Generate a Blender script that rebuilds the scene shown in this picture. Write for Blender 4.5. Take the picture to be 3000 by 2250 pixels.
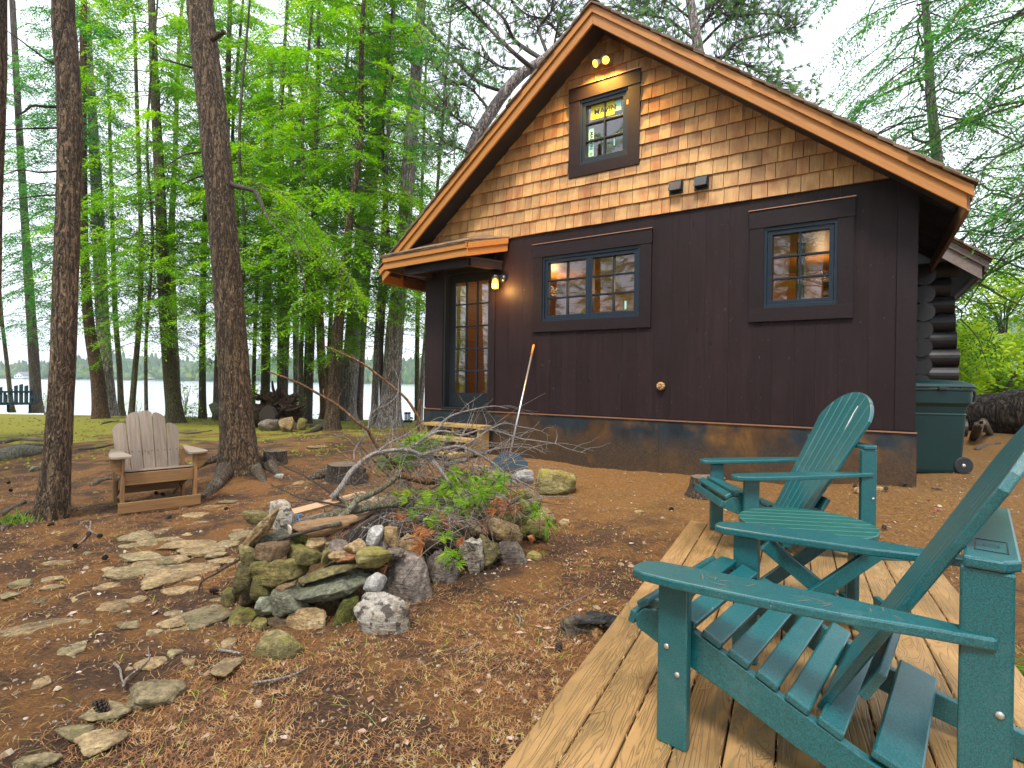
import bpy, math, random
import numpy as np
from mathutils import Vector, Matrix, noise as mnoise
random.seed(7); rng = np.random.default_rng(7)
for o in list(bpy.data.objects): bpy.data.objects.remove(o)
SC = bpy.context.scene; COL = SC.collection
R = math.radians
# ---------------------------------------------------------------- camera
FPX, CAMH, PIT, ROLL = 1593.0, 1.32, 7/1593, .0136
cd = bpy.data.cameras.new('camera'); cam = bpy.data.objects.new('camera', cd); COL.objects.link(cam)
cd.sensor_width = 36; cd.lens = 36*FPX/3000; cd.clip_start = .05; cd.clip_end = 6000
CM = Matrix.Rotation(R(90)-PIT, 3, 'X') @ Matrix.Rotation(ROLL, 3, 'Z')
cam.matrix_world = Matrix.Translation((0, 0, CAMH)) @ CM.to_4x4()
SC.camera = cam
# ---------------------------------------------------------------- sky, sun, exposure
EXPO = 1.62
W = bpy.data.worlds.new('World'); SC.world = W; W.use_nodes = True
nt = W.node_tree; nt.nodes.clear()
sky = nt.nodes.new('ShaderNodeTexSky'); sky.sky_type = 'NISHITA'; sky.sun_disc = False
SUN_EL, SUN_AZ = R(58), R(200)          # azimuth clockwise from +Y
sky.sun_elevation = SUN_EL; sky.sun_rotation = SUN_AZ; sky.air_density = 1.0; sky.dust_density = 3.0
tc = nt.nodes.new('ShaderNodeTexCoord'); nz = nt.nodes.new('ShaderNodeTexNoise')
mp = nt.nodes.new('ShaderNodeMapping'); mp.inputs['Scale'].default_value = (1, 1, 3)
nt.links.new(tc.outputs['Generated'], mp.inputs['Vector']); nt.links.new(mp.outputs[0], nz.inputs['Vector'])
nz.inputs['Scale'].default_value = 1.6; nz.inputs['Detail'].default_value = 6
cr = nt.nodes.new('ShaderNodeValToRGB')
cr.color_ramp.elements[0].position = .3; cr.color_ramp.elements[0].color = (4.2, 4.6, 5.3, 1)
cr.color_ramp.elements[1].position = .7; cr.color_ramp.elements[1].color = (7.4, 7.6, 8.0, 1)
nt.links.new(nz.outputs['Fac'], cr.inputs['Fac'])
mx = nt.nodes.new('ShaderNodeMix'); mx.data_type = 'RGBA'; mx.inputs[0].default_value = .85
nt.links.new(sky.outputs[0], mx.inputs[6]); nt.links.new(cr.outputs[0], mx.inputs[7])
bg = nt.nodes.new('ShaderNodeBackground'); bg.inputs['Strength'].default_value = .10
wo = nt.nodes.new('ShaderNodeOutputWorld')
nt.links.new(mx.outputs[2], bg.inputs['Color']); nt.links.new(bg.outputs[0], wo.inputs['Surface'])
sl = bpy.data.lights.new('sun', 'SUN'); sl.energy = 1.4; sl.angle = R(14); sl.color = (1, .95, .88)
so = bpy.data.objects.new('sun', sl); COL.objects.link(so)
sd = Vector((math.sin(SUN_AZ)*math.cos(SUN_EL), math.cos(SUN_AZ)*math.cos(SUN_EL), math.sin(SUN_EL)))
so.rotation_euler = sd.to_track_quat('Z', 'Y').to_euler(); so.location = (0, -5, 20)
SC.view_settings.view_transform = 'Standard'; SC.view_settings.look = 'None'
SC.view_settings.gamma = 1; SC.view_settings.exposure = EXPO; SC.view_settings.use_curve_mapping = False
SC.render.engine = 'CYCLES'; SC.render.resolution_x = 1024; SC.render.resolution_y = 768
SC.cycles.transparent_max_bounces = 12; SC.cycles.max_bounces = 6; SC.cycles.caustics_reflective = False; SC.cycles.caustics_refractive = False
# ---------------------------------------------------------------- pixel <-> place
def ray(x, y): return CM @ Vector(((x-1500)/FPX, -(y-1125)/FPX, -1))
CO = Vector((0, 0, CAMH))
def atz(x, y, z):
    d = ray(x, y); return CO + d*((z-CAMH)/d.z)
def aty(x, y, Y):
    d = ray(x, y); return CO + d*(Y/d.y)
WL = Vector((-1.35825, 8.4493, 0)); WU = Vector((.839625, -.543166, 0)); WN = Vector((-.543166, -.839625, 0))
def wp(u, z, e=0): return WL + WU*u + WN*e + Vector((0, 0, z))      # cabin front wall: along, up, outwards
def wall(x, y, e=0):
    d = ray(x, y); t = (WL+WN*e-CO).dot(WN)/d.dot(WN); p = CO+d*t
    return (p-WL).dot(WU), p.z
# ---------------------------------------------------------------- terrain
GP = np.array([(-3.6,5.2,0),(-7,4,0),(-10,9,.05),(-2,2.5,0),(0,1.2,.03),(0,3,.03),(0,-1.5,.03),(-.7,4.4,.05),(.6,3.8,.08),(1.1,3.2,.10),(1.455,4.39,.15),(2.83,3.74,.17),(3.6,2.4,.17),(2.5,1.,.12),(1,.8,.08),
 (.24,7.4,.285),(2.06,6.24,.27),(3.8,5.1,.39),(-.8,7.2,.28),(-1.35,8.4,.28),(5,6.2,.4),(7,9,.6),(6,4,.38),(9,6,.6),(-2.5,9,.14),(-6,12,.05),(-5,18,.0),(-12,21,0),(1,16,.1),(-3,14,.08),(12,12,.5),(0,-12,0),(-14,-4,0),(14,-4,.3),(.4,5.5,.14),(-1.5,6,.08)])
def shore(x): return 17.2+4.2/(1+np.exp((x+6)/1.5)) - 2.5/(1+np.exp(-(x-7)/2.))
def ground_np(x, y):
    x = np.asarray(x, float); y = np.asarray(y, float)
    num = np.zeros_like(x); den = np.zeros_like(x)
    for a, b, c in GP:
        w = 1/(((x-a)**2+(y-b)**2)+.25)**1.7; num += w*c; den += w
    z = num/den
    d = (y-shore(x))/4.0; s = np.clip(d, 0, 1); s = s*s*(3-2*s)
    z = z*(1-s)-2.9*s
    return z
def ground(x, y): return float(ground_np(np.array([x]), np.array([y]))[0])
def gpt(x, y, lift=0):
    z = 0.0
    for _ in range(8):
        p = atz(x, y, z)
        if p.y < 0 or p.y > 24: p = aty(x, y, 19.5); return Vector((p.x, p.y, ground(p.x, p.y)+lift))
        z = .5*z+.5*ground(p.x, p.y) if _ < 6 else ground(p.x, p.y)
    return Vector((p.x, p.y, ground(p.x, p.y)+lift))
def snoise(p, s=1.0): return mnoise.noise(Vector(p)*s)
def vnoise(X, Y, s, seed=0):
    """numpy value noise in 2-D, about -1..1"""
    r = np.random.default_rng(seed).random((64, 64))*2-1
    x = X*s; y = Y*s; xi = np.floor(x).astype(int); yi = np.floor(y).astype(int); fx = x-xi; fy = y-yi
    fx = fx*fx*(3-2*fx); fy = fy*fy*(3-2*fy)
    g = lambda a, b: r[a % 64, b % 64]
    return (g(xi, yi)*(1-fx)+g(xi+1, yi)*fx)*(1-fy)+(g(xi, yi+1)*(1-fx)+g(xi+1, yi+1)*fx)*fy
# ---------------------------------------------------------------- materials
def nd(nt, t, ins=None, **pr):
    n = nt.nodes.new('ShaderNode'+t)
    for k, v in pr.items(): setattr(n, k, v)
    for k, v in (ins or {}).items():
        s = n.inputs[k]
        if isinstance(v, bpy.types.NodeSocket): nt.links.new(v, s)
        else: s.default_value = v
    return n
def C4(c): return (c[0], c[1], c[2], 1)
def ramp(nt, fac, stops):
    n = nd(nt, 'ValToRGB', {'Fac': fac}); e = n.color_ramp.elements
    while len(e) < len(stops): e.new(.5)
    for i, (p, c) in enumerate(stops):
        e[i].position = p; e[i].color = C4(c) if hasattr(c, '__len__') else (c, c, c, 1)
    return n.outputs[0]
def mixc(nt, f, a, b, blend='MIX'):
    n = nt.nodes.new('ShaderNodeMix'); n.data_type = 'RGBA'; n.blend_type = blend
    for s, v in ((n.inputs[0], f), (n.inputs[6], a), (n.inputs[7], b)):
        if isinstance(v, bpy.types.NodeSocket): nt.links.new(v, s)
        else: s.default_value = C4(v) if hasattr(v, '__len__') else v
    return n.outputs[2]
def math_(nt, op, a, b=0.0, clamp=False):
    n = nd(nt, 'Math', {0: a, 1: b}, operation=op); n.use_clamp = clamp; return n.outputs[0]
def new_mat(name):
    m = bpy.data.materials.new(name); m.use_nodes = True; nt = m.node_tree; b = nt.nodes['Principled BSDF']; return m, nt, b
def coords(nt, scale=(1, 1, 1), world=False, rnd=True):
    t = nd(nt, 'TexCoord').outputs['Object'] if not world else nd(nt, 'NewGeometry').outputs['Position']
    if rnd and not world:
        oi = nd(nt, 'ObjectInfo'); k = math_(nt, 'MULTIPLY', oi.outputs['Random'], 37.0)
        t = nd(nt, 'VectorMath', {0: t, 1: nd(nt, 'CombineXYZ', {0: k, 1: k, 2: k}).outputs[0]}, operation='ADD').outputs[0]
    return nd(nt, 'Mapping', {'Vector': t, 'Scale': scale}).outputs[0]
def noise(nt, vec, scale, detail=4, rough=.55, dist=0): return nd(nt, 'TexNoise', {'Vector': vec, 'Scale': scale, 'Detail': detail, 'Roughness': rough, 'Distortion': dist}).outputs['Fac']
def bump(nt, b, h, dist=.01, strength=.6):
    n = nd(nt, 'Bump', {'Height': h, 'Distance': dist, 'Strength': strength}); nt.links.new(n.outputs[0], b.inputs['Normal'])
def setc(nt, b, c):
    if isinstance(c, bpy.types.NodeSocket): nt.links.new(c, b.inputs['Base Color'])
    else: b.inputs['Base Color'].default_value = C4(c)
def val_var(nt, col, amt=.3):
    oi = nd(nt, 'ObjectInfo'); v = nd(nt, 'MapRange', {'Value': oi.outputs['Random'], 'To Min': 1-amt, 'To Max': 1+amt}).outputs[0]
    return nd(nt, 'HueSaturation', {'Color': col, 'Value': v}).outputs[0]
def m_plain(name, c, rough=.6, metal=0, nscale=30, var=.12, bd=.001, spec=.5):
    m, nt, b = new_mat(name); v = coords(nt)
    f = noise(nt, v, nscale, 5); col = mixc(nt, f, tuple(x*(1-var*2) for x in c), tuple(min(1, x*(1+var*2)) for x in c))
    setc(nt, b, col); b.inputs['Roughness'].default_value = rough; b.inputs['Metallic'].default_value = metal; b.inputs['Specular IOR Level'].default_value = spec
    bump(nt, b, f, bd, .5); return m
def m_wood(name, c1, c2, rough=.6, var=.18, gs=1.0, knots=True, bd=.0015, c3=None, vert=False, specks=False):
    m, nt, b = new_mat(name); S = (lambda a, q: (q, q, a)) if vert else (lambda a, q: (a, q, q)); v = coords(nt, S(1.2*gs, 16*gs))
    f = noise(nt, v, 2.2, 6, .6, .6); v2 = coords(nt, S(3*gs, 90*gs)); f2 = noise(nt, v2, 1.6, 3, .7)
    col = ramp(nt, f, [(.3, c1), (.7, c2)])
    col = mixc(nt, math_(nt, 'MULTIPLY', f2, .55), col, tuple(x*.45 for x in c1))
    if c3:
        v3 = coords(nt, (1, 3, 3)); col = mixc(nt, ramp(nt, noise(nt, v3, 1.7, 5), [(.45, 0.0), (.68, 1.0)]), col, c3)
    if knots:
        vk = coords(nt, S(1.0, 2.2)); k = nd(nt, 'TexVoronoi', {'Vector': vk, 'Scale': 2.4}).outputs['Distance']
        col = mixc(nt, ramp(nt, k, [(.03, .9), (.09, 0.0)]), col, tuple(x*.3 for x in c1))
    if specks:
        col = mixc(nt, ramp(nt, noise(nt, coords(nt, S(9, 38)), 2.2, 2, .5), [(.735, 0.0), (.76, .55)]), col, (.22, .19, .19))
        col = mixc(nt, ramp(nt, noise(nt, coords(nt, (1, 1, 1)), 1.3, 4, .6), [(.45, 0.0), (.7, .45)]), col, tuple(x*.62 for x in c1))
    setc(nt, b, val_var(nt, col, var)); b.inputs['Roughness'].default_value = rough
    bump(nt, b, f2, bd, .6); return m
def m_deck(name):
    m, nt, b = new_mat(name); v = coords(nt, (.55, 7, 7)); n0 = noise(nt, v, 1.3, 3, .5, .9)
    w = math_(nt, 'FRACT', math_(nt, 'MULTIPLY', n0, 24.0)); line = ramp(nt, w, [(0, .9), (.16, 0.0), (.8, 0.0), (1, .8)])
    v2 = coords(nt, (2, 60, 60)); f2 = noise(nt, v2, 2, 4); big = noise(nt, coords(nt, (1, 2, 2)), 1.6, 5, .6)
    col = ramp(nt, big, [(.3, (.13, .09, .036)), (.5, (.31, .185, .07)), (.7, (.50, .30, .135))])
    col = mixc(nt, math_(nt, 'MULTIPLY', f2, .5), col, (.2, .12, .05))
    col = mixc(nt, math_(nt, 'MULTIPLY', math_(nt, 'MULTIPLY', line, .5), ramp(nt, noise(nt, coords(nt, (.8, 5, 5)), 2.0, 4), [(.35, .25), (.6, 1.0)])), col, (.09, .07, .05))
    setc(nt, b, val_var(nt, col, .14)); b.inputs['Roughness'].default_value = .5
    h = math_(nt, 'SUBTRACT', f2, math_(nt, 'MULTIPLY', line, 1.5)); bump(nt, b, h, .0022, .8); return m
def m_rock(name, cols, moss=.0, mosscol=(.16, .17, .02), flecks=None, sc=1.0):
    m, nt, b = new_mat(name); v = coords(nt); f = noise(nt, v, 5*sc, 8, .62); g = noise(nt, v, 34*sc, 6, .7); st = noise(nt, coords(nt, (1, 1.5, 6)), 8*sc, 8, .68)
    col = ramp(nt, f, [(.32+.36*i/(len(cols)-1), c) for i, c in enumerate(cols)])
    col = mixc(nt, ramp(nt, g, [(.35, .75), (.6, 0.0)]), col, tuple(x*.35 for x in cols[0]))
    col = mixc(nt, ramp(nt, g, [(.6, 0.0), (.72, .4)]), col, tuple(min(1, x*1.7) for x in cols[-1]))
    if flecks: col = mixc(nt, ramp(nt, noise(nt, v, 22*sc, 3, .5), [(.56, 0.0), (.62, 1.0)]), col, flecks)
    if moss:
        nz = nd(nt, 'SeparateXYZ', {0: nd(nt, 'NewGeometry').outputs['Normal']}).outputs[2]
        mk = math_(nt, 'MULTIPLY', ramp(nt, noise(nt, v, 7*sc, 6, .65), [(.62-moss*.35, 0.0), (.75-moss*.3, 1.0)]), ramp(nt, nz, [(.1, .35), (.7, 1.0)]))
        col = mixc(nt, mk, col, mosscol)
    setc(nt, b, val_var(nt, col, .2)); b.inputs['Roughness'].default_value = .85
    h = math_(nt, 'ADD', math_(nt, 'MULTIPLY', st, .8), math_(nt, 'MULTIPLY', g, .6)); bump(nt, b, h, .035, 1.0); return m
def m_bark(name, c1, c2, c3, sc=1.0, lich=None, bd=.02):
    m, nt, b = new_mat(name); v0 = coords(nt, (1, 1, .22)); wv = noise(nt, v0, 9*sc, 4)
    vv = nd(nt, 'VectorMath', {0: v0, 1: nd(nt, 'CombineXYZ', {0: math_(nt, 'MULTIPLY', wv, .12), 1: math_(nt, 'MULTIPLY', wv, -.1), 2: wv}).outputs[0]}, operation='ADD').outputs[0]
    vo = nd(nt, 'TexVoronoi', {'Vector': vv, 'Scale': 14*sc}, feature='DISTANCE_TO_EDGE').outputs['Distance']
    crack = ramp(nt, vo, [(0.0, 0.0), (.10, .6), (.3, 1.0)]); fine = noise(nt, coords(nt, (1, 1, .5)), 45*sc, 6, .7); big = noise(nt, coords(nt, (1, 1, .4)), 2.5, 5)
    col = ramp(nt, fine, [(.3, c1), (.5, c2), (.7, c3)])
    col = mixc(nt, ramp(nt, big, [(.35, .5), (.65, 0.0)]), col, c1)
    if lich: col = mixc(nt, ramp(nt, noise(nt, coords(nt, (1, 1, .6)), 4, 7, .7), [(.52, 0.0), (.66, .8)]), col, lich)
    col = mixc(nt, crack, tuple(x*.35 for x in c1), col); col = mixc(nt, ramp(nt, fine, [(.58, 0.0), (.68, .5)]), col, tuple(min(1, x*1.6) for x in c3))
    setc(nt, b, val_var(nt, col, .15)); b.inputs['Roughness'].default_value = .9
    bump(nt, b, math_(nt, 'ADD', crack, math_(nt, 'MULTIPLY', fine, .9)), bd*1.5, 1.0); return m
def m_leaf(name, stops, odd=None, trans=.35):
    m, nt, b = new_mat(name); v = coords(nt, world=True); f = noise(nt, v, 1.1, 3, .6); g = noise(nt, v, 9, 3, .6)
    k = math_(nt, 'ADD', math_(nt, 'MULTIPLY', f, .55), math_(nt, 'MULTIPLY', g, .45)); col = ramp(nt, k, stops)
    if odd: col = mixc(nt, ramp(nt, noise(nt, v, 3.7, 2, .5), [(.70, 0.0), (.74, .9)]), col, odd)
    setc(nt, b, col); b.inputs['Roughness'].default_value = .55; b.inputs['Specular IOR Level'].default_value = .3
    t = nd(nt, 'BsdfTranslucent', {'Color': nd(nt, 'HueSaturation', {'Color': col, 'Value': 1.6, 'Saturation': 1.1}).outputs[0]})
    mxs = nd(nt, 'MixShader', {0: trans, 1: b.outputs[0], 2: t.outputs[0]})
    nt.links.new(mxs.outputs[0], nt.nodes['Material Output'].inputs['Surface']); return m
def m_emit(name, c, s):
    m, nt, b = new_mat(name); setc(nt, b, c); b.inputs['Emission Color'].default_value = C4(c); b.inputs['Emission Strength'].default_value = s; return m
def m_glass(name, refl=.13, tint=(1, 1, 1)):
    m, nt, b = new_mat(name); nt.nodes.remove(b)
    fr = nd(nt, 'Fresnel', {'IOR': 1.5}).outputs[0]; f = math_(nt, 'ADD', math_(nt, 'MULTIPLY', fr, 1.5), refl-.13, True)
    tr = nd(nt, 'BsdfTransparent', {'Color': C4(tint)}); gl = nd(nt, 'BsdfGlossy', {'Color': (1, 1, 1, 1), 'Roughness': .004})
    wv = noise(nt, coords(nt), 1.5, 2); bp = nd(nt, 'Bump', {'Height': wv, 'Distance': .002, 'Strength': .3}); nt.links.new(bp.outputs[0], gl.inputs['Normal'])
    mxs = nd(nt, 'MixShader', {0: f, 1: tr.outputs[0], 2: gl.outputs[0]}); nt.links.new(mxs.outputs[0], nt.nodes['Material Output'].inputs['Surface']); return m
# ---------------------------------------------------------------- mesh helpers
def tag(o, label=None, cat=None, group=None, kind=None):
    if label: o['label'] = label
    if cat: o['category'] = cat
    if group: o['group'] = group
    if kind: o['kind'] = kind
    return o
def thing(name, loc, label=None, cat=None, group=None, rz=0, kind=None):
    o = bpy.data.objects.new(name, None); COL.objects.link(o); o.location = loc; o.rotation_euler = (0, 0, rz); o.empty_display_size = .1
    return tag(o, label, cat, group, kind)
class MB:
    """collects primitives and links them as ONE mesh object"""
    def __init__(s): s.v = []; s.f = []
    def add(s, vs, fs):
        k = len(s.v); s.v += [Vector(v) for v in vs]; s.f += [tuple(i+k for i in f) for f in fs]; return s
    def box(s, a, b):
        x0, y0, z0 = a; x1, y1, z1 = b
        return s.add([(x0,y0,z0),(x1,y0,z0),(x1,y1,z0),(x0,y1,z0),(x0,y0,z1),(x1,y0,z1),(x1,y1,z1),(x0,y1,z1)], [(0,3,2,1),(4,5,6,7),(0,1,5,4),(1,2,6,5),(2,3,7,6),(3,0,4,7)])
    def wbox(s, u0, u1, z0, z1, e0, e1):     # box in cabin-wall coordinates
        c = [wp(u, z, e) for z in (z0, z1) for (u, e) in ((u0, e0), (u1, e0), (u1, e1), (u0, e1))]
        return s.add(c, [(0,1,2,3),(4,7,6,5),(0,4,5,1),(1,5,6,2),(2,6,7,3),(3,7,4,0)])
    def prism(s, poly, d):                   # poly: 3-D points, d: extrusion vector
        n = len(poly); d = Vector(d); vs = [Vector(p) for p in poly]
        return s.add(vs+[v+d for v in vs], [tuple(range(n))[::-1], tuple(range(n, 2*n))]+[(i, (i+1) % n, n+(i+1) % n, n+i) for i in range(n)])
    def beam(s, p0, p1, w, t, up=(0, 0, 1)):
        p0 = Vector(p0); p1 = Vector(p1); d = (p1-p0).normalized(); sd_ = d.cross(Vector(up)).normalized(); n = sd_.cross(d)
        a = sd_*w/2; b = n*t/2
        return s.prism([p0-a-b, p0+a-b, p0+a+b, p0-a+b], p1-p0)
    def tube(s, pts, rad, seg=8, cap=True, rough=0):
        pts = [Vector(p) for p in pts]; n = len(pts); rad = rad if hasattr(rad, '__len__') else [rad]*n; k = len(s.v)
        t = (pts[1]-pts[0]).normalized(); a = t.orthogonal().normalized()
        for i, p in enumerate(pts):
            t = (pts[min(i+1, n-1)]-pts[max(i-1, 0)]).normalized(); a = (a-t*a.dot(t)).normalized(); b = t.cross(a)
            for j in range(seg):
                an = 2*math.pi*j/seg; r = rad[i]*(1+(random.uniform(-rough, rough) if rough else 0)); s.v.append(p+(a*math.cos(an)+b*math.sin(an))*r)
        for i in range(n-1):
            for j in range(seg): s.f.append((k+i*seg+j, k+i*seg+(j+1) % seg, k+(i+1)*seg+(j+1) % seg, k+(i+1)*seg+j))
        if cap: s.f.append(tuple(k+j for j in range(seg))[::-1]); s.f.append(tuple(k+(n-1)*seg+j for j in range(seg)))
        return s
    def build(s, name, m, parent=None, loc=None, smooth=False, bevel=0, seg=2):
        loc = Vector(loc) if loc is not None else Vector((0, 0, 0)); off = (parent.location if parent is not None and parent.get('_w') else Vector((0, 0, 0)))
        me = bpy.data.meshes.new(name); me.from_pydata([v-loc-off if parent is not None else v-loc for v in s.v], [], s.f); me.update()
        if smooth: me.shade_smooth()
        o = bpy.data.objects.new(name, me); COL.objects.link(o); o.location = loc; me.materials.append(m)
        if parent is not None: o.parent = parent
        if bevel:
            b = o.modifiers.new('bevel', 'BEVEL'); b.width = bevel; b.segments = seg; b.limit_method = 'ANGLE'; b.angle_limit = R(40)
        return o
def wthing(name, loc, *a, **k):              # thing whose parts are given in world coordinates
    o = thing(name, loc, *a, **k); o['_w'] = 1; return o
_pl = {}
def plank(name, p0, p1, w, t, m, parent=None, up=(0, 0, 1), bevel=0, smooth=False):
    """a board with its own frame: local X runs along it, so the grain does too"""
    p0 = Vector(p0); p1 = Vector(p1); off = parent.location if parent is not None and parent.get('_w') else Vector((0, 0, 0))
    x = (p1-p0); L = x.length; x.normalize(); y = Vector(up).cross(x).normalized(); z = x.cross(y)
    key = (round(L, 3), round(w, 3), round(t, 3), m.name)
    if key in _pl: me = _pl[key]
    else:
        mb = MB().box((-L/2, -w/2, -t/2), (L/2, w/2, t/2)); me = bpy.data.meshes.new(name); me.from_pydata(mb.v, [], mb.f); me.materials.append(m); me.update(); _pl[key] = me
    o = bpy.data.objects.new(name, me); COL.objects.link(o)
    M = Matrix((x, y, z)).transposed().to_4x4(); M.translation = (p0+p1)/2-off
    if parent is not None: o.parent = parent
    o.matrix_basis = M
    if bevel:
        b = o.modifiers.new('bevel', 'BEVEL'); b.width = bevel; b.segments = 2; b.limit_method = 'ANGLE'
    return o
def np_mesh(name, V, F, m, parent=None, smooth=False):
    """V (n,3) array, F (m,3) or (m,4) int array"""
    V = np.asarray(V, np.float32); F = np.asarray(F, np.int32); k = F.shape[1]
    me = bpy.data.meshes.new(name); me.vertices.add(len(V)); me.vertices.foreach_set('co', V.ravel())
    me.loops.add(F.size); me.loops.foreach_set('vertex_index', F.ravel()); me.polygons.add(len(F))
    me.polygons.foreach_set('loop_start', np.arange(0, F.size, k, dtype=np.int32)); me.polygons.foreach_set('loop_total', np.full(len(F), k, np.int32))
    me.polygons.foreach_set('use_smooth', np.full(len(F), smooth)); me.update(calc_edges=True); me.materials.append(m)
    return me
def link(name, me, parent=None, loc=(0, 0, 0)):
    o = bpy.data.objects.new(name, me); COL.objects.link(o); o.location = loc
    if parent is not None: o.parent = parent
    return o
def clip(poly, a, b, c):
    """2-D polygon clipped to a*x+b*y<=c"""
    out = []
    for i in range(len(poly)):
        p, q = poly[i-1], poly[i]; dp = a*p[0]+b*p[1]-c; dq = a*q[0]+b*q[1]-c
        if (dp <= 0) != (dq <= 0): t = dp/(dp-dq); out.append((p[0]+(q[0]-p[0])*t, p[1]+(q[1]-p[1])*t))
        if dq <= 0: out.append(q)
    return out
def smooth_path(pts, n=4):
    """Catmull-Rom through 3-D points"""
    P = [Vector(p) for p in pts]; P = [2*P[0]-P[1]]+P+[2*P[-1]-P[-2]]; out = []
    for i in range(1, len(P)-2):
        for k in range(n):
            t = k/n; a, b, c, d = P[i-1:i+3]
            out.append(.5*((2*b)+(c-a)*t+(2*a-5*b+4*c-d)*t*t+(3*b-a-3*c+d)*t**3))
    out.append(P[-2]); return out
def copy_tree(o, parent=None):
    c = o.copy(); COL.objects.link(c); c.parent = parent
    for ch in list(o.children): copy_tree(ch, c)
    return c
# ================================================================ SETTING
def m_ground():
    m, nt, b = new_mat('forest_floor'); P = nd(nt, 'NewGeometry').outputs['Position']
    v = nd(nt, 'Mapping', {'Vector': P}).outputs[0]
    big = noise(nt, v, .55, 5, .6); mid = noise(nt, v, 2.3, 6, .65); fine = noise(nt, v, 42, 5, .75); grit = noise(nt, v, 150, 3, .7)
    st = nd(nt, 'Mapping', {'Vector': P, 'Rotation': (0, 0, .8), 'Scale': (1, 5, 1)}).outputs[0]; strands = noise(nt, st, 60, 4, .75, .8)
    st2 = nd(nt, 'Mapping', {'Vector': P, 'Rotation': (0, 0, -.5), 'Scale': (1, 6, 1)}).outputs[0]; strands2 = noise(nt, st2, 55, 4, .75, .8)
    needle = ramp(nt, strands, [(.34, (.06, .028, .011)), (.5, (.20, .090, .030)), (.66, (.42, .22, .08))])
    needle = mixc(nt, .5, needle, ramp(nt, strands2, [(.34, (.05, .026, .013)), (.52, (.21, .098, .034)), (.68, (.44, .25, .10))]))
    soil = ramp(nt, fine, [(.35, (.035, .022, .017)), (.6, (.09, .052, .034)), (.75, (.22, .15, .09))])
    dirt = ramp(nt, fine, [(.3, (.13, .066, .022)), (.55, (.27, .145, .048)), (.75, (.40, .25, .10))])
    col = mixc(nt, ramp(nt, mid, [(.45, .9), (.56, 0.0)]), needle, soil)
    sx = nd(nt, 'SeparateXYZ', {0: P}); X, Y = sx.outputs[0], sx.outputs[1]
    # bare sandy dirt in the strip between the pit and the cabin
    dd = math_(nt, 'ADD', math_(nt, 'MULTIPLY', Y, .84), math_(nt, 'MULTIPLY', X, .543)); wm = math_(nt, 'ADD', dd, math_(nt, 'MULTIPLY', math_(nt, 'SUBTRACT', mid, .5), 3.0))
    xr = ramp(nt, math_(nt, 'ADD', math_(nt, 'MULTIPLY', X, .2), .9), [(.3, 0.0), (.75, 1.0)])
    col = mixc(nt, math_(nt, 'MULTIPLY', math_(nt, 'MULTIPLY', ramp(nt, math_(nt, 'MULTIPLY', wm, .1), [(.36, 0.0), (.50, 1.0)]), ramp(nt, math_(nt, 'MULTIPLY', Y, .1), [(.95, 1.0), (1.0, .3)])), math_(nt, 'MULTIPLY', xr, .85)), col, dirt)
    # moss on the bank by the lake
    mk = math_(nt, 'ADD', math_(nt, 'MULTIPLY', math_(nt, 'SUBTRACT', Y, 8.6), .11), math_(nt, 'MULTIPLY', X, -.05))
    mk = math_(nt, 'ADD', mk, math_(nt, 'MULTIPLY', math_(nt, 'SUBTRACT', noise(nt, v, 1.1, 6, .65), .5), 2.6))
    moss = ramp(nt, fine, [(.3, (.10, .105, .012)), (.55, (.27, .26, .028)), (.75, (.46, .42, .06))])
    col = mixc(nt, ramp(nt, mk, [(.55, 0.0), (.8, .9)]), col, moss)
    col = mixc(nt, ramp(nt, grit, [(.62, 0.0), (.75, .35)]), col, (.5, .4, .3))
    # lake bank and bed
    setc(nt, b, col); b.inputs['Roughness'].default_value = .95; b.inputs['Specular IOR Level'].default_value = .2
    h = math_(nt, 'ADD', math_(nt, 'MULTIPLY', strands, .6), math_(nt, 'ADD', math_(nt, 'MULTIPLY', fine, .7), math_(nt, 'MULTIPLY', mid, 1.6)))
    bump(nt, b, h, .03, .9); return m
M_ground = m_ground()
def build_ground():
    n = 400; s = np.linspace(-1, 1, n); wx = 9*np.sinh(s*5.9)/np.sinh(5.9)*.0 + s*9 + np.sign(s)*np.maximum(np.abs(s)-.85, 0)**2*3.8e4
    xs = wx; ys = s*9+6.5 + np.sign(s)*np.maximum(np.abs(s)-.92, 0)**2*1.3e5; ys = np.sort(ys)
    X, Y = np.meshgrid(xs, ys); Z = ground_np(X, Y)
    near = np.exp(-((X/14)**2+((Y-6)/14)**2))
    Z = Z+near*(.022*vnoise(X, Y, 1.3, 1)+.012*vnoise(X, Y, 4.1, 2)+.006*vnoise(X, Y, 11, 3)+.004*vnoise(X, Y, 23, 4))
    V = np.stack([X, Y, Z], -1).reshape(-1, 3); i = np.arange(n*n).reshape(n, n)
    F = np.stack([i[:-1, :-1], i[:-1, 1:], i[1:, 1:], i[1:, :-1]], -1).reshape(-1, 4)
    o = link('ground', np_mesh('ground', V, F, M_ground, smooth=True)); tag(o, kind='structure')
build_ground()
# lake; pale base colour stands in for the reflected white sky
m, nt, b = new_mat('lake_water'); setc(nt, b, (.42, .46, .48)); b.inputs['Roughness'].default_value = .12; b.inputs['Specular IOR Level'].default_value = 1.0
v = nd(nt, 'Mapping', {'Vector': nd(nt, 'NewGeometry').outputs['Position'], 'Scale': (.6, 2.2, 1)}).outputs[0]
bump(nt, b, math_(nt, 'ADD', noise(nt, v, .9, 5, .6), noise(nt, v, 5, 3, .6)), .10, .5); M_water = m
tag(MB().add([(-860, 14, -2), (860, 14, -2), (860, 840, -2), (-860, 840, -2)], [(0, 1, 2, 3)]).build('lake', M_water), kind='structure')
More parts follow.
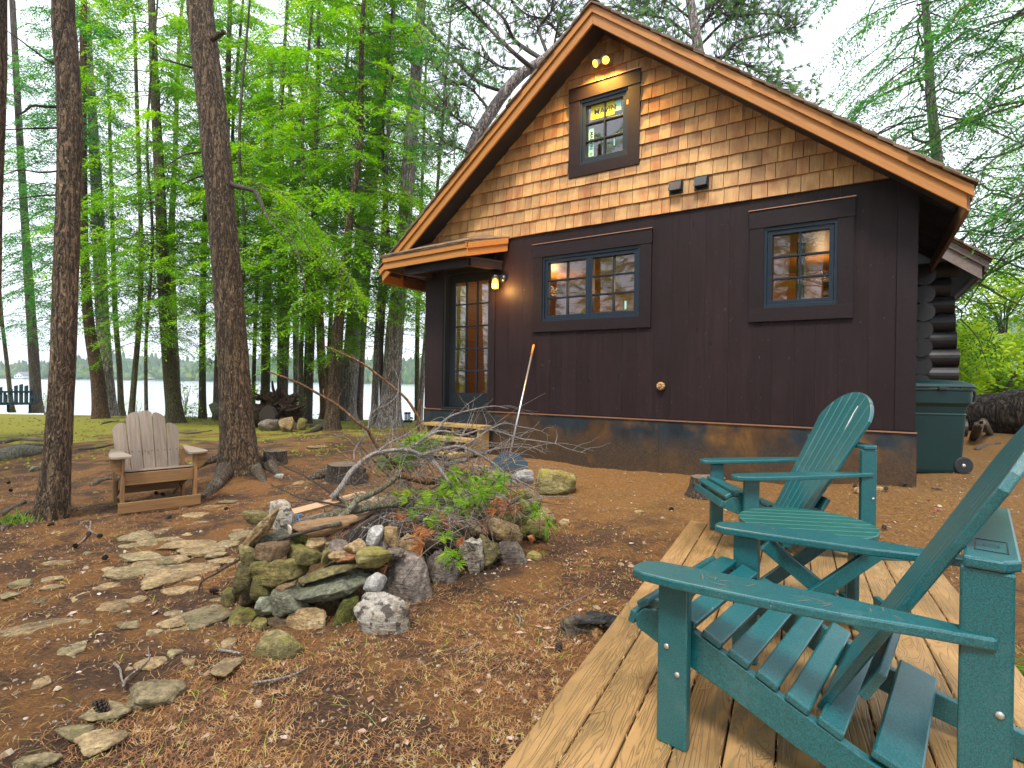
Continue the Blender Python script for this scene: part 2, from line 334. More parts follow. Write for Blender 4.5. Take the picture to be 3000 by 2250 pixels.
# far hills
def m_hill():
    m, nt, b = new_mat('far_forest'); P = nd(nt, 'NewGeometry').outputs['Position']
    f = noise(nt, nd(nt, 'Mapping', {'Vector': P}).outputs[0], .035, 4, .6); oi = noise(nt, P, .16, 3, .6)
    col = ramp(nt, oi, [(.3, (.022, .06, .028)), (.5, (.06, .125, .03)), (.62, (.11, .165, .035)), (.7, (.2, .13, .035))])
    col = mixc(nt, ramp(nt, f, [(.5, 0.0), (.7, .6)]), col, (.02, .055, .035)); setc(nt, b, col); b.inputs['Roughness'].default_value = 1; return m
M_hill = m_hill()
def hill_h(x, y):
    a = x/np.maximum(y, 1)
    base = 10+18*np.clip((a+.45)/.5, 0, 1)**1.5+8*vnoise(a*3+5, a*0, 1, 9)+46*np.clip((a-.5)/.4, 0, 1)+5*vnoise(a*11, a*0+3, 1, 8)
    sh = 455-60*np.clip((a+.5)/.6, 0, 1)
    t = np.clip((y-sh)/170, 0, 1); return -2.5+np.maximum(base, 6)*(t*t*(3-2*t))*1.0+np.clip((y-sh)/4, 0, 1)*1.2, sh
def build_hills():
    az = np.linspace(-1.12, 1.12, 150); ry = np.linspace(0, 1, 24)
    A, T = np.meshgrid(az, ry); Yv = 385+T*360; X = A*Yv; Z, _ = hill_h(X, Yv)
    V = np.stack([X, Yv, Z], -1).reshape(-1, 3); i = np.arange(A.size).reshape(A.shape)
    F = np.stack([i[:-1, :-1], i[:-1, 1:], i[1:, 1:], i[1:, :-1]], -1).reshape(-1, 4)
    tag(link('hills', np_mesh('hills', V, F, M_hill, smooth=True)), kind='structure')
    # the wood on them: lumpy crowns, one mass
    n = 5200; a = rng.uniform(-1.1, 1.1, n); t = rng.random(n)**1.3; y = 400+t*200; x = a*y; z, sh = hill_h(x, y); ok = y > sh+3; x, y, z, t = x[ok], y[ok], z[ok], t[ok]; n = len(x)
    ico = []; 
    th = [(0, 1.0)]+[(r_, h_) for r_, h_ in ((.62, .74), (1.0, .30), (.75, -.1))]
    k = 7; tv = [(0, 0, 1.0)]
    for r_, h_ in ((.62, .74), (1.0, .30), (.8, -.2)):
        for j in range(k): tv.append((r_*math.cos(6.283*j/k+h_), r_*math.sin(6.283*j/k+h_), h_))
    tv = np.array(tv); tf = [(0, 1+j, 1+(j+1) % k) for j in range(k)]
    for l in range(2):
        for j in range(k): p, q = 1+l*k+j, 1+l*k+(j+1) % k; tf += [(p, p+k, q+k), (p, q+k, q)]
    tf = np.array(tf); con = rng.random(n) < .35
    rad = np.where(con, rng.uniform(1.8, 2.8, n), rng.uniform(3, 5.2, n)); hh = np.where(con, rng.uniform(9, 14, n), rng.uniform(5, 9, n))
    V = tv[None]*np.stack([rad, rad, hh], -1)[:, None]*(1+rng.uniform(-.18, .18, (n, len(tv), 3))); V += np.stack([x, y, z], -1)[:, None]
    F = tf[None]+np.arange(n)[:, None, None]*len(tv)
    tag(link('far_forest', np_mesh('far_forest', V.reshape(-1, 3), F.reshape(-1, 3), M_hill, smooth=False)), 'distant mixed woodland covering the hills across the lake', 'forest', kind='stuff')
build_hills()
M_white = m_plain('white_paint', (.72, .74, .75), .6); M_roofg = m_plain('grey_roofing', (.18, .19, .2), .8); M_dkwin = m_plain('dark_window', (.03, .035, .04), .2)
def far_house(px, py, w, h, storeys, label, roofm=M_roofg, Y=398, wallm=M_white, base=None):
    p = aty(px, py, Y); z0 = p.z if base is None else base
    t = wthing('lake_house', (p.x, Y, z0), label, 'house')
    x0, x1 = p.x-w/2, p.x+w/2; mb = MB().box((x0, Y, z0), (x1, Y+8, z0+h)); mb.prism([(x0, Y+.01, z0+h), (x1, Y+.01, z0+h), (p.x, Y+.01, z0+h+w*.33)], (0, 7.9, 0)); mb.build('wall', wallm, t)
    for s in (-1, 1):
        a = Vector((p.x, Y-.6, z0+h+w*.36)); q = Vector((p.x+s*(w/2+.7), Y-.6, z0+h-.15)); MB().prism([a, q, q+Vector((0, 0, .35)), a+Vector((0, 0, .45))], (0, 9.4, 0)).build('roof', roofm, t)
    for s in range(storeys):
        for k in range(3):
            xx = x0+w*(.2+.3*k); MB().box((xx-.55, Y-.06, z0+.8+s*2.9), (xx+.55, Y+.05, z0+2.2+s*2.9)).build('window', M_dkwin, t)
    return t
far_house(1118, 1098, 8.5, 5.4, 2, 'white two-storey gabled house among trees across the lake', base=4.2)
far_house(1116, 1124, 8, 3, 1, 'low white boathouse at the waterline across the lake', base=-1.6, Y=392)
far_house(54, 1106, 7, 2.4, 1, 'small pale cottage on the far shore behind the double bench', base=-1.4, Y=446)
M_dock = m_plain('dock_wood', (.3, .28, .26))
for (a, bq, lab) in ((430, 458, 'white boat dock with canopy on the far shore'),):
    p = aty(a, 1113, 440); t = wthing('boat_dock', (p.x, 440, -2), lab, 'dock')
    MB().box((p.x, 436, -1.9), (p.x+9, 440, -1.4)).build('deck', M_dock, t); MB().box((p.x+2, 436.5, .2), (p.x+7, 440, .5)).build('canopy', M_white, t)
    for xx in (2.2, 6.8): MB().box((p.x+xx, 437, -1.4), (p.x+xx+.2, 437.2, .2)).build('post', M_dock, t)
# ================================================================ CABIN
M_dark = m_wood('dark_stained_board', (.020, .0105, .0115), (.032, .0175, .0195), .5, .10, knots=True, bd=.0022, gs=.55, vert=True, specks=True)
M_dark.node_tree.nodes['Principled BSDF'].inputs['Specular IOR Level'].default_value = .2
M_trim = m_wood('dark_trim', (.016, .0095, .0115), (.026, .0158, .018), .5, .08, knots=False, bd=.0006)
M_trim.node_tree.nodes['Principled BSDF'].inputs['Specular IOR Level'].default_value = .2
M_black = m_plain('black_painted_door', (.010, .014, .017), .35)
M_sash = m_plain('window_sash', (.012, .022, .036), .35, nscale=8, spec=.3)
M_barge = m_wood('stained_barge_board', (.46, .175, .03), (.62, .265, .05), .5, .08, knots=False, gs=1.6, bd=.0012)
M_rawwood = m_wood('raw_fascia_wood', (.30, .16, .08), (.48, .30, .17), .6, .1, knots=False)
M_cedar = m_wood('cedar_shingle', (.47, .245, .08), (.68, .42, .175), .6, .24, gs=1.3, knots=False, bd=.002, c3=(.30, .115, .035))
M_roofsh = m_wood('weathered_roof_shingle', (.13, .085, .055), (.28, .19, .12), .8, .35, knots=False)
M_soffit = m_plain('dark_soffit', (.014, .012, .014), .7)
M_copper = m_plain('copper_flashing', (.55, .27, .17), .35, .8)
M_pine = m_wood('warm_interior_pine', (.36, .155, .018), (.50, .235, .03), .45, .15, gs=.7)
M_glass = m_glass('window_glass')
def m_steel():
    m, nt, b = new_mat('patinated_steel'); P = coords(nt, (1, 1, 1)); f = noise(nt, P, 2.2, 7, .65, .5); g = noise(nt, coords(nt, (1, 1, .35)), 5, 6, .7); s = noise(nt, P, 60, 4, .8)
    z = nd(nt, 'SeparateXYZ', {0: nd(nt, 'NewGeometry').outputs['Position']}).outputs[2]; zz = math_(nt, 'MULTIPLY', math_(nt, 'SUBTRACT', z, .28), 1.6)
    blue = ramp(nt, g, [(.35, (.010, .014, .020)), (.55, (.020, .032, .044)), (.68, (.05, .045, .03))])
    rust = ramp(nt, f, [(.3, (.045, .022, .011)), (.5, (.11, .055, .02)), (.68, (.26, .125, .025))])
    brown = ramp(nt, s, [(.35, (.03, .022, .018)), (.6, (.085, .055, .033)), (.72, (.17, .10, .05))])
    k = math_(nt, 'ADD', math_(nt, 'MULTIPLY', math_(nt, 'SUBTRACT', noise(nt, P, 1.0, 4, .6), .5), 2.4), .5)
    top = mixc(nt, ramp(nt, k, [(.35, 0.0), (.65, 1.0)]), blue, rust); low = mixc(nt, ramp(nt, f, [(.45, 0.0), (.7, .6)]), brown, rust)
    col = mixc(nt, ramp(nt, zz, [(.35, 0.0), (.75, 1.0)]), low, top)
    setc(nt, b, col); b.inputs['Metallic'].default_value = .35; b.inputs['Roughness'].default_value = .5; bump(nt, b, s, .0012, .5); return m
M_steel = m_steel()
CAB = wthing('cabin', wp(3.07, .3), 'dark brown cabin with cedar shingled gable, steel skirt and glazed door', 'cabin')
ZS = .893; ZSH = 3.33; UR = 2.94; SL = .795; OH = .4; ZR = 5.88   # skirt top, shingle base, ridge u, slope, gable overhang, ridge top at OH plane
def roof_z(u): return ZR-SL*abs(u-UR)
HOLES = [(2.10, 3.44, 2.14, 2.98), (4.82, 5.49, 2.15, 2.99), (2.62, 3.265, 4.12, 4.935), (.369, 1.228, ZS-.01, 2.98)]
def cells(mb, u0, u1, z0, z1, e0, e1, holes, lim=None):
    us = sorted({u0, u1}|{h for a in holes for h in a[:2] if u0 < h < u1}); zs = sorted({z0, z1}|{h for a in holes for h in a[2:] if z0 < h < z1})
    for a, b_ in zip(us, us[1:]):
        col = []
        for c, d in zip(zs, zs[1:]):
            mu, mz = (a+b_)/2, (c+d)/2
            if any(h[0] < mu < h[1] and h[2] < mz < h[3] for h in holes): col.append(None)
            else: col.append((c, d))
        run = None; runs = []
        for c in col:
            if c is None: run = None
            elif run is None: run = [c[0], c[1]]; runs.append(run)
            else: run[1] = c[1]
        for c, d in runs:
            poly = [(a, c), (b_, c), (b_, d), (a, d)]
            if lim: 
                poly = clip(poly, SL, 1, lim+SL*UR)
                if len(poly) > 2: poly = clip(poly, -SL, 1, lim-SL*UR)
            if len(poly) > 2: mb.prism([wp(u, z, e0) for u, z in poly], WN*(e1-e0))
# backing wall
mb = MB(); cells(mb, 0, 6.139, ZS, ZSH, -.14, -.024, HOLES); cells(mb, -.0, 6.139, ZSH, 6, -.14, -.012, HOLES, lim=ZR-.21); mb.build('wall_core', M_soffit, CAB)
# side, rear and floor of the shell (the depth of the addition)
D = 2.75
MB().wbox(6.0, 6.139, .2, 3.25, -D, -.141).build('side_wall', M_dark, CAB); MB().wbox(0, .12, .2, 3.25, -4.6, -.141).build('side_wall', M_dark, CAB)
MB().wbox(.121, 5.999, .2, 5.2, -4.7, -4.6).build('rear_wall', M_dark, CAB)
# vertical boards
u = 0; k = 0
edges = [0, .262, .369]
while edges[-1] < 1.30: edges.append(1.322) if edges[-1] == 1.228 else edges.append(1.228)
while edges[-1] < 5.75: edges.append(edges[-1]+random.choice([.19, .215, .235, .25, .20]))
edges += [5.98, 6.141]
for a, b_ in zip(edges, edges[1:]):
    if a == .369: continue
    trim = (a, b_) in ((.262, .369), (1.228, 1.322)) or a == 5.98
    pr = .018 if trim else random.uniform(0, .0028)
    zb = ZS+.012
    spans = [(zb, ZSH+.03)]
    for h in HOLES[:2]:
        if h[0] < (a+b_)/2 < h[1]: spans = [(zb, h[2]), (h[3], ZSH+.03)]
    for c_, d_ in spans: MB().wbox(a+.0007, b_-.0007, c_, d_, -.022, pr).build('wall_board', M_trim if trim else M_dark, CAB)
# steel skirt panels with bead flashing
for a, b_ in ((0, 1.86), (1.862, 3.70), (3.702, 5.50), (5.502, 6.15)):
    MB().wbox(a, b_, .1, ZS-.012, -.05, .012).build('steel_panel', M_steel, CAB)
MB().wbox(6.151, 6.157, .1, ZS-.012, -D, .012).build('steel_panel', M_steel, CAB)
MB().wbox(-.02, 6.155, ZS-.011, ZS+.002, -.02, .03).build('copper_flashing', M_copper, CAB)
# gable shingles
NSH = 0; row = 0; z = ZSH
stuff = MB()
while z < 5.73:
    lim = ZR-.20; half = (lim-z)/SL; a = UR-half; end = UR+half; x = max(a, -.02)-random.uniform(0, .12)
    zz = z-(.006 if row == 0 else 0)
    while x < min(end, 6.17):
        w = random.choice([.10, .12, .14, .155, .17, .195, .13]); 
        dz = random.uniform(-.0025, .0025)
        poly = [(x+.003, zz+dz), (x+w-.003, zz+dz), (x+w-.003, zz+.19), (x+.003, zz+.19)]
        poly = [(max(-.02, min(6.165, p)), q) for p, q in poly]
        if poly[1][0]-poly[0][0] > .012:
            poly = clip(poly, SL, 1, lim+SL*UR)
            if len(poly) > 2: poly = clip(poly, -SL, 1, lim-SL*UR)
            inside = x > 2.44 and x+w < 3.43 and z > 3.95 and z+.19 < 5.13
            if len(poly) > 2 and not inside:
                t = .0
                front = []; pz_ = random.uniform(0, .005)
                for (p, q) in poly: front.append(wp(p, q, .028-.02*(q-zz)/.19+pz_))
                back = [wp(p, q, -.010) for p, q in poly]; n = len(poly)
                s = MB(); s.add(front+back, [tuple(range(n)), tuple(range(n, 2*n))[::-1]]+[(i, n+i, n+(i+1) % n, (i+1) % n) for i in range(n)])
                c = sum(front, Vector())/n
                # local frame with X up the shingle so the grain runs vertically
                me = bpy.data.meshes.new('shingle'); Mx = Matrix((Vector((0, 0, 1)), WU, WN)).transposed(); Mi = Mx.inverted()
                me.from_pydata([Mi @ (v_-c) for v_ in s.v], [], s.f); me.materials.append(M_cedar)
                o = bpy.data.objects.new('shingle', me); COL.objects.link(o); o.parent = CAB; mm = Mx.to_4x4(); mm.translation = c-CAB.location; o.matrix_basis = mm; NSH += 1
        x += w
    z += .1745; row += 1
# windows ------------------------------------------------------------------
def text_mesh(name, s, size, m, parent, origin, xdir, ydir, ext=.0004):
    cu = bpy.data.curves.new(name, 'FONT'); cu.body = s; cu.size = size; cu.extrude = ext; cu.offset = size*.022; cu.align_x = 'CENTER'; cu.align_y = 'CENTER'
    t = bpy.data.objects.new('t', cu); COL.objects.link(t); dg = bpy.context.evaluated_depsgraph_get(); me = bpy.data.meshes.new_from_object(t.evaluated_get(dg)); bpy.data.objects.remove(t)
    me.materials.clear(); me.materials.append(m); me.name = name; o = link(name, me, parent)
    x = Vector(xdir).normalized(); y = Vector(ydir).normalized(); z_ = x.cross(y); M = Matrix((x, y, z_)).transposed().to_4x4()
    M.translation = Vector(origin)-(parent.location if parent.get('_w') else Vector()); o.matrix_basis = M; return o
def window(u0, u1, z0, z1, lites, tr, hdr, side, sill, copper=True):
    """lites: sashes side by side; tr: casing outer box"""
    a, b_, c, d = tr
    w = wthing('window', wp((u0+u1)/2, z0), None, None); w.parent = CAB; w.location = w.location-CAB.location
    base = wp((u0+u1)/2, z0)
    def B(name, m_, U0, U1, Z0, Z1, E0, E1, par, bev=.0015):
        mb = MB().wbox(U0, U1, Z0, Z1, E0, E1); mb.v = [v_-base for v_ in mb.v]; me = bpy.data.meshes.new(name); me.from_pydata(mb.v, [], mb.f); me.materials.append(m_)
        o = bpy.data.objects.new(name, me); COL.objects.link(o); o.parent = par
        if bev: q = o.modifiers.new('bevel', 'BEVEL'); q.width = bev; q.segments = 2
        return o
    B('casing', M_trim, a-.006, b_+.006, z1+.012, d, -.01, .042, w); B('casing', M_trim, a, b_, c, z0-.012, -.01, .036, w)
    B('casing', M_trim, a, u0-.008, z0-.012, z1+.012, -.01, .036, w); B('casing', M_trim, u1+.008, b_, z0-.012, z1+.012, -.01, .036, w)
    if copper: B('copper_cap', M_copper, a-.012, b_+.012, d, d+.008, -.01, .055, w, 0)
    B('frame', M_sash, u0-.008, u1+.008, z1-.028, z1+.012, -.10, .022, w); B('frame', M_sash, u0-.008, u1+.008, z0-.012, z0+.022, -.10, .026, w)
    B('frame', M_sash, u0-.008, u0+.022, z0+.022, z1-.028, -.10, .022, w); B('frame', M_sash, u1-.022, u1+.008, z0+.022, z1-.028, -.10, .022, w)
    n = len(lites); sw = (u1-u0-.044)/n
    for i in range(n):
        x0 = u0+.022+sw*i+.003; x1 = x0+sw-.006; y0, y1 = z0+.025, z1-.031; st = .042
        for (p, q, r_, s_) in ((x0, x1, y1-st, y1), (x0, x1, y0, y0+st), (x0, x0+st, y0+st, y1-st), (x1-st, x1, y0+st, y1-st)): B('sash', M_sash, p, q, r_, s_, -.075, -.022+.03, w)
        gx0, gx1, gy0, gy1 = x0+st, x1-st, y0+st, y1-st; nx, ny = lites[i]
        for k_ in range(1, nx): m_ = gx0+(gx1-gx0)*k_/nx; B('muntin', M_sash, m_-.0095, m_+.0095, gy0, gy1, -.062, -.010, w)
        for k_ in range(1, ny): m_ = gy0+(gy1-gy0)*k_/ny; B('muntin', M_sash, gx0, gx1, m_-.0095, m_+.0095, -.0615, -.011, w)
        for r_ in range(nx):
            for s_ in range(ny):
                B('pane', M_glass, gx0+(gx1-gx0)*r_/nx+.004, gx0+(gx1-gx0)*(r_+1)/nx-.004, gy0+(gy1-gy0)*s_/ny+.004, gy0+(gy1-gy0)*(s_+1)/ny-.004, -.040, -.036, w, 0)
        if n > 1 and i: B('mullion', M_sash, x0-.012, x0+.006, z0+.02, z1-.028, -.09, .012, w)
    return w, B
w1, B1 = window(2.105, 3.435, 2.14, 2.98, [(2, 3), (2, 3)], (1.955, 3.588, 1.99, 3.165), 0, 0, 0)
w2, B2 = window(4.823, 5.485, 2.15, 2.987, [(2, 3)], (4.672, 5.631, 1.996, 3.187), 0, 0, 0)
w3, B3 = window(2.623, 3.263, 4.122, 4.933, [(2, 3)], (2.468, 3.42, 3.967, 5.115), 0, 0, 0)
M_yel = m_plain('yellow_sticker', (.75, .62, .03), .5, var=.03); M_mint = m_plain('mint_sticker', (.36, .68, .55), .5, var=.03); M_ink = m_plain('dark_ink', (.01, .02, .05), .5, var=0)
def sticker(u0, u1, z0, z1, m_, w=w3, base_u=(2.623+3.263)/2, base_z=4.122, e=-.0345, name='sticker'):
    return B3(name, m_, u0, u1, z0, z1, e, e+.0008, w, 0)
# stickers inside the gable window: yellow across the two top panes, mint labels
s = sticker(2.745, 2.933, 4.685, 4.86, M_yel); s2 = sticker(2.955, 3.065, 4.685, 4.86, M_yel); sticker(3.072, 3.155, 4.715, 4.845, M_mint); sticker(2.72, 2.79, 4.22, 4.575, M_mint); sticker(3.06, 3.078, 4.29, 4.39, M_mint)
for (tx, uu, zz_, sz, vert) in (('MA', 2.862, 4.765, .10, 0), ('VIN', 3.012, 4.765, .10, 0)):
    o = text_mesh('lettering', tx, sz, M_ink, w3, (0, 0, 0), WU, (0, 0, 1)); M_ = o.matrix_basis.copy(); M_.translation = wp(uu, zz_, -.0330)-wp(2.943, 4.122); o.matrix_basis = M_
o = text_mesh('lettering', 'MARVIN', .062, M_ink, w3, (0, 0, 0), (0, 0, -1), WU); M_ = o.matrix_basis.copy(); M_.translation = wp(2.756, 4.42, -.0330)-wp(2.943, 4.122); o.matrix_basis = M_
# round rose emblem under the vertical word
mbr = MB()
for k in range(3):
    r0 = .022-.007*k; ring = [(math.cos(i*math.pi/3+k*.5)*r0, math.sin(i*math.pi/3+k*.5)*r0) for i in range(6)]; r1 = r0-.0032; 
    for i in range(6):
        p, q = ring[i], ring[(i+1) % 6]; f_ = r1/r0; c0 = wp(2.756, 4.25, -.0330)-wp(2.943, 4.122)
        mbr.add([c0+WU*p[0]+Vector((0, 0, p[1])), c0+WU*q[0]+Vector((0, 0, q[1])), c0+WU*q[0]*f_+Vector((0, 0, q[1]*f_)), c0+WU*p[0]*f_+Vector((0, 0, p[1]*f_))], [(0, 1, 2, 3)])
me = bpy.data.meshes.new('emblem'); me.from_pydata(mbr.v, [], mbr.f); me.materials.append(M_ink); link('emblem', me, w3)
# mint label on the right sash of the double window
B1q = MB().wbox(3.235, 3.26, 2.235, 2.335, -.0345, -.0337); B1q.v = [v_-wp((2.105+3.435)/2, 2.14) for v_ in B1q.v]; me = bpy.data.meshes.new('sticker'); me.from_pydata(B1q.v, [], B1q.f); me.materials.append(M_mint); link('sticker', me, w1)
# door ---------------------------------------------------------------------
DR = wthing('door', wp(.80, .93, -.1)); DR.parent = CAB; DR.location = DR.location-CAB.location; dbase = wp(.80, .93, -.1)
def DB(name, m_, *a, par=DR, bev=.002):
    mb = MB().wbox(*a); mb.v = [v_-dbase for v_ in mb.v]; me = bpy.data.meshes.new(name); me.from_pydata(mb.v, [], mb.f); me.materials.append(m_); o = link(name, me, par)
    if bev: q = o.modifiers.new('bevel', 'BEVEL'); q.width = bev; q.segments = 2
    return o
DB('jamb', M_black, .371, .40, .90, 2.98, -.16, .004); DB('jamb', M_black, 1.20, 1.226, .90, 2.98, -.16, .004); DB('head', M_black, .40, 1.20, 2.92, 2.98, -.16, .004)
DB('threshold', M_black, .37, 1.235, ZS-.005, .925, -.16, .035)
GX0, GX1, GZ0, GZ1 = .512, 1.12, 1.142, 2.80
DB('stile', M_black, .402, GX0, .93, 2.918, -.145, -.10); DB('stile', M_black, GX1, 1.198, .93, 2.918, -.145, -.10)
DB('rail', M_black, GX0, GX1, .93, GZ0, -.145, -.10); DB('rail', M_black, GX0, GX1, GZ1, 2.918, -.145, -.10)
for k in (1, 2): x = GX0+(GX1-GX0)*k/3; DB('muntin', M_sash, x-.010, x+.010, GZ0, GZ1, -.138, -.104)
for k in (1, 2, 3, 4): zq = GZ0+(GZ1-GZ0)*k/5; DB('muntin', M_sash, GX0, GX1, zq-.010, zq+.010, -.1375, -.1045)
for a in range(3):
    for b_ in range(5):
        DB('pane', M_glass, GX0+(GX1-GX0)*a/3+.003, GX0+(GX1-GX0)*(a+1)/3-.003, GZ0+(GZ1-GZ0)*b_/5+.003, GZ0+(GZ1-GZ0)*(b_+1)/5-.003, -.124, -.120, bev=0)
# rooms behind the glass: pine boards, warm lights added inside
rm = MB().wbox(.13, 5.98, .86, .90, -4.5, -.15); rm.build('floor', M_pine, CAB)
zq = .92
while zq < 3.2: plank('interior_board', wp(.14, zq+.09, -3.6), wp(5.98, zq+.09, -3.6), .178, .02, M_pine, CAB, up=WN); zq += .181
MB().wbox(.13, 5.98, 3.16, 3.22, -4.5, -.15).build('ceiling', M_pine, CAB)
zq = .92
while zq < 3.1:
    plank('interior_board', wp(.135, zq+.09, -.2), wp(.135, zq+.09, -3.6), .178, .02, M_pine, CAB, up=WU); plank('interior_board', wp(5.97, zq+.09, -.2), wp(5.97, zq+.09, -3.6), .178, .02, M_pine, CAB, up=WU); zq += .181
plank('interior_post', wp(5.05, .92, -1.3), wp(5.05, 3.1, -1.3), .09, .09, M_rawwood, CAB, up=WN)
MB().wbox(1.9, 2.9, .92, 2.32, -3.4, -2.8).build('cabinet', M_trim, CAB)
M_wall_in = m_plain('plaster', (.30, .20, .15), .8); MB().wbox(1.2, 4.8, 3.3, 5.0, -3.2, -3.1).build('loft_wall', M_wall_in, CAB)
M_bulb = m_emit('lamp_glow', (1, .48, .03), 2.6); M_bulb2 = m_emit('warm_bulb', (1, .62, .2), 4)
def plight(u, z_, e, en, col=(1, .62, .3), r=.08):
    l = bpy.data.lights.new('room_light', 'POINT'); l.energy = en; l.color = col; l.shadow_soft_size = r; o = bpy.data.objects.new('room_light', l); COL.objects.link(o); o.location = wp(u, z_, e)
plight(1.2, 2.9, -1.9, 5.5); plight(3.6, 2.9, -2.0, 4.5); plight(5.2, 2.9, -2.6, 2.2); plight(3.05, 4.5, -1.2, 9)  # downstairs lights added without fixtures to brighten rooms; the last serves the loft bulb
MB().tube([wp(3.12, 4.13, -.7), wp(3.12, 4.21, -.7)], [.035, .035], 10).build('bulb', M_bulb2, CAB)
# vents ----------------------------------------------------------------------
M_vent = m_plain('black_vent', (.012, .018, .024), .3)
for u0 in (3.79, 4.077):
    v_ = wthing('vent', wp(u0+.08, 3.6)); v_.parent = CAB; vb = wp(u0+.08, 3.6); v_.location = vb-CAB.location
    def VB(mb, nm):
        mb.v = [q-vb for q in mb.v]; me = bpy.data.meshes.new(nm); me.from_pydata(mb.v, [], mb.f); me.materials.append(M_vent); link(nm, me, v_)
    VB(MB().wbox(u0, u0+.16, 3.522, 3.682, .012, .036), 'flange')
    P = [(3.665, .037), (3.655, .075), (3.575, .115), (3.55, .115), (3.56, .037)]
    VB(MB().prism([wp(u0+.012, a, b_) for a, b_ in P], WU*.006), 'hood_side'); VB(MB().prism([wp(u0+.142, a, b_) for a, b_ in P], WU*.006), 'hood_side')
    VB(MB().prism([wp(u0+.018, a, b_) for a, b_ in ((3.665, .037), (3.655, .075), (3.55, .115), (3.56, .11), (3.648, .07), (3.655, .037))], WU*.124), 'hood'); VB(MB().wbox(u0+.02, u0+.14, 3.545, 3.551, .04, .10), 'flap')
# roof -------------------------------------------------------------------
MAINR = 6.0
for sgn in (-1, 1):
    ue = UR+sgn*3.55
    def rp(d, off, e): # d: horizontal run from ridge, off: perpendicular drop below the top surface
        return wp(UR+sgn*d, ZR-SL*d-off, e)
    run = 3.55
    # deck slab (dark underneath)
    mbr = MB(); pr = [rp(0, .03, OH-.06), rp(run, .03, OH-.06), rp(run, .06, OH-.06), rp(0, .06, OH-.06)]; mbr.prism(pr, WN*-(D+OH)); mbr.build('roof_deck', M_soffit, CAB)
    mbr = MB(); pr = [rp(.02, .285, .03), rp(run-.12, .285, .03), rp(run-.12, .27, .03), rp(.02, .27, .03)]
    mbs = MB().prism([rp(0, .195, .03), rp(run-.10, .195, .03), rp(run-.10, .18, .03), rp(0, .18, .03)], WN*(OH-.08)); mbs.build('soffit', M_soffit, CAB)
    # barge: wide lower board, narrower upper board proud of it
    def bboard(name, o0, o1, e0, e1, m_, r0=0.0, r1=run):
        a = rp(r0, (o0+o1)/2, (e0+e1)/2); b2 = rp(r1, (o0+o1)/2, (e0+e1)/2); cosl = 1/math.hypot(1, SL)
        # vertical cuts at ridge and plumb cut at eave
        mb = MB().prism([rp(r0, o0, e0), rp(r1, o0, e0), rp(r1, o1, e0), rp(r0, o1, e0)], WN*(e1-e0))
        x = (b2-a).normalized(); y = WN.cross(x).normalized(); Mx = Matrix((x, y, x.cross(y))).transposed(); c = (a+b2)/2
        me = bpy.data.meshes.new(name); me.from_pydata([Mx.inverted() @ (v_-c) for v_ in mb.v], [], mb.f); me.materials.append(m_)
        o = bpy.data.objects.new(name, me); COL.objects.link(o); o.parent = CAB; mm = Mx.to_4x4(); mm.translation = c-CAB.location; o.matrix_basis = mm
        q = o.modifiers.new('bevel', 'BEVEL'); q.width = .003; q.segments = 2; return o
    bboard('barge_board', .118, .255, OH-.055, OH-.025, M_barge, 0.001, run-.045)
    bboard('barge_board', .03, .125, OH-.024, OH, M_barge, 0.001, run)
    # eave fascia running back, raw wood, two members
    for (d0, d1, o0, o1) in ((run-.045, run-.02, .10, .25), (run-.018, run, .03, .13)):
        mb = MB().prism([rp(d0, o0-.0, OH-.056), rp(d1, o0, OH-.056), rp(d1, o1, OH-.056), rp(d0, o1, OH-.056)], WN*-(D+OH-.1)); mb.build('eave_fascia', M_rawwood if sgn > 0 else M_barge, CAB)
    # rafters showing under the right eave
    for k in range(5): 
        e = -.1-.55*k; mb = MB().prism([rp(run-.5, .061, e), rp(run-.06, .061, e), rp(run-.06, .16, e), rp(run-.5, .20, e)], WN*-.045); mb.build('rafter_tail', M_soffit, CAB)
    # shingle courses: stepped butts at the gable edge, each an own piece; the rest of the course joined
    nC = 30; st = run/nC; rest = MB()
    for c in range(nC):
        d1 = st*(c+1)+.022; d0 = max(0, d1-st*2.0)
        for j in range(2):
            e1 = OH+.028+random.uniform(-.012, .014)-j*.17; e0 = e1-.168
            mb = MB().prism([rp(d0, .028, e0), rp(d1, .004, e0), rp(d1, -.014-random.uniform(0, .006), e0), rp(d0, .012, e0)], WN*(e1-e0)); mb.build('roof_shingle', M_roofsh, CAB)
        rest.prism([rp(d0, .028, -D), rp(d1, .004, -D), rp(d1, -.014, -D), rp(d0, .012, -D)], WN*(D+OH-.33))
    tag(rest.build('roof_shingles', M_roofsh, CAB), kind='stuff')
mb = MB().prism([wp(UR-.11, ZR-.055, -D), wp(UR, ZR+.035, -D), wp(UR+.11, ZR-.055, -D), wp(UR, ZR+.01, -D)], WN*(D+OH+.03)); mb.build('ridge_cap', M_roofsh, CAB)
# plumbing stack on the right slope
pz = wp(UR+1.4, ZR-SL*1.4, -1.0); MB().tube([pz, pz+Vector((0, 0, .22))], .04, 12).build('roof_stack', M_vent, CAB)
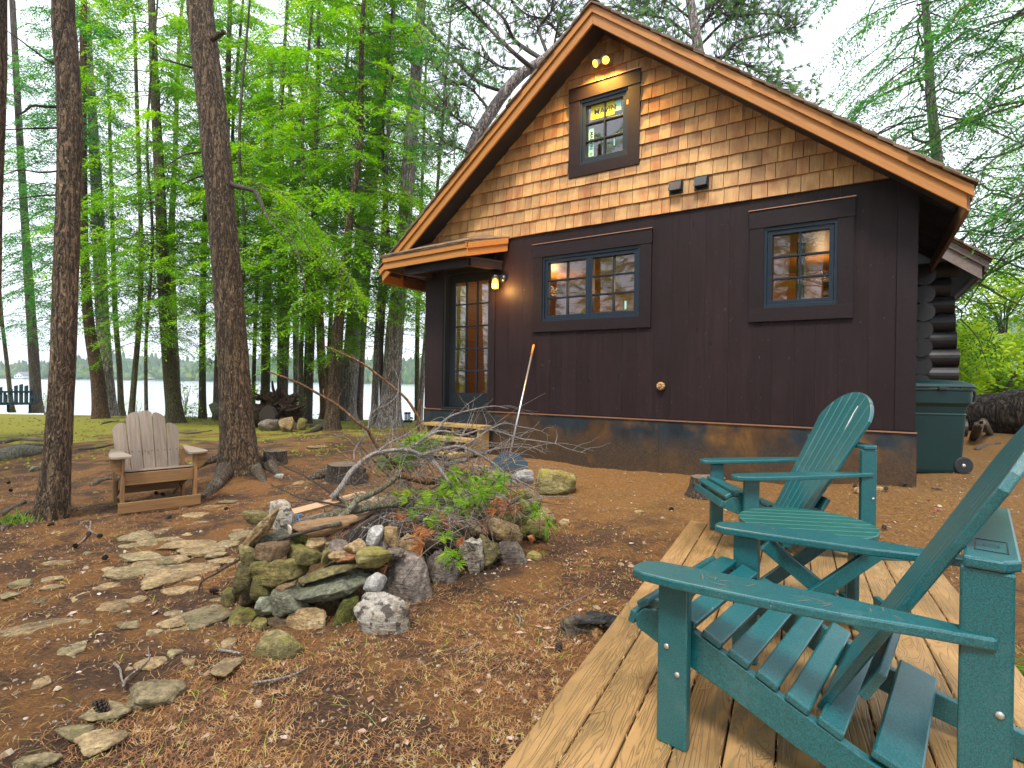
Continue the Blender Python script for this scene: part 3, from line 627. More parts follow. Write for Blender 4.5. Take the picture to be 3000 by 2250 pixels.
# entry canopy (eave return over the door)
PE = .56
def wpp(px, py, e): u_, z_ = wall(px, py, e); return u_, z_
uA, zA = wall(1127, 757, PE); uB, zB = wall(1366.7, 712, PE); uC, zC = 1.52, 3.315
def canopy():
    # fascia boards: front and angled return, each in two members
    fA, fB = (uA, zA), (uB, zA+.02)
    def strip(name, p, q, hb, ht, out, th, m_):
        a = wp(*p); b2 = wp(*q); d = (b2-a).normalized(); nrm = Vector((d.y, -d.x, 0)).normalized()
        if nrm.dot(WN) < 0: nrm = -nrm
        b2 = b2+d*(.03 if p[0] == uA else 0)
        mb = MB().prism([a+nrm*out+Vector((0, 0, hb)), b2+nrm*out+Vector((0, 0, hb)), b2+nrm*out+Vector((0, 0, ht)), a+nrm*out+Vector((0, 0, ht))], nrm*th); o = mb.build(name, m_, CAB, bevel=.002)
    A = (uA, zA, PE); B_ = (uB, zB-.0, PE); C_ = (uC, zC, .03)
    strip('canopy_fascia', A, B_, -.175, -.065, 0, .025, M_barge); strip('canopy_fascia', A, B_, -.075, 0, .026, .022, M_barge)
    strip('canopy_fascia', B_, C_, -.175, -.065, 0, .025, M_barge); strip('canopy_fascia', B_, C_, -.075, 0, .026, .022, M_barge)
    L0 = (uA, zA, PE); L1 = (uA, zA+.0, -.6)
    a = wp(*L0); b2 = wp(*L1); mb = MB().prism([a+Vector((0, 0, -.175)), b2+Vector((0, 0, -.175)), b2, a], -WU*.025); mb.build('canopy_fascia', M_barge, CAB)
    # roof surface of shingles in rows rising to the wall
    ai, bi, ci = wp(uA-.05, zA+.01, PE+.06), wp(uB+.02, zB+.01, PE+.06), wp(uC+.05, zC+.01, .02); ri = wp(uA+.0, zA+.30, .0); r2 = wp(uB-.1, zA+.30, .0)
    mb = MB(); mb.add([ai, bi, r2, ri], [(0, 1, 2, 3)]); mb.add([bi, ci, r2], [(0, 1, 2)]); n0 = len(mb.v)
    for v_ in list(mb.v): pass
    mb.add([ai-Vector((0, 0, .012)), bi-Vector((0, 0, .012)), ci-Vector((0, 0, .012)), wp(uA, zA-.01, 0)], [(0, 3, 2, 1)]); mb.add([ai, bi, bi-Vector((0, 0, .012)), ai-Vector((0, 0, .012))], [(0, 3, 2, 1)]); mb.add([bi, ci, ci-Vector((0, 0, .012)), bi-Vector((0, 0, .012))], [(0, 3, 2, 1)])
    mb.build('canopy_roof', M_roofsh, CAB)
    def row(a_, b_, up, n):
        d = (b_-a_)
        for k in range(n):
            p = a_+d*(k/n+.002); q = a_+d*((k+1)/n-.002); j = Vector((0, 0, random.uniform(0, .006))); o_ = (up.normalized()*-.012*random.random())
            MB().add([p+o_+j, q+o_+j, q+up*.45+j, p+up*.45+j, p+o_+j+Vector((0, 0, .012)), q+o_+j+Vector((0, 0, .012)), q+up*.45+j+Vector((0, 0, .005)), p+up*.45+j+Vector((0, 0, .005))], [(0,3,2,1),(4,5,6,7),(0,1,5,4),(1,2,6,5),(2,3,7,6),(3,0,4,7)]).build('roof_shingle', M_roofsh, CAB)
    row(ai+Vector((0, 0, .006)), bi+Vector((0, 0, .006)), (ri-ai)*.6, 13); row(bi+Vector((0, 0, .006)), ci+Vector((0, 0, .006)), (r2-bi)*.5, 5)
    # soffit and beams
    so_ = MB().prism([wp(uA+.02, zA-.15, PE-.02), wp(uB-.02, zA-.15, PE-.02), wp(uC-.06, zA-.15, .03), wp(uA+.02, zA-.15, .03)], (0, 0, .02)); so_.build('canopy_soffit', M_soffit, CAB)
    a = wp(uA+.34, zA-.20, PE-.10); b2 = wp(uB-.02, zA-.20, PE-.10); c = wp(uC-.1, zA-.20, .02)
    MB().beam(a, b2, .07, .11).build('canopy_beam', M_trim, CAB); MB().beam(b2, c, .07, .11).build('canopy_beam', M_trim, CAB); MB().beam(a, wp(.10, zA-.20, .0), .07, .11).build('canopy_beam', M_trim, CAB)
    MB().wbox(.0, 1.32, 2.981, 3.05, -.02, .022).build('door_header', M_trim, CAB)
canopy()
# wall lamp by the door
LAMP = wp(1.40, 2.70, .13)
lm = thing('wall_lamp', LAMP-CAB.location); lm.parent = CAB
def LP(mb, nm, m_, sm=True): mb.v = [q-LAMP for q in mb.v]; me = bpy.data.meshes.new(nm); me.from_pydata(mb.v, [], mb.f); me.materials.append(m_); (me.shade_smooth() if sm else None); return link(nm, me, lm)
LP(MB().tube([wp(1.46, 2.76, .03), wp(1.46, 2.76, .05)], .055, 20), 'backplate', M_vent); LP(MB().tube([wp(1.46, 2.76, .05), wp(1.43, 2.79, .10), LAMP+Vector((0, 0, .09))], .011, 8), 'arm', M_vent)
LP(MB().tube([LAMP+Vector((0, 0, .04)), LAMP+Vector((0, 0, .10))], [.052, .045], 18), 'cap', M_vent)
M_jar = m_emit('lit_jar_glass', (1, .42, .05), .55); LP(MB().tube([LAMP+Vector((0, 0, -.09)), LAMP+Vector((0, 0, -.08)), LAMP+Vector((0, 0, .0)), LAMP+Vector((0, 0, .04))], [.035, .047, .047, .04], 18), 'glass_jar', M_jar)
LP(MB().tube([LAMP+Vector((0, .0, -.06)), LAMP+Vector((0, .0, -.03)), LAMP+Vector((0, 0, .02))], [.012, .05, .02], 12), 'bulb', M_bulb)
l = bpy.data.lights.new('wall_lamp_light', 'POINT'); l.energy = 9; l.color = (1, .5, .14); l.shadow_soft_size = .05; o = bpy.data.objects.new('wall_lamp_light', l); COL.objects.link(o); o.location = wp(1.44, 2.62, .20)
# twin floodlights under the ridge
fl = thing('floodlight', wp(2.95, 5.33, .03)-CAB.location); fl.parent = CAB; fb = wp(2.95, 5.33, .03)
def FP(mb, nm, m_): mb.v = [q-fb for q in mb.v]; me = bpy.data.meshes.new(nm); me.from_pydata(mb.v, [], mb.f); me.materials.append(m_); me.shade_smooth(); return link(nm, me, fl)
FP(MB().tube([wp(2.95, 5.36, .015), wp(2.95, 5.36, .05)], .055, 18), 'backplate', M_white)
for uu, du in ((2.87, -.5), (3.01, .25)):
    d = (WN*.75+WU*du+Vector((0, 0, -.62))).normalized(); c = wp(uu, 5.29, .13)
    FP(MB().tube([wp(2.95, 5.35, .05), c-d*.07], .009, 8), 'arm', M_white); FP(MB().tube([c-d*.09, c-d*.04, c], [.018, .04, .046], 16), 'lamp_head', M_white); FP(MB().tube([c+d*.001, c+d*.012], [.043, .03], 16), 'lens', M_bulb)
    l = bpy.data.lights.new('flood_light', 'SPOT'); l.energy = 75; l.color = (1, .52, .08); l.spot_size = R(150); l.spot_blend = 1; l.shadow_soft_size = .04; o = bpy.data.objects.new('flood_light', l); COL.objects.link(o); o.location = c+d*.03; o.rotation_euler = (Vector((0, 0, 1))-WN*.25).to_track_quat('Z', 'Y').to_euler()
# dried foam around a pipe stub on the wall
sp = MB(); c = wp(3.725, 1.29, .02)
for k in range(9):
    a = k*.7; q = c+WU*(.032*math.cos(a))+Vector((0, 0, .03*math.sin(a)))+WN*.02; sp.tube([q-WN*.03, q, q+WN*(.012+.02*random.random())], [.018, .022, .010], 7)
sp.tube([c-WN*.01, c+WN*.055], .014, 10); sp.build('pipe_stub', m_plain('spray_foam', (.36, .22, .10), .8, bd=.004), CAB, smooth=True)
# steps ----------------------------------------------------------------------
M_ptwood = m_wood('new_yellow_timber', (.36, .24, .075), (.50, .35, .13), .6, .1)
def steps():
    u0, z1 = wall(1243, 1234, .34); u1, _ = wall(1448, 1250, .34); z1 = .70
    g = ground(*wp(.9, 0, .5).xy); u0, u1 = .27, 1.33
    t = wthing('steps', wp((u0+u1)/2, g, .5), 'new yellow timber steps of three open treads below the cabin door', 'steps')
    H_ = [(.70, .06, .345), (.535, .34, .62), (.37, .615, .90)]
    for z_, e0, e1 in H_: plank('tread', wp(u0, z_-.019, (e0+e1)/2), wp(u1-.0, z_-.019, (e0+e1)/2), e1-e0, .038, M_ptwood, t, bevel=.004)
    for uu in (u0+.03, (u0+u1)/2, u1-.075):
        P = [(.66, .08), (.66, .31), (.497, .31), (.497, .585), (.332, .585), (.332, .86), (g-.02, .86), (g-.02, .72), (.36, .30), (.36, .08)]
        mb = MB().prism([wp(uu, a, b_) for a, b_ in P], WU*.04); mb.build('stringer', M_ptwood, t)
steps()
# rear log cabin ----------------------------------------------------------------
M_log = m_wood('dark_log', (.010, .009, .011), (.022, .019, .022), .5, .2, knots=False); M_logend = m_plain('log_end', (.028, .024, .026), .8); M_grayf = m_wood('weathered_grey_fascia', (.17, .13, .11), (.30, .24, .21), .7, .1, knots=False)
LC = wthing('log_cabin', wp(6.4, .4, -3.2), 'dark round-log cabin wing with crossed log ends behind the brown cabin', 'cabin')
zz = .66; k = 0
EL = -2.95
while zz < 3.0:
    r_ = .122
    # side-wall log ends facing the viewer, and front-wall logs crossing to the right
    MB().tube([wp(6.38+random.uniform(-.02, .02), zz, EL+.28+random.uniform(-.04, .03)), wp(6.38, zz, -6.5)], r_, 20).build('log', M_log, LC, smooth=False)
    MB().tube([wp(5.2, zz+.12, EL-.12), wp(6.74+random.uniform(-.05, .07)+(.1 if k in (0, 3) else 0), zz+.12, EL-.12)], r_*.98, 20).build('log', M_log, LC, smooth=False)
    zz += .237; k += 1
uR, zR = wall(2903, 762, EL+.55); uT, zT = wall(2773, 694, EL+.55); sl2 = (zT-zR)/(uR-uT)
def rl(d, off, e): return wp(uR-d, zR+sl2*d-off, e)
MB().prism([rl(0, 0, EL+.6), rl(3.0, 0, EL+.6), rl(3.0, .03, EL+.6), rl(0, .03, EL+.6)], WN*-4).build('roof', M_roofsh, LC)
for k in range(14):
    d = .02+.14*k; MB().prism([rl(d-.03, -.035, EL+.64), rl(d+.16, -.012, EL+.64), rl(d+.16, 0, EL+.64), rl(d-.03, -.0, EL+.64)], WN*-.3).build('roof_shingle', M_roofsh, LC)
MB().prism([rl(.02, .032, EL+.55), rl(3.0, .032, EL+.55), rl(3.0, .12, EL+.55), rl(.02, .12, EL+.55)], WN*.025).build('fascia', M_grayf, LC)
MB().prism([rl(.08, .11, EL+.52), rl(3.0, .11, EL+.52), rl(3.0, .29, EL+.52), rl(.08, .29, EL+.52)], WN*.025).build('fascia', M_grayf, LC)
MB().prism([rl(.03, .035, EL+.52), rl(.055, .035, EL+.52), rl(.055, .17, EL+.52), rl(.03, .17, EL+.52)], WN*-3.5).build('eave_fascia', M_grayf, LC)
MB().prism([rl(.08, .10, EL+.5), rl(1.2, .10, EL+.5), rl(1.2, .12, EL+.5), rl(.08, .12, EL+.5)], WN*-3.5).build('soffit', m_plain('blue_grey_soffit', (.03, .034, .042), .7), LC)

# ================================================================ DECK, CHAIRS, TABLE, BIN
M_deck = m_deck('composite_decking')
def m_teal(name, c):
    m, nt, b = new_mat(name); v = coords(nt); f = noise(nt, v, 300, 2, .6); g = noise(nt, v, 9, 5, .6)
    col = mixc(nt, ramp(nt, f, [(.4, 0.0), (.62, 1.0)]), tuple(x*.6 for x in c), tuple(x*1.5 for x in c)); col = mixc(nt, ramp(nt, g, [(.55, 0.0), (.8, .3)]), col, (.12, .22, .22))
    col = mixc(nt, ramp(nt, noise(nt, v, 60, 2), [(.74, 0.0), (.78, .5)]), col, (.4, .45, .42))
    setc(nt, b, col); b.inputs['Roughness'].default_value = .33; b.inputs['Specular IOR Level'].default_value = .8; b.inputs['Coat Weight'].default_value = .25; b.inputs['Coat Roughness'].default_value = .28; bump(nt, b, f, .0006, .6); return m
M_teal = m_teal('green_recycled_plastic', (.004, .092, .104)); M_teal2 = m_teal('green_recycled_plastic_table', (.005, .095, .082))
M_tyre_n = m_plain('rust_needle', (.30, .13, .05), .8)
M_bolt = m_plain('steel_bolt', (.5, .5, .48), .35, .7)
DZ = .22; DFL = Vector((1.455, 4.39, 0)); DD = Vector((.46, .888, 0)).normalized(); DW = Vector((.888, -.46, 0)).normalized()
deck = wthing('deck_platform', DFL+Vector((0, 0, .1)), 'low wooden deck platform of tan boards under the green chairs', 'deck')
for i in range(11):
    c = DFL+DW*(.0695+.139*i); e = random.uniform(-.004, .004)
    plank('deck_board', c-DD*6.2+Vector((0, 0, DZ-.014)), c+DD*e+Vector((0, 0, DZ-.014)), .1335, .028, M_deck, deck, bevel=.006)
for o_, l_ in ((.03, 'j'), (.76, 'j'), (1.50, 'j')): plank('joist', DFL+DW*o_-DD*6.1+Vector((0, 0, DZ-.10)), DFL+DW*o_-DD*.03+Vector((0, 0, DZ-.10)), .14, .038, M_ptwood, deck, up=DW)
plank('rim_joist', DFL+DW*.01-DD*.022+Vector((0, 0, DZ-.10)), DFL+DW*1.52-DD*.022+Vector((0, 0, DZ-.10)), .14, .038, M_ptwood, deck, up=DD)

def green_chair(loc, rz, label):
    t = thing('adirondack_chair', loc, label, 'chair', 'green adirondack chairs on the deck', rz)
    bev = .006
    for s in (-1, 1):
        # arm: curved outline
        out = [(-.405, .362), (-.30, .375), (-.12, .405), (.08, .422), (.30, .426), (.40, .418), (.44, .395), (.452, .365), (.452, .325), (.44, .295), (.40, .277), (.25, .272), (-.10, .275), (-.25, .297), (-.38, .312), (-.405, .325)]
        MB().prism([(s*x, y, .500+.042*(.45-y)) for y, x in (out if s > 0 else out[::-1])], (0, 0, .027)).build('arm', M_teal, t, bevel=bev)
        MB().box((s*.335-.0175, .281, 0), (s*.335+.0175, .376, .499)).build('front_leg', M_teal, t, bevel=bev)
        MB().box((s*.335-.0175, -.432, 0), (s*.335+.0175, -.34, .705)).build('rear_leg', M_teal, t, bevel=bev)
        rail = [(.475, .30), (.485, .335), (.45, .37), (.40, .378), (.30, .352), (.15, .29), (.0, .225), (-.15, .165), (-.30, .125), (-.50, .085), (-.66, .05), (-.69, .0), (-.60, .0), (-.48, .005), (-.36, .035), (-.2, .065), (.0, .12), (.2, .20), (.38, .262)]
        MB().prism([(s*.283-.015, y, z_) for y, z_ in (rail if s < 0 else rail)], (.030, 0, 0)).build('side_rail', M_teal, t, bevel=.004)
        for y, z_ in ((.345, .30), (.31, .225)):
            MB().tube([(s*.353, y, z_), (s*.357, y, z_)], [.009, .007], 12).build('bolt', M_bolt, t, smooth=True)
        MB().tube([(s*.353, -.41, .40), (s*.357, -.41, .40)], [.009, .007], 12).build('bolt', M_bolt, t, smooth=True)
    # seat slats along the rail's upper curve
    cur = [(.492, .318), (.455, .372), (.385, .384), (.307, .361), (.228, .328), (.150, .295), (.072, .261), (-.006, .227), (-.084, .194)]
    for i, (y, z_) in enumerate(cur):
        a = cur[max(0, i-1)]; c = cur[min(len(cur)-1, i+1)]; ty, tz = (c[0]-a[0], c[1]-a[1]) if i > 0 else (.02, -.062)
        if i == 0: ty, tz = -.012, .05
        L_ = math.hypot(ty, tz); n_ = Vector((0, -tz/L_, ty/L_)); n_ = n_ if n_.z > 0 or i == 0 else -n_
        if i == 0: n_ = Vector((0, .96, .28))
        hw = .298 if i < 3 else .302
        plank('seat_slat', (-hw, y, z_+.012), (hw, y, z_+.012), .064 if i > 1 else .045, .024, M_teal, t, up=n_, bevel=.006)
    plank('back_support', (-.30, -.225, .170), (.30, -.225, .170), .105, .024, M_teal, t, up=Vector((0, -.3, 1)), bevel=.006)
    # fan back
    y0, z0 = -.042, .195; th = R(28.5); bd = Vector((0, -math.sin(th), math.cos(th))); bn = Vector((0, math.cos(th), math.sin(th)))
    n = 7; o0 = Vector((0, y0, z0)); wb, wt = .060, .088
    for i in range(n):
        k = i-(n-1)/2; a0, a1 = (k-.5)*wb+.002, (k+.5)*wb-.002; t0, t1 = (k-.5)*wt+.0025, (k+.5)*wt-.0025; half = n*wt/2
        def top(x): return .71+.27*math.sqrt(max(0, 1-(x/(half*1.02))**2))
        pts = [(a0, 0), (a1, 0)]; m_ = 5
        tops = [(t0+(t1-t0)*(1-j/m_)) for j in range(m_+1)]
        pts += [(x, top(x)) for x in tops]
        # keep the slat edges straight lines fanning to the top
        P = [o0+Vector((x, 0, 0))+bd*h for x, h in pts]
        MB().prism([p-bn*.012 for p in P][::-1], bn*.024).build('back_slat', M_teal, t, bevel=.005)
    # rear cross plate
    br = [(.362, -.345), (.362, -.415), (.33, -.442), (-.33, -.442), (-.362, -.415), (-.362, -.345)]
    MB().prism([(x, y, .706) for x, y in br[::-1]], (0, 0, .026)).build('cross_plate', M_teal, t, bevel=bev)
    plank('lower_cross_brace', (-.265, -.17, .335), (.265, -.17, .335), .09, .024, M_teal, t, up=bn, bevel=.005)
    for k in range(26):   # needles fallen on the arms and seat
        s_ = random.choice((-1, 1)); x_, y_ = s_*random.uniform(.29, .40), random.uniform(-.3, .42); z_ = .5275+.042*(.45-y_) if True else 0; a_ = random.uniform(0, 6.28); l_ = random.uniform(.02, .05)
        w_ = Vector((-math.sin(a_), math.cos(a_), 0))*.0007; p_ = Vector((x_, y_, z_+.0008)); q_ = p_+Vector((math.cos(a_), math.sin(a_), 0))*l_
        nm_ = MB() if k == 0 else nm_; nm_.add([p_-w_, p_+w_, q_+w_, q_-w_], [(0, 1, 2, 3)])
    tag(nm_.build('fallen_needles', M_tyre_n, t), kind='stuff')
    # maker's plate with two screws: a dark outline with a hexagon mark
    M_mark = M_vent
    pl = MB()
    cx, cy = .02, -.393
    for (a, b_, c, d) in ((-.06, -.03, .06, -.027), (-.06, .027, .06, .03), (-.06, -.027, -.057, .027), (.057, -.027, .06, .027)): pl.box((cx+a-.28*0, cy+b_, .7325), (cx+c, cy+d, .7335))
    hx = [(cx+.017*math.cos(i*math.pi/3), cy+.017*math.sin(i*math.pi/3)) for i in range(6)]
    for i in range(6):
        (ax, ay), (bx_, by) = hx[i], hx[(i+1) % 6]; f_ = .8
        pl.add([(ax, ay, .7335), (bx_, by, .7335), (cx+(bx_-cx)*f_, cy+(by-cy)*f_, .7335), (cx+(ax-cx)*f_, cy+(ay-cy)*f_, .7335)], [(0, 1, 2, 3)])
    pl.v = [Vector((v_.x-.25, v_.y, v_.z)) for v_ in pl.v]
    pl.build('maker_mark', M_mark, t)
    return t
green_chair(Vector((.974, 1.696, DZ)), R(49.2), 'green slatted adirondack chair in the right foreground, seen from behind its arm')
green_chair(Vector((1.87, 3.76, DZ)), R(87), 'green slatted adirondack chair at the deck far end, white streak on its back')
ch2 = [o for o in bpy.data.objects if o.name.startswith('adirondack_chair')][-1]
th = R(28.5); bd = Vector((0, -math.sin(th), math.cos(th))); bn = Vector((0, math.cos(th), math.sin(th))); o0 = Vector((0, -.042, .195)); P = [(-.115, .76), (-.108, .82), (-.112, .87), (-.102, .875), (-.10, .82), (-.104, .76), (-.112, .68)]
mb = MB(); mb.add([o0+Vector((x, 0, 0))+bd*h+bn*.0128 for x, h in P], [tuple(range(7))]); mb.build('bird_dropping', m_plain('chalky_white', (.75, .75, .72), .8), ch2)
# round slatted side table
TC = Vector((1.36, 2.50, DZ)); TZ = .475
tt = thing('side_table', TC, 'round green slatted side table between the two green chairs', 'table', rz=R(-9))
rad = .285; n = 8; pw = 2*rad/n
for i in range(n):
    y0_ = -rad+pw*i+.002; y1_ = y0_+pw-.004; pts = []
    f_ = lambda y: math.sqrt(max(0.0004, rad*rad-min(abs(y), rad*.995)**2))
    m_ = 6; ys_ = [y0_+(y1_-y0_)*j/m_ for j in range(m_+1)]
    pts = [(f_(y), y) for y in ys_]+[(-f_(y), y) for y in ys_[::-1]]
    MB().prism([(x, y, TZ-.024) for x, y in pts], (0, 0, .024)).build('top_slat', M_teal2, tt, bevel=.004)
for x in (-.15, .15): MB().box((x-.02, -.23, TZ-.062), (x+.02, .27, TZ-.0245)).build('cleat', M_teal, tt, bevel=.003)
for y, s in ((-.17, 1), (.17, 1)):
    MB().beam((-.24, y-.014, .03), (.22, y-.014, TZ-.07), .026, .062, up=(0, 0, 1)).build('leg', M_teal, tt, bevel=.004)
    MB().beam((.24, y+.014, .03), (-.22, y+.014, TZ-.07), .026, .062, up=(0, 0, 1)).build('leg', M_teal, tt, bevel=.004)
    for x in (-.24, .24): MB().box((x-.012, y-.04, 0), (x+.012, y+.04, .20)).build('foot', M_teal, tt, bevel=.004)
MB().box((-.235, -.156, .05), (-.21, .156, .11)).build('stretcher', M_teal, tt, bevel=.003); MB().box((.21, -.156, .05), (.235, .156, .11)).build('stretcher', M_teal, tt, bevel=.003)
MB().box((.20, -.02, .0), (.224, .05, TZ-.063)).build('leg', M_teal, tt, bevel=.003)
# brown weathered chair ------------------------------------------------------
M_browna = m_wood('weathered_grey_cedar', (.23, .175, .13), (.39, .32, .255), .7, .12, gs=1.1); M_brownb = m_wood('warm_brown_cedar', (.20, .10, .035), (.38, .215, .085), .6, .12)
def brown_chair():
    gz = .0; loc = Vector((-3.46, 5.36, ground(-3.46, 5.36))); fwd = Vector((.69, -.725)); rz = math.atan2(-fwd.x, fwd.y)
    t = thing('garden_chair', loc, 'weathered brown cedar adirondack chair standing alone between the tree trunks', 'chair', rz=rz)
    for s in (-1, 1):
        out = [(-.50, .30), (-.50, .335), (-.2, .385), (.02, .415), (.08, .40), (.10, .36), (.10, .25), (.05, .235), (-.22, .26)]
        MB().prism([(s*x, y, .545-.02*y) for y, x in (out if s < 0 else out[::-1])], (0, 0, .022)).build('arm', M_browna, t, bevel=.003)
        plank('front_leg', (s*.305, 0, 0), (s*.305, 0, .54), .085, .028, M_brownb, t, up=(s, 0, 0), bevel=.003)
        br = [(.0, .54), (.09, .54), (.088, .50), (.07, .44), (.04, .40), (.0, .385)]
        MB().prism([(s*.325-.011*0+(0 if s > 0 else -.022), .0-y*.0-.0, z_) if False else (s*(.32+y), .01, z_) for y, z_ in br], (0, .022, 0)).build('arm_bracket', M_brownb, t, bevel=.002)
        rail = [(.0, .30), (.0, .38), (-.04, .395), (-.25, .335), (-.5, .24), (-.86, .06), (-.90, .0), (-.78, .0), (-.5, .12), (-.25, .22)]
        MB().prism([(s*.27-.012, y, z_) for y, z_ in rail], (.024, 0, 0)).build('side_rail', M_brownb, t, bevel=.002)
        plank('rear_leg', (s*.30, -.46, .02), (s*.30, -.50, .54), .085, .026, M_brownb, t, up=(s, 0, 0), bevel=.003)
    plank('front_apron', (-.289, .004, .335), (.289, .004, .335), .115, .024, M_brownb, t, up=(0, 1, 0), bevel=.003)
    plank('front_stretcher', (-.345, .058, .075), (.345, .058, .075), .10, .024, M_brownb, t, up=(0, 1, 0), bevel=.003)
    plank('rear_stretcher', (-.26, -.42, .17), (.26, -.42, .17), .08, .022, M_brownb, t, up=(0, 1, 0), bevel=.003)
    for i in range(5):
        y = -.045-.088*i; z_ = .402-.031*i; plank('seat_slat', (-.29, y, z_), (.29, y, z_), .080, .020, M_browna, t, up=(0, -.33, 1), bevel=.003)
    th = R(26); bd = Vector((0, -math.sin(th), math.cos(th))); bn = Vector((0, math.cos(th), math.sin(th))); o0 = Vector((0, -.42, .22))
    hs = [.60, .73, .775, .74, .62]
    for i in range(5):
        k = i-2; wb, wt = .104, .122; a0, a1 = (k-.5)*wb+.003, (k+.5)*wb-.003; t0, t1 = (k-.5)*wt+.003, (k+.5)*wt-.003; h = hs[i]; r_ = (t1-t0)/2
        top = [(t0+(t1-t0)*(.5+.5*math.cos(a)), h+(.045 if k else .032)*math.sin(a)+(0 if k == 0 else (.03*(1 if k < 0 else -1))*math.cos(a)*(1))) for a in [math.pi*j/8 for j in range(9)]]
        P = [o0+Vector((x, 0, 0))+bd*q for x, q in [(a0, 0), (a1, 0)]+top]
        c = sum(P, Vector())/len(P); X = bd; Yv = Vector((1, 0, 0)); Z = X.cross(Yv); Mx = Matrix((X, Yv, Z)).transposed()
        mb = MB().prism([p-bn*.01 for p in P][::-1], bn*.02); me = bpy.data.meshes.new('back_slat'); me.from_pydata([Mx.inverted() @ (v_-c) for v_ in mb.v], [], mb.f); me.materials.append(M_browna)
        o = link('back_slat', me, t); mm = Mx.to_4x4(); mm.translation = c; o.matrix_basis = mm; q = o.modifiers.new('bevel', 'BEVEL'); q.width = .003
        for x in (-.03, .03):
            p = o0+Vector((k*.114+x, 0, 0))+bd*.34+bn*.0105; MB().tube([p, p+bn*.001], .006, 8).build('screw', M_vent, t)
    plank('back_crossbar', tuple(o0+Vector((-.27, 0, 0))+bd*.34-bn*.022), tuple(o0+Vector((.27, 0, 0))+bd*.34-bn*.022), .07, .022, M_brownb, t, up=bn)
brown_chair()
# wheeled rubbish bin ----------------------------------------------------------
def loft(mb, rings):
    k = len(mb.v); n = len(rings[0])
    for r_ in rings: mb.v += [Vector(p) for p in r_]
    for i in range(len(rings)-1):
        for j in range(n): mb.f.append((k+i*n+j, k+i*n+(j+1) % n, k+(i+1)*n+(j+1) % n, k+(i+1)*n+j))
    mb.f.append(tuple(k+j for j in range(n))[::-1]); mb.f.append(tuple(k+(len(rings)-1)*n+j for j in range(n))); return mb
def rrect(hx, hy, r, z_, cx=0, cy=0, n=5):
    out = []
    for sx, sy, a0 in ((1, 1, 0), (-1, 1, 90), (-1, -1, 180), (1, -1, 270)):
        for j in range(n+1): a = R(a0+90*j/n); out.append((cx+sx*(hx-r)+r*math.cos(a), cy+sy*(hy-r)+r*math.sin(a), z_))
    return out
M_bin = m_plain('dark_green_bin_plastic', (.003, .027, .028), .3, nscale=6, var=.15); M_tyre = m_plain('bin_wheel', (.012, .016, .02), .5)
def wheelie():
    p = gpt(2765, 1389); loc = Vector((p.x, p.y+.28, ground(p.x, p.y+.28)))
    t = thing('rubbish_bin', loc, 'dark green wheeled rubbish bin with closed lid beside the cabin corner', 'bin', rz=R(-12))
    mb = MB(); loft(mb, [rrect(.235, .25, .05, .0), rrect(.245, .26, .05, .04), rrect(.275, .285, .06, .62), rrect(.280, .29, .06, .64), rrect(.272, .282, .06, .645), rrect(.282, .292, .06, .72), rrect(.312, .315, .06, .76), rrect(.318, .32, .07, .89), rrect(.33, .33, .07, .895), rrect(.33, .33, .07, .915)])
    mb.build('body', M_bin, t, bevel=.006, smooth=False)
    mb = MB(); loft(mb, [rrect(.335, .335, .07, .92), rrect(.34, .34, .07, .935), rrect(.325, .325, .08, .965), rrect(.25, .25, .08, 1.0), rrect(.12, .12, .06, 1.012)]); mb.build('lid', M_bin, t, bevel=.004)
    mb = MB(); mb.box((-.04, -.36, .90), (.04, -.335, .93)); mb.build('lid_tab', M_bin, t, bevel=.004)
    for s in (-1, 1): wh = MB().tube([(.245, s*.235, .095), (.245, s*.275, .095)], [.093, .093], 24).build('wheel', M_tyre, t, bevel=.012); MB().tube([(.245, s*.276, .095), (.245, s*.281, .095)], [.018, .01], 12).build('hub', M_bolt, wh)
    MB().tube([(.245, -.24, .095), (.245, .24, .095)], .012, 10).build('axle', M_bolt, t)
    MB().tube(smooth_path([(.30, -.16, .90), (.375, -.16, .90), (.40, -.16, .84), (.385, -.16, .76), (.30, -.16, .73)], 4), .016, 8).build('handle', M_tyre, t, smooth=True)
    MB().tube(smooth_path([(.30, .16, .90), (.375, .16, .90), (.40, .16, .84), (.385, .16, .76), (.30, .16, .73)], 4), .016, 8).build('handle', M_tyre, t, smooth=True)
    MB().tube([(.385, -.17, .88), (.385, .17, .88)], .016, 8).build('handle_bar', M_tyre, t, smooth=True)
wheelie()
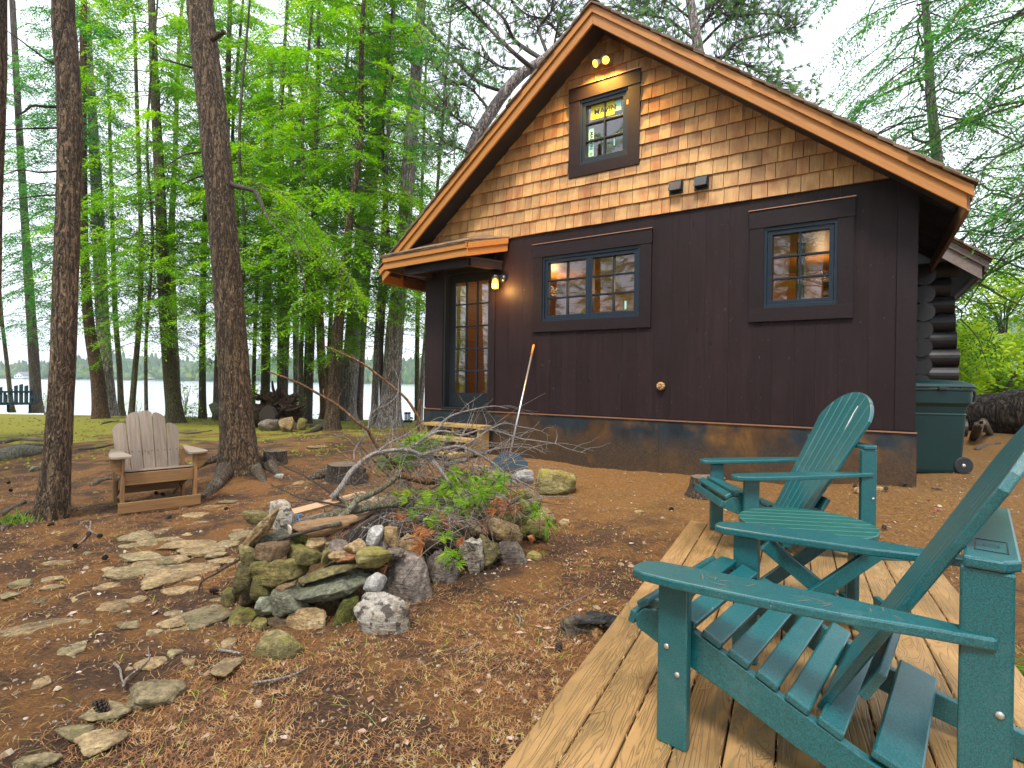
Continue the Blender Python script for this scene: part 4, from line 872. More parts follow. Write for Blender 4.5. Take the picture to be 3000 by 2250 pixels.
# leaf rake leaning on the wall -------------------------------------------------
M_alu = m_plain('aluminium_tube', (.55, .57, .60), .3, .8, var=.04); M_orange = m_plain('orange_grip', (.85, .27, .02), .5, var=.05); M_rakeb = m_plain('blue_black_rake_plastic', (.012, .035, .055), .45, var=.1)
def rake():
    u_, z_ = wall(1564, 1010, .03); top = wp(u_, z_, .03); b = aty(1492, 1338, 6.55); gz = ground(b.x, b.y)
    ft = aty(1488, 1384, 6.45); t = wthing('leaf_rake', ft, 'leaf rake with aluminium shaft and orange grip leaning against the dark wall', 'rake')
    d = (top-b).normalized()
    MB().tube([b, top-d*.16], .012, 12).build('shaft', M_alu, t, smooth=True); MB().tube([top-d*.16, top-d*.02, top], [.0165, .017, .012], 12).build('grip', M_orange, t, smooth=True)
    hd = aty(1494, 1352, 6.5); L_ = aty(1436, 1372, 6.45); R_ = aty(1546, 1378, 6.4)
    # fan plate
    pl = []; x = Vector((1, -.05, 0)).normalized(); dn = Vector((.0, -.25, -1)).normalized(); n_ = x.cross(dn)
    w = (R_-L_).length/2; c = b-dn*.02
    prof = [(-w, .155), (-w*1.0, .08), (-w*.62, .01), (-.1, -.03), (.1, -.03), (w*.62, .01), (w, .08), (w, .155)]
    P = [c+x*a+dn*q-n_*(.00) for a, q in prof]; MB().prism(P, n_*.006).build('fan_plate', M_rakeb, t, bevel=.002)
    for i in range(26):
        a = -w+2*w*(i+.5)/26; p0 = c+x*a*.98+dn*.15; p1 = c+x*a*1.0+dn*.235; p2 = p1+dn*.02-n_*.03*(1 if n_.y > 0 else -1)
        mb = MB().tube([p0, p1, p2], [.006, .005, .003], 5); mb.build('tine', M_rakeb, t)
    for s in (-1, 1): MB().beam(b+d*.06, c+x*s*.07+dn*.10-n_*.008, .012, .006).build('brace', M_orange if False else M_ptwood, t)
rake()
# ================================================================ STONES AND FIRE PIT
import bmesh
RK = dict(
 olive=m_rock('olive_rock', [(.088, .069, .027), (.237, .194, .069), (.375, .312, .138)], moss=.25, mosscol=(.17, .16, .02)),
 dolive=m_rock('dark_olive_rock', [(.060, .053, .027), (.180, .143, .045), (.315, .255, .075)], moss=.45, mosscol=(.15, .15, .015)),
 gg=m_rock('grey_green_rock', [(.092, .092, .063), (.196, .201, .132), (.322, .322, .230)], moss=.2, mosscol=(.2, .19, .05)),
 tan=m_rock('tan_rock', [(.168, .102, .042), (.396, .264, .120), (.576, .432, .240)]),
 grey=m_rock('grey_rock', [(.115, .092, .075), (.276, .218, .178), (.437, .380, .322)]),
 brown=m_rock('brown_rock', [(.065, .039, .021), (.182, .111, .052), (.312, .208, .104)]),
 rust=m_rock('rust_rock', [(.143, .050, .022), (.330, .132, .055), (.462, .242, .121)]),
 path=m_rock('flat_path_stone', [(.15, .10, .05), (.36, .25, .125), (.50, .38, .21)], moss=.05, mosscol=(.2, .2, .05)), path2=m_rock('lichened_path_stone', [(.13, .10, .05), (.31, .24, .125), (.44, .36, .21)], moss=.15, mosscol=(.2, .2, .05)),
 quartz=m_rock('white_quartz', [(.28, .20, .12), (.50, .44, .36), (.66, .63, .58)], flecks=(.10, .08, .07)),
 white=m_rock('pale_smooth_rock', [(.36, .34, .31), (.52, .50, .47), (.64, .62, .6)]),
 yellow=m_rock('yellow_lichen_rock', [(.16, .12, .03), (.36, .29, .09), (.50, .44, .20)], moss=.3, mosscol=(.3, .28, .04)))
def ico(sub):
    bm = bmesh.new(); bmesh.ops.create_icosphere(bm, subdivisions=sub, radius=1); V = np.array([v.co[:] for v in bm.verts]); F = np.array([[v.index for v in f.verts] for f in bm.faces]); bm.free(); return V, F
ICO3 = ico(4); ICO2 = ico(3)
def stone_mesh(sx, sy, sz, seed, rnd=.5, sub=3, flat=1.0, rough=1.0):
    V, F = ICO3 if sub == 3 else ICO2; r = np.random.default_rng(seed); n = 10; N = r.normal(size=(n, 3)); N /= np.linalg.norm(N, axis=1)[:, None]; Dd = r.uniform(.55, .95, n)
    N = np.vstack([N, [[0, 0, 1], [0, 0, -1]]]); Dd = np.append(Dd, [r.uniform(.6, .85)*flat, .75])
    dots = V @ N.T; rr = np.where(dots > .05, Dd[None]/np.maximum(dots, .05), 9).min(1); rr = np.minimum(rr, 1.25); rr = rr*(1-rnd)+rnd*.92*np.minimum(rr, 1.0)**.5
    V = V*rr[:, None]; k = seed*1.37
    d1 = np.array([mnoise.noise(Vector(v*1.7)+Vector((k, 0, 0))) for v in V]); d2 = np.array([mnoise.noise(Vector((v[0]*4, v[1]*4, v[2]*10))+Vector((0, k, 0))) for v in V]); d3 = np.array([mnoise.noise(Vector(v*11)+Vector((0, 0, k))) for v in V])
    V = V*(1+rough*(.11*d1+.085*d2+.045*d3))[:, None]; ex = np.abs(V).max(0); V = V/ex*np.array([sx, sy, sz])/2
    return V, F
def stone(name, c, sx, sy, sz, ang, mat, parent=None, seed=None, rnd=.45, yaw=0, sub=3, rough=1.0, flat=1.0, local=False):
    seed = random.randrange(10**6) if seed is None else seed
    V, F = stone_mesh(sx, sy, sz, seed, rnd, sub, flat, rough)
    M3 = np.array(Matrix.Rotation(yaw, 3, 'Z') @ Matrix.Rotation(-ang, 3, 'Y')); V = V @ M3.T
    me = np_mesh(name, V, F, RK[mat] if isinstance(mat, str) else mat, smooth=True)
    off = parent.location if parent is not None and parent.get('_w') else Vector()
    return link(name, me, parent, Vector(c)-off)
pit = wthing('stone_fire_pit', Vector((-.6, 4.0, .05)), 'horseshoe fire pit of dry-stacked mossy stones under a heap of brush', 'fire pit')
FX = [600, 660, 710, 760, 820, 950, 1050, 1125, 1198, 1300, 1383, 1450, 1530, 1620, 1700]; FY = [3.4, 3.12, 2.84, 2.78, 2.82, 2.84, 2.86, 2.87, 3.03, 3.36, 3.5, 3.6, 3.7, 3.95, 4.3]
def place_px(cx, cy, w, h, ang, mat, name='stone', parent=pit, back=0, dep=None, rnd=.45, rough=1.0, Y=None):
    a = R(ang); yf = Y if Y is not None else float(np.interp(cx, FX, FY)); 
    p = aty(cx, cy, yf); yf2 = (yf+max(0, p.z)*.35+back) if Y is None else yf
    d = dep or max(.14, min(.34, (w+h)/2/FPX*yf2*.9)); Yc = yf2+d*.42; p = aty(cx, cy, Yc); s = Yc/FPX
    ca, sa = abs(math.cos(a)), abs(math.sin(a))
    # box w,h are the extents in the picture; undo the tilt roughly
    if abs(ca*ca-sa*sa) > .3: sw = (w*ca-h*sa)/(ca*ca-sa*sa); sh_ = (h*ca-w*sa)/(ca*ca-sa*sa)
    else: sw, sh_ = w, h*.6
    sw = max(sw, w*.6); sh_ = max(sh_, h*.45)
    return stone(name, p, sw*s*1.28, d*1.15, sh_*s*1.25, a, mat, parent, rnd=rnd*.5, rough=rough, yaw=random.uniform(-.15, .15))
r6 = lambda x, y, w, h: (600+x/2.074, 1200+y/2.074, w/2.074, h/2.074)
r7 = lambda x, y, w, h: (1100+x/2.37, 1250+y/2.37, w/2.37, h/2.37)
L6 = [(320,655,160,95,-5,'olive',.3),(462,645,125,165,0,'quartz',.15),(350,720,105,180,-35,'tan',.0),(425,780,190,110,15,'gg',.05),(285,805,90,75,0,'grey',.1),(262,895,140,160,10,'olive',0),(238,1025,160,200,-15,'dolive',0),
 (150,1157,108,115,0,'dolive',0),(226,1282,160,140,0,'dolive',0),(335,1338,120,105,0,'dolive',0),(412,865,200,115,5,'brown',0),(475,972,310,155,-6,'dolive',0),(600,882,220,115,-10,'dolive',.05),(680,835,105,90,0,'tan',.1),
 (372,1085,130,170,0,'dolive',.05),(480,1078,150,80,12,'brown',0),(365,1190,95,95,0,'gg',.02),(398,1288,55,70,0,'dolive',.05),(497,1172,200,170,5,'gg',-.02),(505,1292,210,120,-25,'brown',0),(632,1277,190,130,0,'tan',-.03),
 (770,978,350,95,14,'olive',-.02),(790,1080,410,195,15,'gg',-.04),(740,893,65,75,0,'olive',0),(795,835,120,80,0,'grey',.05),(925,837,138,82,0,'tan',.03),(812,880,115,48,-5,'tan',.0),(850,905,140,50,5,'rust',0),
 (1015,892,205,118,-5,'yellow',0),(1025,770,115,135,-15,'white',.08),(1140,772,88,110,0,'tan',.08),(1095,815,80,95,0,'grey',.12),(1152,872,90,50,0,'grey',.03),(1030,1065,165,155,35,'white',-.06),(1240,1042,360,335,-5,'grey',.0),
 (1395,962,150,220,-20,'grey',.1),(1090,1272,280,250,0,'quartz',-.12),(925,1465,95,120,0,'olive',-.12),(745,1200,120,160,0,'brown',.14),(560,800,160,90,0,'dolive',.25),(650,1130,200,120,0,'dolive',.2),(320,960,140,120,0,'brown',.2),(300,1130,120,120,0,'brown',.18),(900,960,200,120,0,'brown',.2),(1080,930,180,120,0,'brown',.2)]
for x, y, w, h, a, m_, bk in L6: place_px(*r6(x, y, w, h), a, m_, back=bk, rnd=.3 if m_ != 'white' else .9, rough=1.0 if m_ != 'white' else .4)
L7 = [(475,985,250,235,-20,'grey',0),(672,910,175,235,8,'quartz',0),(775,870,180,265,-40,'olive',0),(880,722,255,165,-12,'tan',.05),(955,875,165,145,0,'grey',0),(655,668,120,150,35,'tan',.12),(722,735,120,140,0,'rust',.2),(840,835,90,75,0,'brown',.15),
 (945,640,200,120,5,'olive',.15),(760,590,170,90,0,'olive',.3),(1080,560,150,95,0,'olive',.25),(970,440,120,95,0,'rust',.9),(1010,358,145,95,0,'white',1.2),(840,345,150,70,0,'tan',1.2),(728,310,125,75,0,'tan',1.3),(1085,730,170,85,0,'dolive',.3),
 (1100,925,130,95,0,'yellow',.0),(820,770,130,120,0,'brown',.3),(330,800,200,120,0,'brown',.35),(230,830,160,140,0,'tan',.2),(520,760,200,120,0,'dolive',.35),(1040,480,130,80,0,'olive',.7),(880,560,200,80,0,'brown',.5)]
for x, y, w, h, a, m_, bk in L7: place_px(*r7(x, y, w, h), a, m_, back=bk, rnd=.3)
# rear of the ring, lower and mostly hidden
for k in range(20):
    a = R(20+k*8.2); c = Vector((-.62+.92*math.cos(a), 4.25+1.05*math.sin(a), 0)); c.z = ground(c.x, c.y)+.07
    stone('stone', c, random.uniform(.2, .34), random.uniform(.2, .3), random.uniform(.14, .22), 0, random.choice(['olive', 'tan', 'gg', 'grey']), pit, yaw=a, sub=2)
# earth packed behind the stones
V, F = ICO3; V = V.copy(); V[:, 2] = np.maximum(V[:, 2], -.3); V = V*np.array([.50, .62, .24])*(1+.12*np.array([mnoise.noise(Vector(v*3)) for v in V]))[:, None]
ec = Vector((-.78, 4.12, .03)); o = link('packed_earth', np_mesh('packed_earth', V, F, m_rock('packed_soil', [(.02, .013, .009), (.05, .03, .018), (.09, .055, .03)], sc=3), smooth=True), pit, ec-pit.location)
# ---------------- loose boulders
def boulder(px, py, w, h, label, mat, ang=0, dep=None, Y=None, rnd=.35, sink=.0, name='boulder', rough=1.0):
    g = gpt(px, py+h/2-4); Yc = (Y or g.y); s = Yc/FPX; d = dep or w*s*.8; c = aty(px, py, Yc+d*.3)
    t = stone(name, c, w*s*1.02, d, h*s*1.05, R(ang), mat, rnd=rnd, rough=rough); tag(t, label, 'rock'); return t
boulder(819, 1914, 185, 118, 'large squat mossy boulder standing in front of the fire pit', 'olive', 5, Y=2.5, rnd=.25)
boulder(1618, 1417, 145, 80, 'rounded yellow lichen-covered boulder right of the fire pit', 'yellow', -6)
boulder(1652, 1532, 36, 26, 'small tan stone lying on bare dirt right of the brush heap', 'tan'); boulder(1874, 1501, 32, 10, 'flat tan pebble on the dirt below the cabin skirt', 'tan')
boulder(784, 1246, 68, 42, 'low grey rock at the left foot of the root heap', 'grey'); boulder(840, 1246, 50, 50, 'tilted tan wedge rock in front of the root heap', 'tan', 20); boulder(881, 1243, 34, 44, 'upright pale rock at the right end of the root heap', 'yellow', -15); boulder(863, 1253, 25, 22, 'small dark rock between two larger ones by the root heap', 'brown')
boulder(859, 1226, 24, 10, 'thin flat slab stacked on the small rock by the root heap', 'tan'); boulder(861, 1218, 18, 6, 'topmost thin slab of the little stack by the root heap', 'tan')
boulder(820, 1396, 32, 20, 'pale stone beside the low grey stump', 'white'); boulder(1520, 1640, 30, 16, 'small rock by the right end of the fire pit', 'tan'); boulder(103, 1375, 40, 22, 'grey stone half sunk in moss near the pale log', 'gg')
boulder(634, 1198, 36, 50, 'grey-green lakeside rock leaning against the reddish trunk', 'gg', 25, Y=15.5)
boulder(2515, 1436, 26, 18, 'round tan stone behind the far green chair', 'tan'); boulder(2742, 1434, 30, 14, 'brown stone at the foot of the rubbish bin', 'brown'); boulder(2575, 1435, 28, 18, 'pale stone on the pine needles left of the cabin corner', 'tan'); boulder(2740, 1497, 46, 18, 'flat orange-tan stone on the needles beyond the deck', 'rust')
# moss mound on the pit front
M_mossm = m_rock('thick_moss', [(.05, .055, .008), (.15, .16, .015), (.32, .30, .04)], sc=4)
p = place_px(*r6(855, 1290, 215, 300), -18, M_mossm, name='moss_cushion', back=.0, rnd=.9, rough=.7)
place_px(*r7(1170, 905, 95, 60), 0, M_mossm, name='moss_cushion', back=0, rnd=.9); place_px(*r7(1130, 740, 130, 70), 0, M_mossm, name='moss_cushion', back=.2, rnd=.9)
# ---------------- flat stones set in the ground
path = wthing('stone_path', Vector((-2.2, 3.6, 0)), None, None, kind='structure')
FL = [(360,322,135,52),(790,342,200,50),(990,300,190,34),(950,362,260,52),(1090,385,330,52),(1150,418,260,50),(790,455,290,66),(330,485,230,28),(800,530,340,86),(990,560,380,160),(1240,438,110,26),(1270,476,170,44),(300,580,130,32),(112,612,115,42),(280,636,130,34),(220,715,100,28),(500,700,190,70),
 (585,655,80,28),(670,742,180,80),(782,705,84,40),(735,850,150,44),(195,880,400,130),(420,980,160,88),(1000,835,150,62),(1150,795,270,120),(1040,648,190,46),(618,525,76,34),(890,1222,310,112),(240,1190,110,66),(430,1470,210,66),(575,1520,240,110),(600,1340,220,80),(1290,1090,115,80),(1310,960,84,56),(200,1625,220,60),
 (1210,168,96,24),(1310,135,95,20),(1140,262,90,24),(1370,330,140,60),(1385,290,120,40),(1150,215,200,30),(45,680,90,36),(890,890,90,24),(500,430,60,14),(1120,310,130,36),(1320,375,150,44)]
for i, (x, y, w, h) in enumerate(FL):
    cx, cy = x/1.952, 1400+y/1.952; w, h = w/1.952, h/1.952
    a, b_ = gpt(cx-w/2, cy), gpt(cx+w/2, cy); n_, f_ = gpt(cx, cy+h/2), gpt(cx, cy-h/2); c = (a+b_)/2; c.y = (n_.y+f_.y)/2; lx = (b_-a).length; ly = f_.y-n_.y; c.z = ground(c.x, c.y)
    thick = .05 if i in (0,) else .035
    stone('flat_stone', c+Vector((0, 0, thick*-.08+(.008 if y > 600 else 0))), lx*(1.1 if y < 600 else 1.3), ly*(1.2 if y < 600 else 1.4), thick*1.25 if i not in (0, 1, 27) else .09, 0, ['path', 'path2', 'path', 'path2', 'path', 'path', 'path2'][i % 7], path, yaw=random.uniform(-.1, .1)+.25*0, rnd=.2, flat=.5, rough=1.3)
for k in range(46):     # smaller flat stones filling the path between the large ones
    t_ = random.random(); x = random.gauss(560, 130) if t_ < .6 else random.uniform(60, 560); y = random.gauss(1640, 75) if t_ < .6 else random.uniform(1660, 1960)
    c = gpt(x, y); w = random.uniform(.08, .24)
    stone('flat_stone', c-Vector((0, 0, .006)), w, w*random.uniform(.5, .9), .045, 0, random.choice(['path', 'path2']), path, yaw=random.uniform(-.6, .6), rnd=.2, flat=.5, rough=1.3, sub=2)
# pavers at the pit's foot towards the pale slabs near the brush heap
for x, y, w, h in ((925,1310,70,24),(905,1316,0,0),(948,1415,64,30),(876,1418,40,22)):
    if w: c = gpt(x, y); stone('flat_stone', c, w*c.y/FPX, .3, .06, 0, 'tan', path, flat=.5)
# ---------------- brush heap
M_gbark = m_bark('grey_twig_bark', (.33, .28, .24), (.52, .46, .42), (.68, .62, .57), 3, bd=.003); M_dbark = m_bark('dark_twig_bark', (.05, .035, .025), (.12, .085, .06), (.2, .15, .11), 3, lich=(.25, .32, .2), bd=.003)
M_obark = m_bark('orange_peeled_bark', (.16, .07, .03), (.36, .18, .08), (.5, .3, .16), 2, bd=.003); M_lbark = m_bark('lichened_branch_bark', (.12, .10, .06), (.24, .21, .12), (.34, .31, .2), 2, lich=(.30, .40, .28), bd=.004)
def branch(pts, Y0, Y1, r0, r1, m_, label=None, twigs=0, tl=.25, name='branch', group='dead branches on the brush heap'):
    n = len(pts); P = [aty(x, y, Y0+(Y1-Y0)*i/(n-1)) for i, (x, y) in enumerate(pts)]; P = smooth_path(P, 4); k = len(P)
    mb = MB().tube(P, [r0+(r1-r0)*i/(k-1) for i in range(k)], 8, rough=.06)
    for j in range(twigs):
        i = random.randrange(k//5, k-1); p = P[i]; d = (P[i+1]-P[i]).normalized(); s = Vector((random.uniform(-1, 1), random.uniform(-.6, .6), random.uniform(-.5, 1))).normalized(); q = (d*.8+s*.8).normalized(); L_ = tl*random.uniform(.4, 1.2)
        rr = max(.0022, (r0+(r1-r0)*i/k)*.45); pp = [p, p+q*L_*.35+Vector((0, 0, .02)), p+q*L_*.7+s*L_*.12, p+q*L_+s*L_*.3]; mb.tube(smooth_path(pp, 3), [rr*(1-.75*t_/9) for t_ in range(10)], 5)
        if random.random() < .6:
            b2 = pp[2]; mb.tube([b2, b2+(q-s*.8).normalized()*L_*.3], [rr*.5, .0012], 4)
    base = P[0]; o = mb.build(name, m_, None, loc=base, smooth=True)
    tag(o, label, 'branch', group); return o
branch([(1164,1379),(1147,1350),(1105,1307),(1086,1274),(1075,1257),(1046,1236),(991,1189),(936,1156),(890,1130),(843,1109),(790,1090)], 4.0, 3.7, .016, .006, M_obark, 'long orange-brown branch pointing up left from the brush heap', 3, .12)
branch([(1244,1290),(1244,1265),(1223,1219),(1194,1173),(1160,1141),(1105,1097),(1059,1063),(995,1033),(949,1012)], 4.3, 4.0, .014, .005, M_obark, 'thin brown branch rising highest left above the brush heap', 4, .2)
branch([(971,1460),(1000,1427),(1024,1388),(1048,1364),(1088,1333),(1143,1320),(1198,1318),(1236,1331),(1291,1316),(1346,1308),(1400,1330),(1454,1364),(1490,1395),(1560,1430),(1590,1470)], 3.75, 4.2, .022, .006, M_gbark, 'pale arching branch curving over the middle of the brush heap', 8, .3)
branch([(1202,1312),(1232,1286),(1282,1257),(1308,1227),(1345,1210),(1400,1197),(1450,1190),(1490,1198)], 4.1, 4.3, .012, .003, M_gbark, 'pale branch fanning up in front of the steps', 7, .25)
branch([(1201,1313),(1265,1271),(1303,1263),(1353,1275),(1412,1258),(1463,1265),(1522,1284),(1564,1290),(1627,1300),(1665,1315),(1716,1328)], 4.0, 4.4, .010, .002, M_gbark, 'longest pale branch reaching far right before the steel skirt', 9, .28)
branch([(1300,1330),(1370,1300),(1440,1255),(1480,1240),(1522,1250),(1577,1260),(1611,1277)], 4.2, 4.5, .009, .002, M_gbark, 'thin grey branch crossing the rake shaft', 7, .2)
branch([(1380,1330),(1440,1318),(1500,1310),(1560,1312),(1600,1330)], 4.2, 4.5, .008, .002, M_gbark, 'thin grey branch crossing the fan of the rake', 5, .2)
branch([(1164,1330),(1162,1244),(1164,1164),(1168,1118),(1175,1084)], 4.2, 4.2, .006, .002, M_gbark, 'thin upright twig rising from the middle of the heap', 5, .2)
branch([(1227,1300),(1225,1227),(1230,1168)], 4.3, 4.3, .013, .007, M_obark, 'short upright orange-brown stick left of the steps')
branch([(1038,1350),(1038,1324),(1050,1299),(1071,1270),(1080,1244),(1084,1219),(1105,1198),(1135,1185),(1164,1156),(1168,1122)], 3.9, 4.1, .007, .003, M_gbark, 'bent grey twig looping up over the left of the heap', 5, .2)
branch([(1019,1480),(986,1456),(938,1422),(889,1393),(827,1364),(759,1311),(706,1282)], 3.7, 4.3, .010, .003, M_dbark, 'slender dark branch reaching up left towards the big trunk', 2, .15)
branch([(1030,1490),(966,1475),(909,1465),(870,1456),(831,1436),(793,1422)], 3.6, 3.9, .008, .003, M_dbark, 'dark knobbly twig lying above the white quartz stone', 5, .1)
branch([(1113,1396),(1071,1371),(1021,1341),(987,1318)], 3.8, 3.9, .009, .006, M_obark, 'short brown branch with dark bark left of the arching one')
branch([(1140,1396),(1113,1371),(1080,1333),(1056,1308)], 3.85, 4.0, .007, .004, M_dbark, 'short thin dark stick parallel to the brown branch')
branch([(1000,1533),(957,1542),(899,1557),(831,1576),(783,1595),(720,1629),(677,1653),(629,1682),(590,1705),(581,1740)], 3.15, 2.9, .013, .004, M_dbark, 'long dark lichened branch hanging over the left stones to the ground', 9, .06)
lg = branch([(846,1552),(899,1533),(966,1513),(1034,1497),(1111,1480),(1198,1475)], 3.2, 3.7, .034, .026, M_lbark, 'thick olive-grey log with a cut end lying across the heap', name='log', group=None); lg['_w'] = 1
if 'group' in lg: del lg['group']
e0 = aty(846, 1552, 3.2); ed = (aty(899, 1533, 3.3)-e0).normalized(); MB().tube([e0-ed*.004, e0+ed*.002], [.030, .0335], 12).build('cut_end', m_plain('cut_wood', (.6, .5, .42), .7), lg)
branch([(1169,1388),(1207,1400),(1251,1410),(1290,1407)], 3.8, 4.0, .03, .024, M_obark, 'thick orange-brown limb stub in the centre of the heap')
branch([(976,1533),(1019,1499),(1048,1465),(1111,1436),(1159,1398),(1164,1379)], 3.3, 3.85, .021, .017, M_lbark, 'lichened branch slanting up through the heap', 3, .15)
branch([(1286,1372),(1328,1355),(1370,1347)], 4.0, 4.2, .024, .016, M_gbark, 'weathered grey driftwood piece at the foot of the steps'); branch([(1269,1351),(1294,1381),(1319,1419)], 3.9, 3.8, .015, .010, M_gbark, 'pale peeled stick standing in the green needles')
branch([(1353,1389),(1395,1406),(1437,1427)], 3.9, 4.0, .009, .006, M_gbark, 'grey stick lying on green needles right of centre'); branch([(1370,1457),(1421,1461),(1471,1465),(1556,1465),(1598,1457)], 3.8, 4.1, .008, .004, M_gbark, 'straight pale stick along the right of the heap', 4, .15)
branch([(1573,1467),(1610,1474),(1650,1480)], 4.1, 4.2, .005, .003, M_obark, 'thin bare twig jutting right over the ground'); branch([(1384,1400),(1412,1385),(1440,1370)], 4.1, 4.2, .018, .013, M_obark, 'short pale split stick near the tan stones', 0)
branch([(1519,1600),(1545,1622),(1570,1645),(1592,1665)], 4.2, 4.0, .005, .002, M_gbark, 'grey twig trailing to the ground at the right end', 5, .2)
branch([(1060,1545),(1120,1552),(1180,1546),(1240,1560)], 3.35, 3.6, .006, .003, M_gbark, 'grey twig low in front of the brown needles', 6, .2)
# cut board and cardboard lying in the heap
M_card = m_plain('brown_cardboard', (.42, .26, .15), .8, bd=.002)
o = plank('cardboard_strip', aty(855, 1503, 3.5), aty(1072, 1446, 4.0), .07, .02, M_card, up=(0, -.4, 1)); tag(o, 'strip of brown cardboard under the branches above the quartz stone', 'cardboard')
o = plank('split_board', aty(1025, 1520, 3.5), aty(1110, 1478, 3.8), .09, .025, M_card, up=(0, -.3, 1)); tag(o, 'short pale split board beneath the thick olive log', 'board')
V, F = stone_mesh(.42, .12, .10, 5, .3); o2 = link('rotten_log', np_mesh('rotten_log', V, F, m_wood('rotten_wood', (.14, .07, .03), (.42, .26, .13), .8, .1, gs=2, bd=.006), smooth=True), None, aty(948, 1543, 3.2)); o2.rotation_euler = (0, R(-8), .1); tag(o2, 'crumbling brown log chunk under the thick olive log', 'log')
M_blue = m_plain('blue_plastic', (.02, .25, .6), .4)
mb = MB(); 
for k in range(3): a = aty(853+k*10, 1517-k*2, 3.25); mb.tube([a, a+Vector((.012, 0, -.035))], .003, 5)
a = aty(850, 1512, 3.26); mb.tube([a, aty(884, 1506, 3.26)], .003, 5); tag(mb.build('plastic_comb', M_blue), 'scrap of bright blue plastic comb beside the quartz stone', 'litter')
# tangle of fine twigs: nobody could count them
mb = MB()
def arc(c, L_, r_):
    d = Vector((random.uniform(-1, 1), random.uniform(-.7, .5), random.uniform(-.5, .35))).normalized(); s = Vector((random.uniform(-1, 1), random.uniform(-1, 1), random.uniform(-1, .6))).normalized()
    P = [c, c+d*L_*.35+s*L_*.04, c+d*L_*.7+s*L_*.18, c+d*L_*.9+s*L_*.42+Vector((0, 0, -L_*.1))]; P = smooth_path(P, 3); mb.tube(P, [r_*(1-.07*i) for i in range(len(P))], 4, cap=False)
for k in range(520):
    t_ = random.random(); px = random.gauss(1190, 105) if t_ < .75 else random.gauss(1400, 80); py = random.gauss(1490, 32) if t_ < .75 else random.gauss(1430, 35); Yc = 3.5+(1560-py)*.004+random.uniform(-.15, .15)
    arc(aty(px, min(py, 1600), Yc), random.uniform(.15, .45), random.uniform(.0018, .0042))
for k in range(120):
    arc(aty(random.gauss(1240, 60), random.gauss(1340, 42), 4.0), random.uniform(.2, .5), .003)
tag(mb.build('twig_tangle', M_gbark, smooth=True), 'tangle of fine grey twigs inside the brush heap', 'twigs', kind='stuff')
# pine boughs: long-needled tufts
mb = MB()
for k in range(90):
    c = aty(random.uniform(1060, 1500), random.uniform(1330, 1440), random.uniform(3.8, 4.2)); d = Vector((random.uniform(-1, 1), random.uniform(-.4, .3), random.uniform(.1, .9))).normalized(); s = Vector((random.uniform(-1, 1), random.uniform(-.5, .5), random.uniform(-1, .3))); L_ = random.uniform(.2, .6)
    P = smooth_path([c, c+d*L_*.4, c+d*L_*.75+s*L_*.12, c+d*L_+s*L_*.35], 3); mb.tube(P, [.0032*(1-.075*i) for i in range(len(P))], 4, cap=False)
tag(mb.build('twig_spray', M_gbark, smooth=True), 'spray of thin pale twigs fanning up out of the brush heap', 'twigs', kind='stuff')
M_pineg = m_leaf('pine_needles', [(.3, (.09, .24, .02)), (.5, (.22, .40, .03)), (.7, (.48, .50, .04))], trans=.35); M_pined = m_leaf('dead_pine_needles', [(.3, (.22, .07, .02)), (.6, (.45, .19, .07))], trans=.15)
def tuft(out, c, d, L_, n, spread, wd=.0019):
    d = Vector(d).normalized(); 
    for k in range(n):
        s = Vector((random.gauss(0, 1), random.gauss(0, 1), random.gauss(0, 1))); s = (s-d*s.dot(d)).normalized(); q = (d+s*random.uniform(.1, spread)).normalized(); l_ = L_*random.uniform(.7, 1.1); b = q.cross(Vector((random.uniform(-1, 1), random.uniform(-1, 1), .3))).normalized()*wd
        e = c+q*l_+Vector((0, 0, -l_*.18)); m_ = c+q*l_*.55; k0 = len(out.v); out.v += [c-b, c+b, m_+b, m_-b, e]; out.f += [(k0, k0+1, k0+2, k0+3), (k0+3, k0+2, k0+4)]
def bough(pts, m_, label, L_=.105, n=24, reps=3, Yb=3.75, jit=16, group=None, name='pine_bough'):
    mb = MB(); tw = MB(); c0 = None; prev = None
    for (x, y) in pts:
        X, Y_ = 1100+x/2.37, 1250+y/2.37
        yy = float(np.interp(Y_, [1270, 1350, 1420, 1500, 1560, 1640], [4.25, 4.05, 3.85, 3.65, 3.45, 3.2]))+(0.2 if X > 1500 else 0)
        for r_ in range(reps):
            c = aty(X+random.gauss(0, jit), Y_+random.gauss(0, jit*.7), yy+random.uniform(-.08, .08)); c0 = c0 or c
            d = Vector((random.uniform(-1, .9), random.uniform(-.6, .2), random.uniform(-.55, .7))); tuft(mb, c, d, L_*random.uniform(.8, 1.15), n, 1.0); e = c-Vector(d).normalized()*.12; tw.tube([e, c], [.004, .002], 4)
    t = wthing(name, c0, label, 'bough', group); mb.build('needles', m_, t); tw.build('twig', M_dbark, t); return t
bough([(300,110),(230,95),(250,210),(170,260),(420,130),(330,170),(280,150),(150,230),(200,200)], M_pineg, 'yellow-green pine bough at the back of the heap by the steps', .12, 24, 5)
bough([(350,500),(250,560),(420,560),(300,470),(200,490),(400,470),(450,430),(300,640),(370,680),(320,560),(480,470)], M_pineg, 'bright green pine bough spread over the middle of the heap')
bough([(560,480),(640,470),(700,440),(600,560),(700,500),(620,410),(800,450),(520,560)], M_pineg, 'dense green pine bough right of the middle of the heap')
bough([(470,820),(500,770),(530,900),(545,950),(500,880)], M_pineg, 'green pine tips hanging over the front stones of the pit', .085, 20, 2, jit=7)
bough([(1060,500),(1100,600),(1170,650)], M_pineg, 'green pine bough drooping over the right end of the pit', .12, 20, 3, jit=9)
bough([(860,345),(880,420),(780,370),(820,400)], M_pineg, 'small green pine tips beside the tan stones near the rake', .11, 20, 3, jit=9)
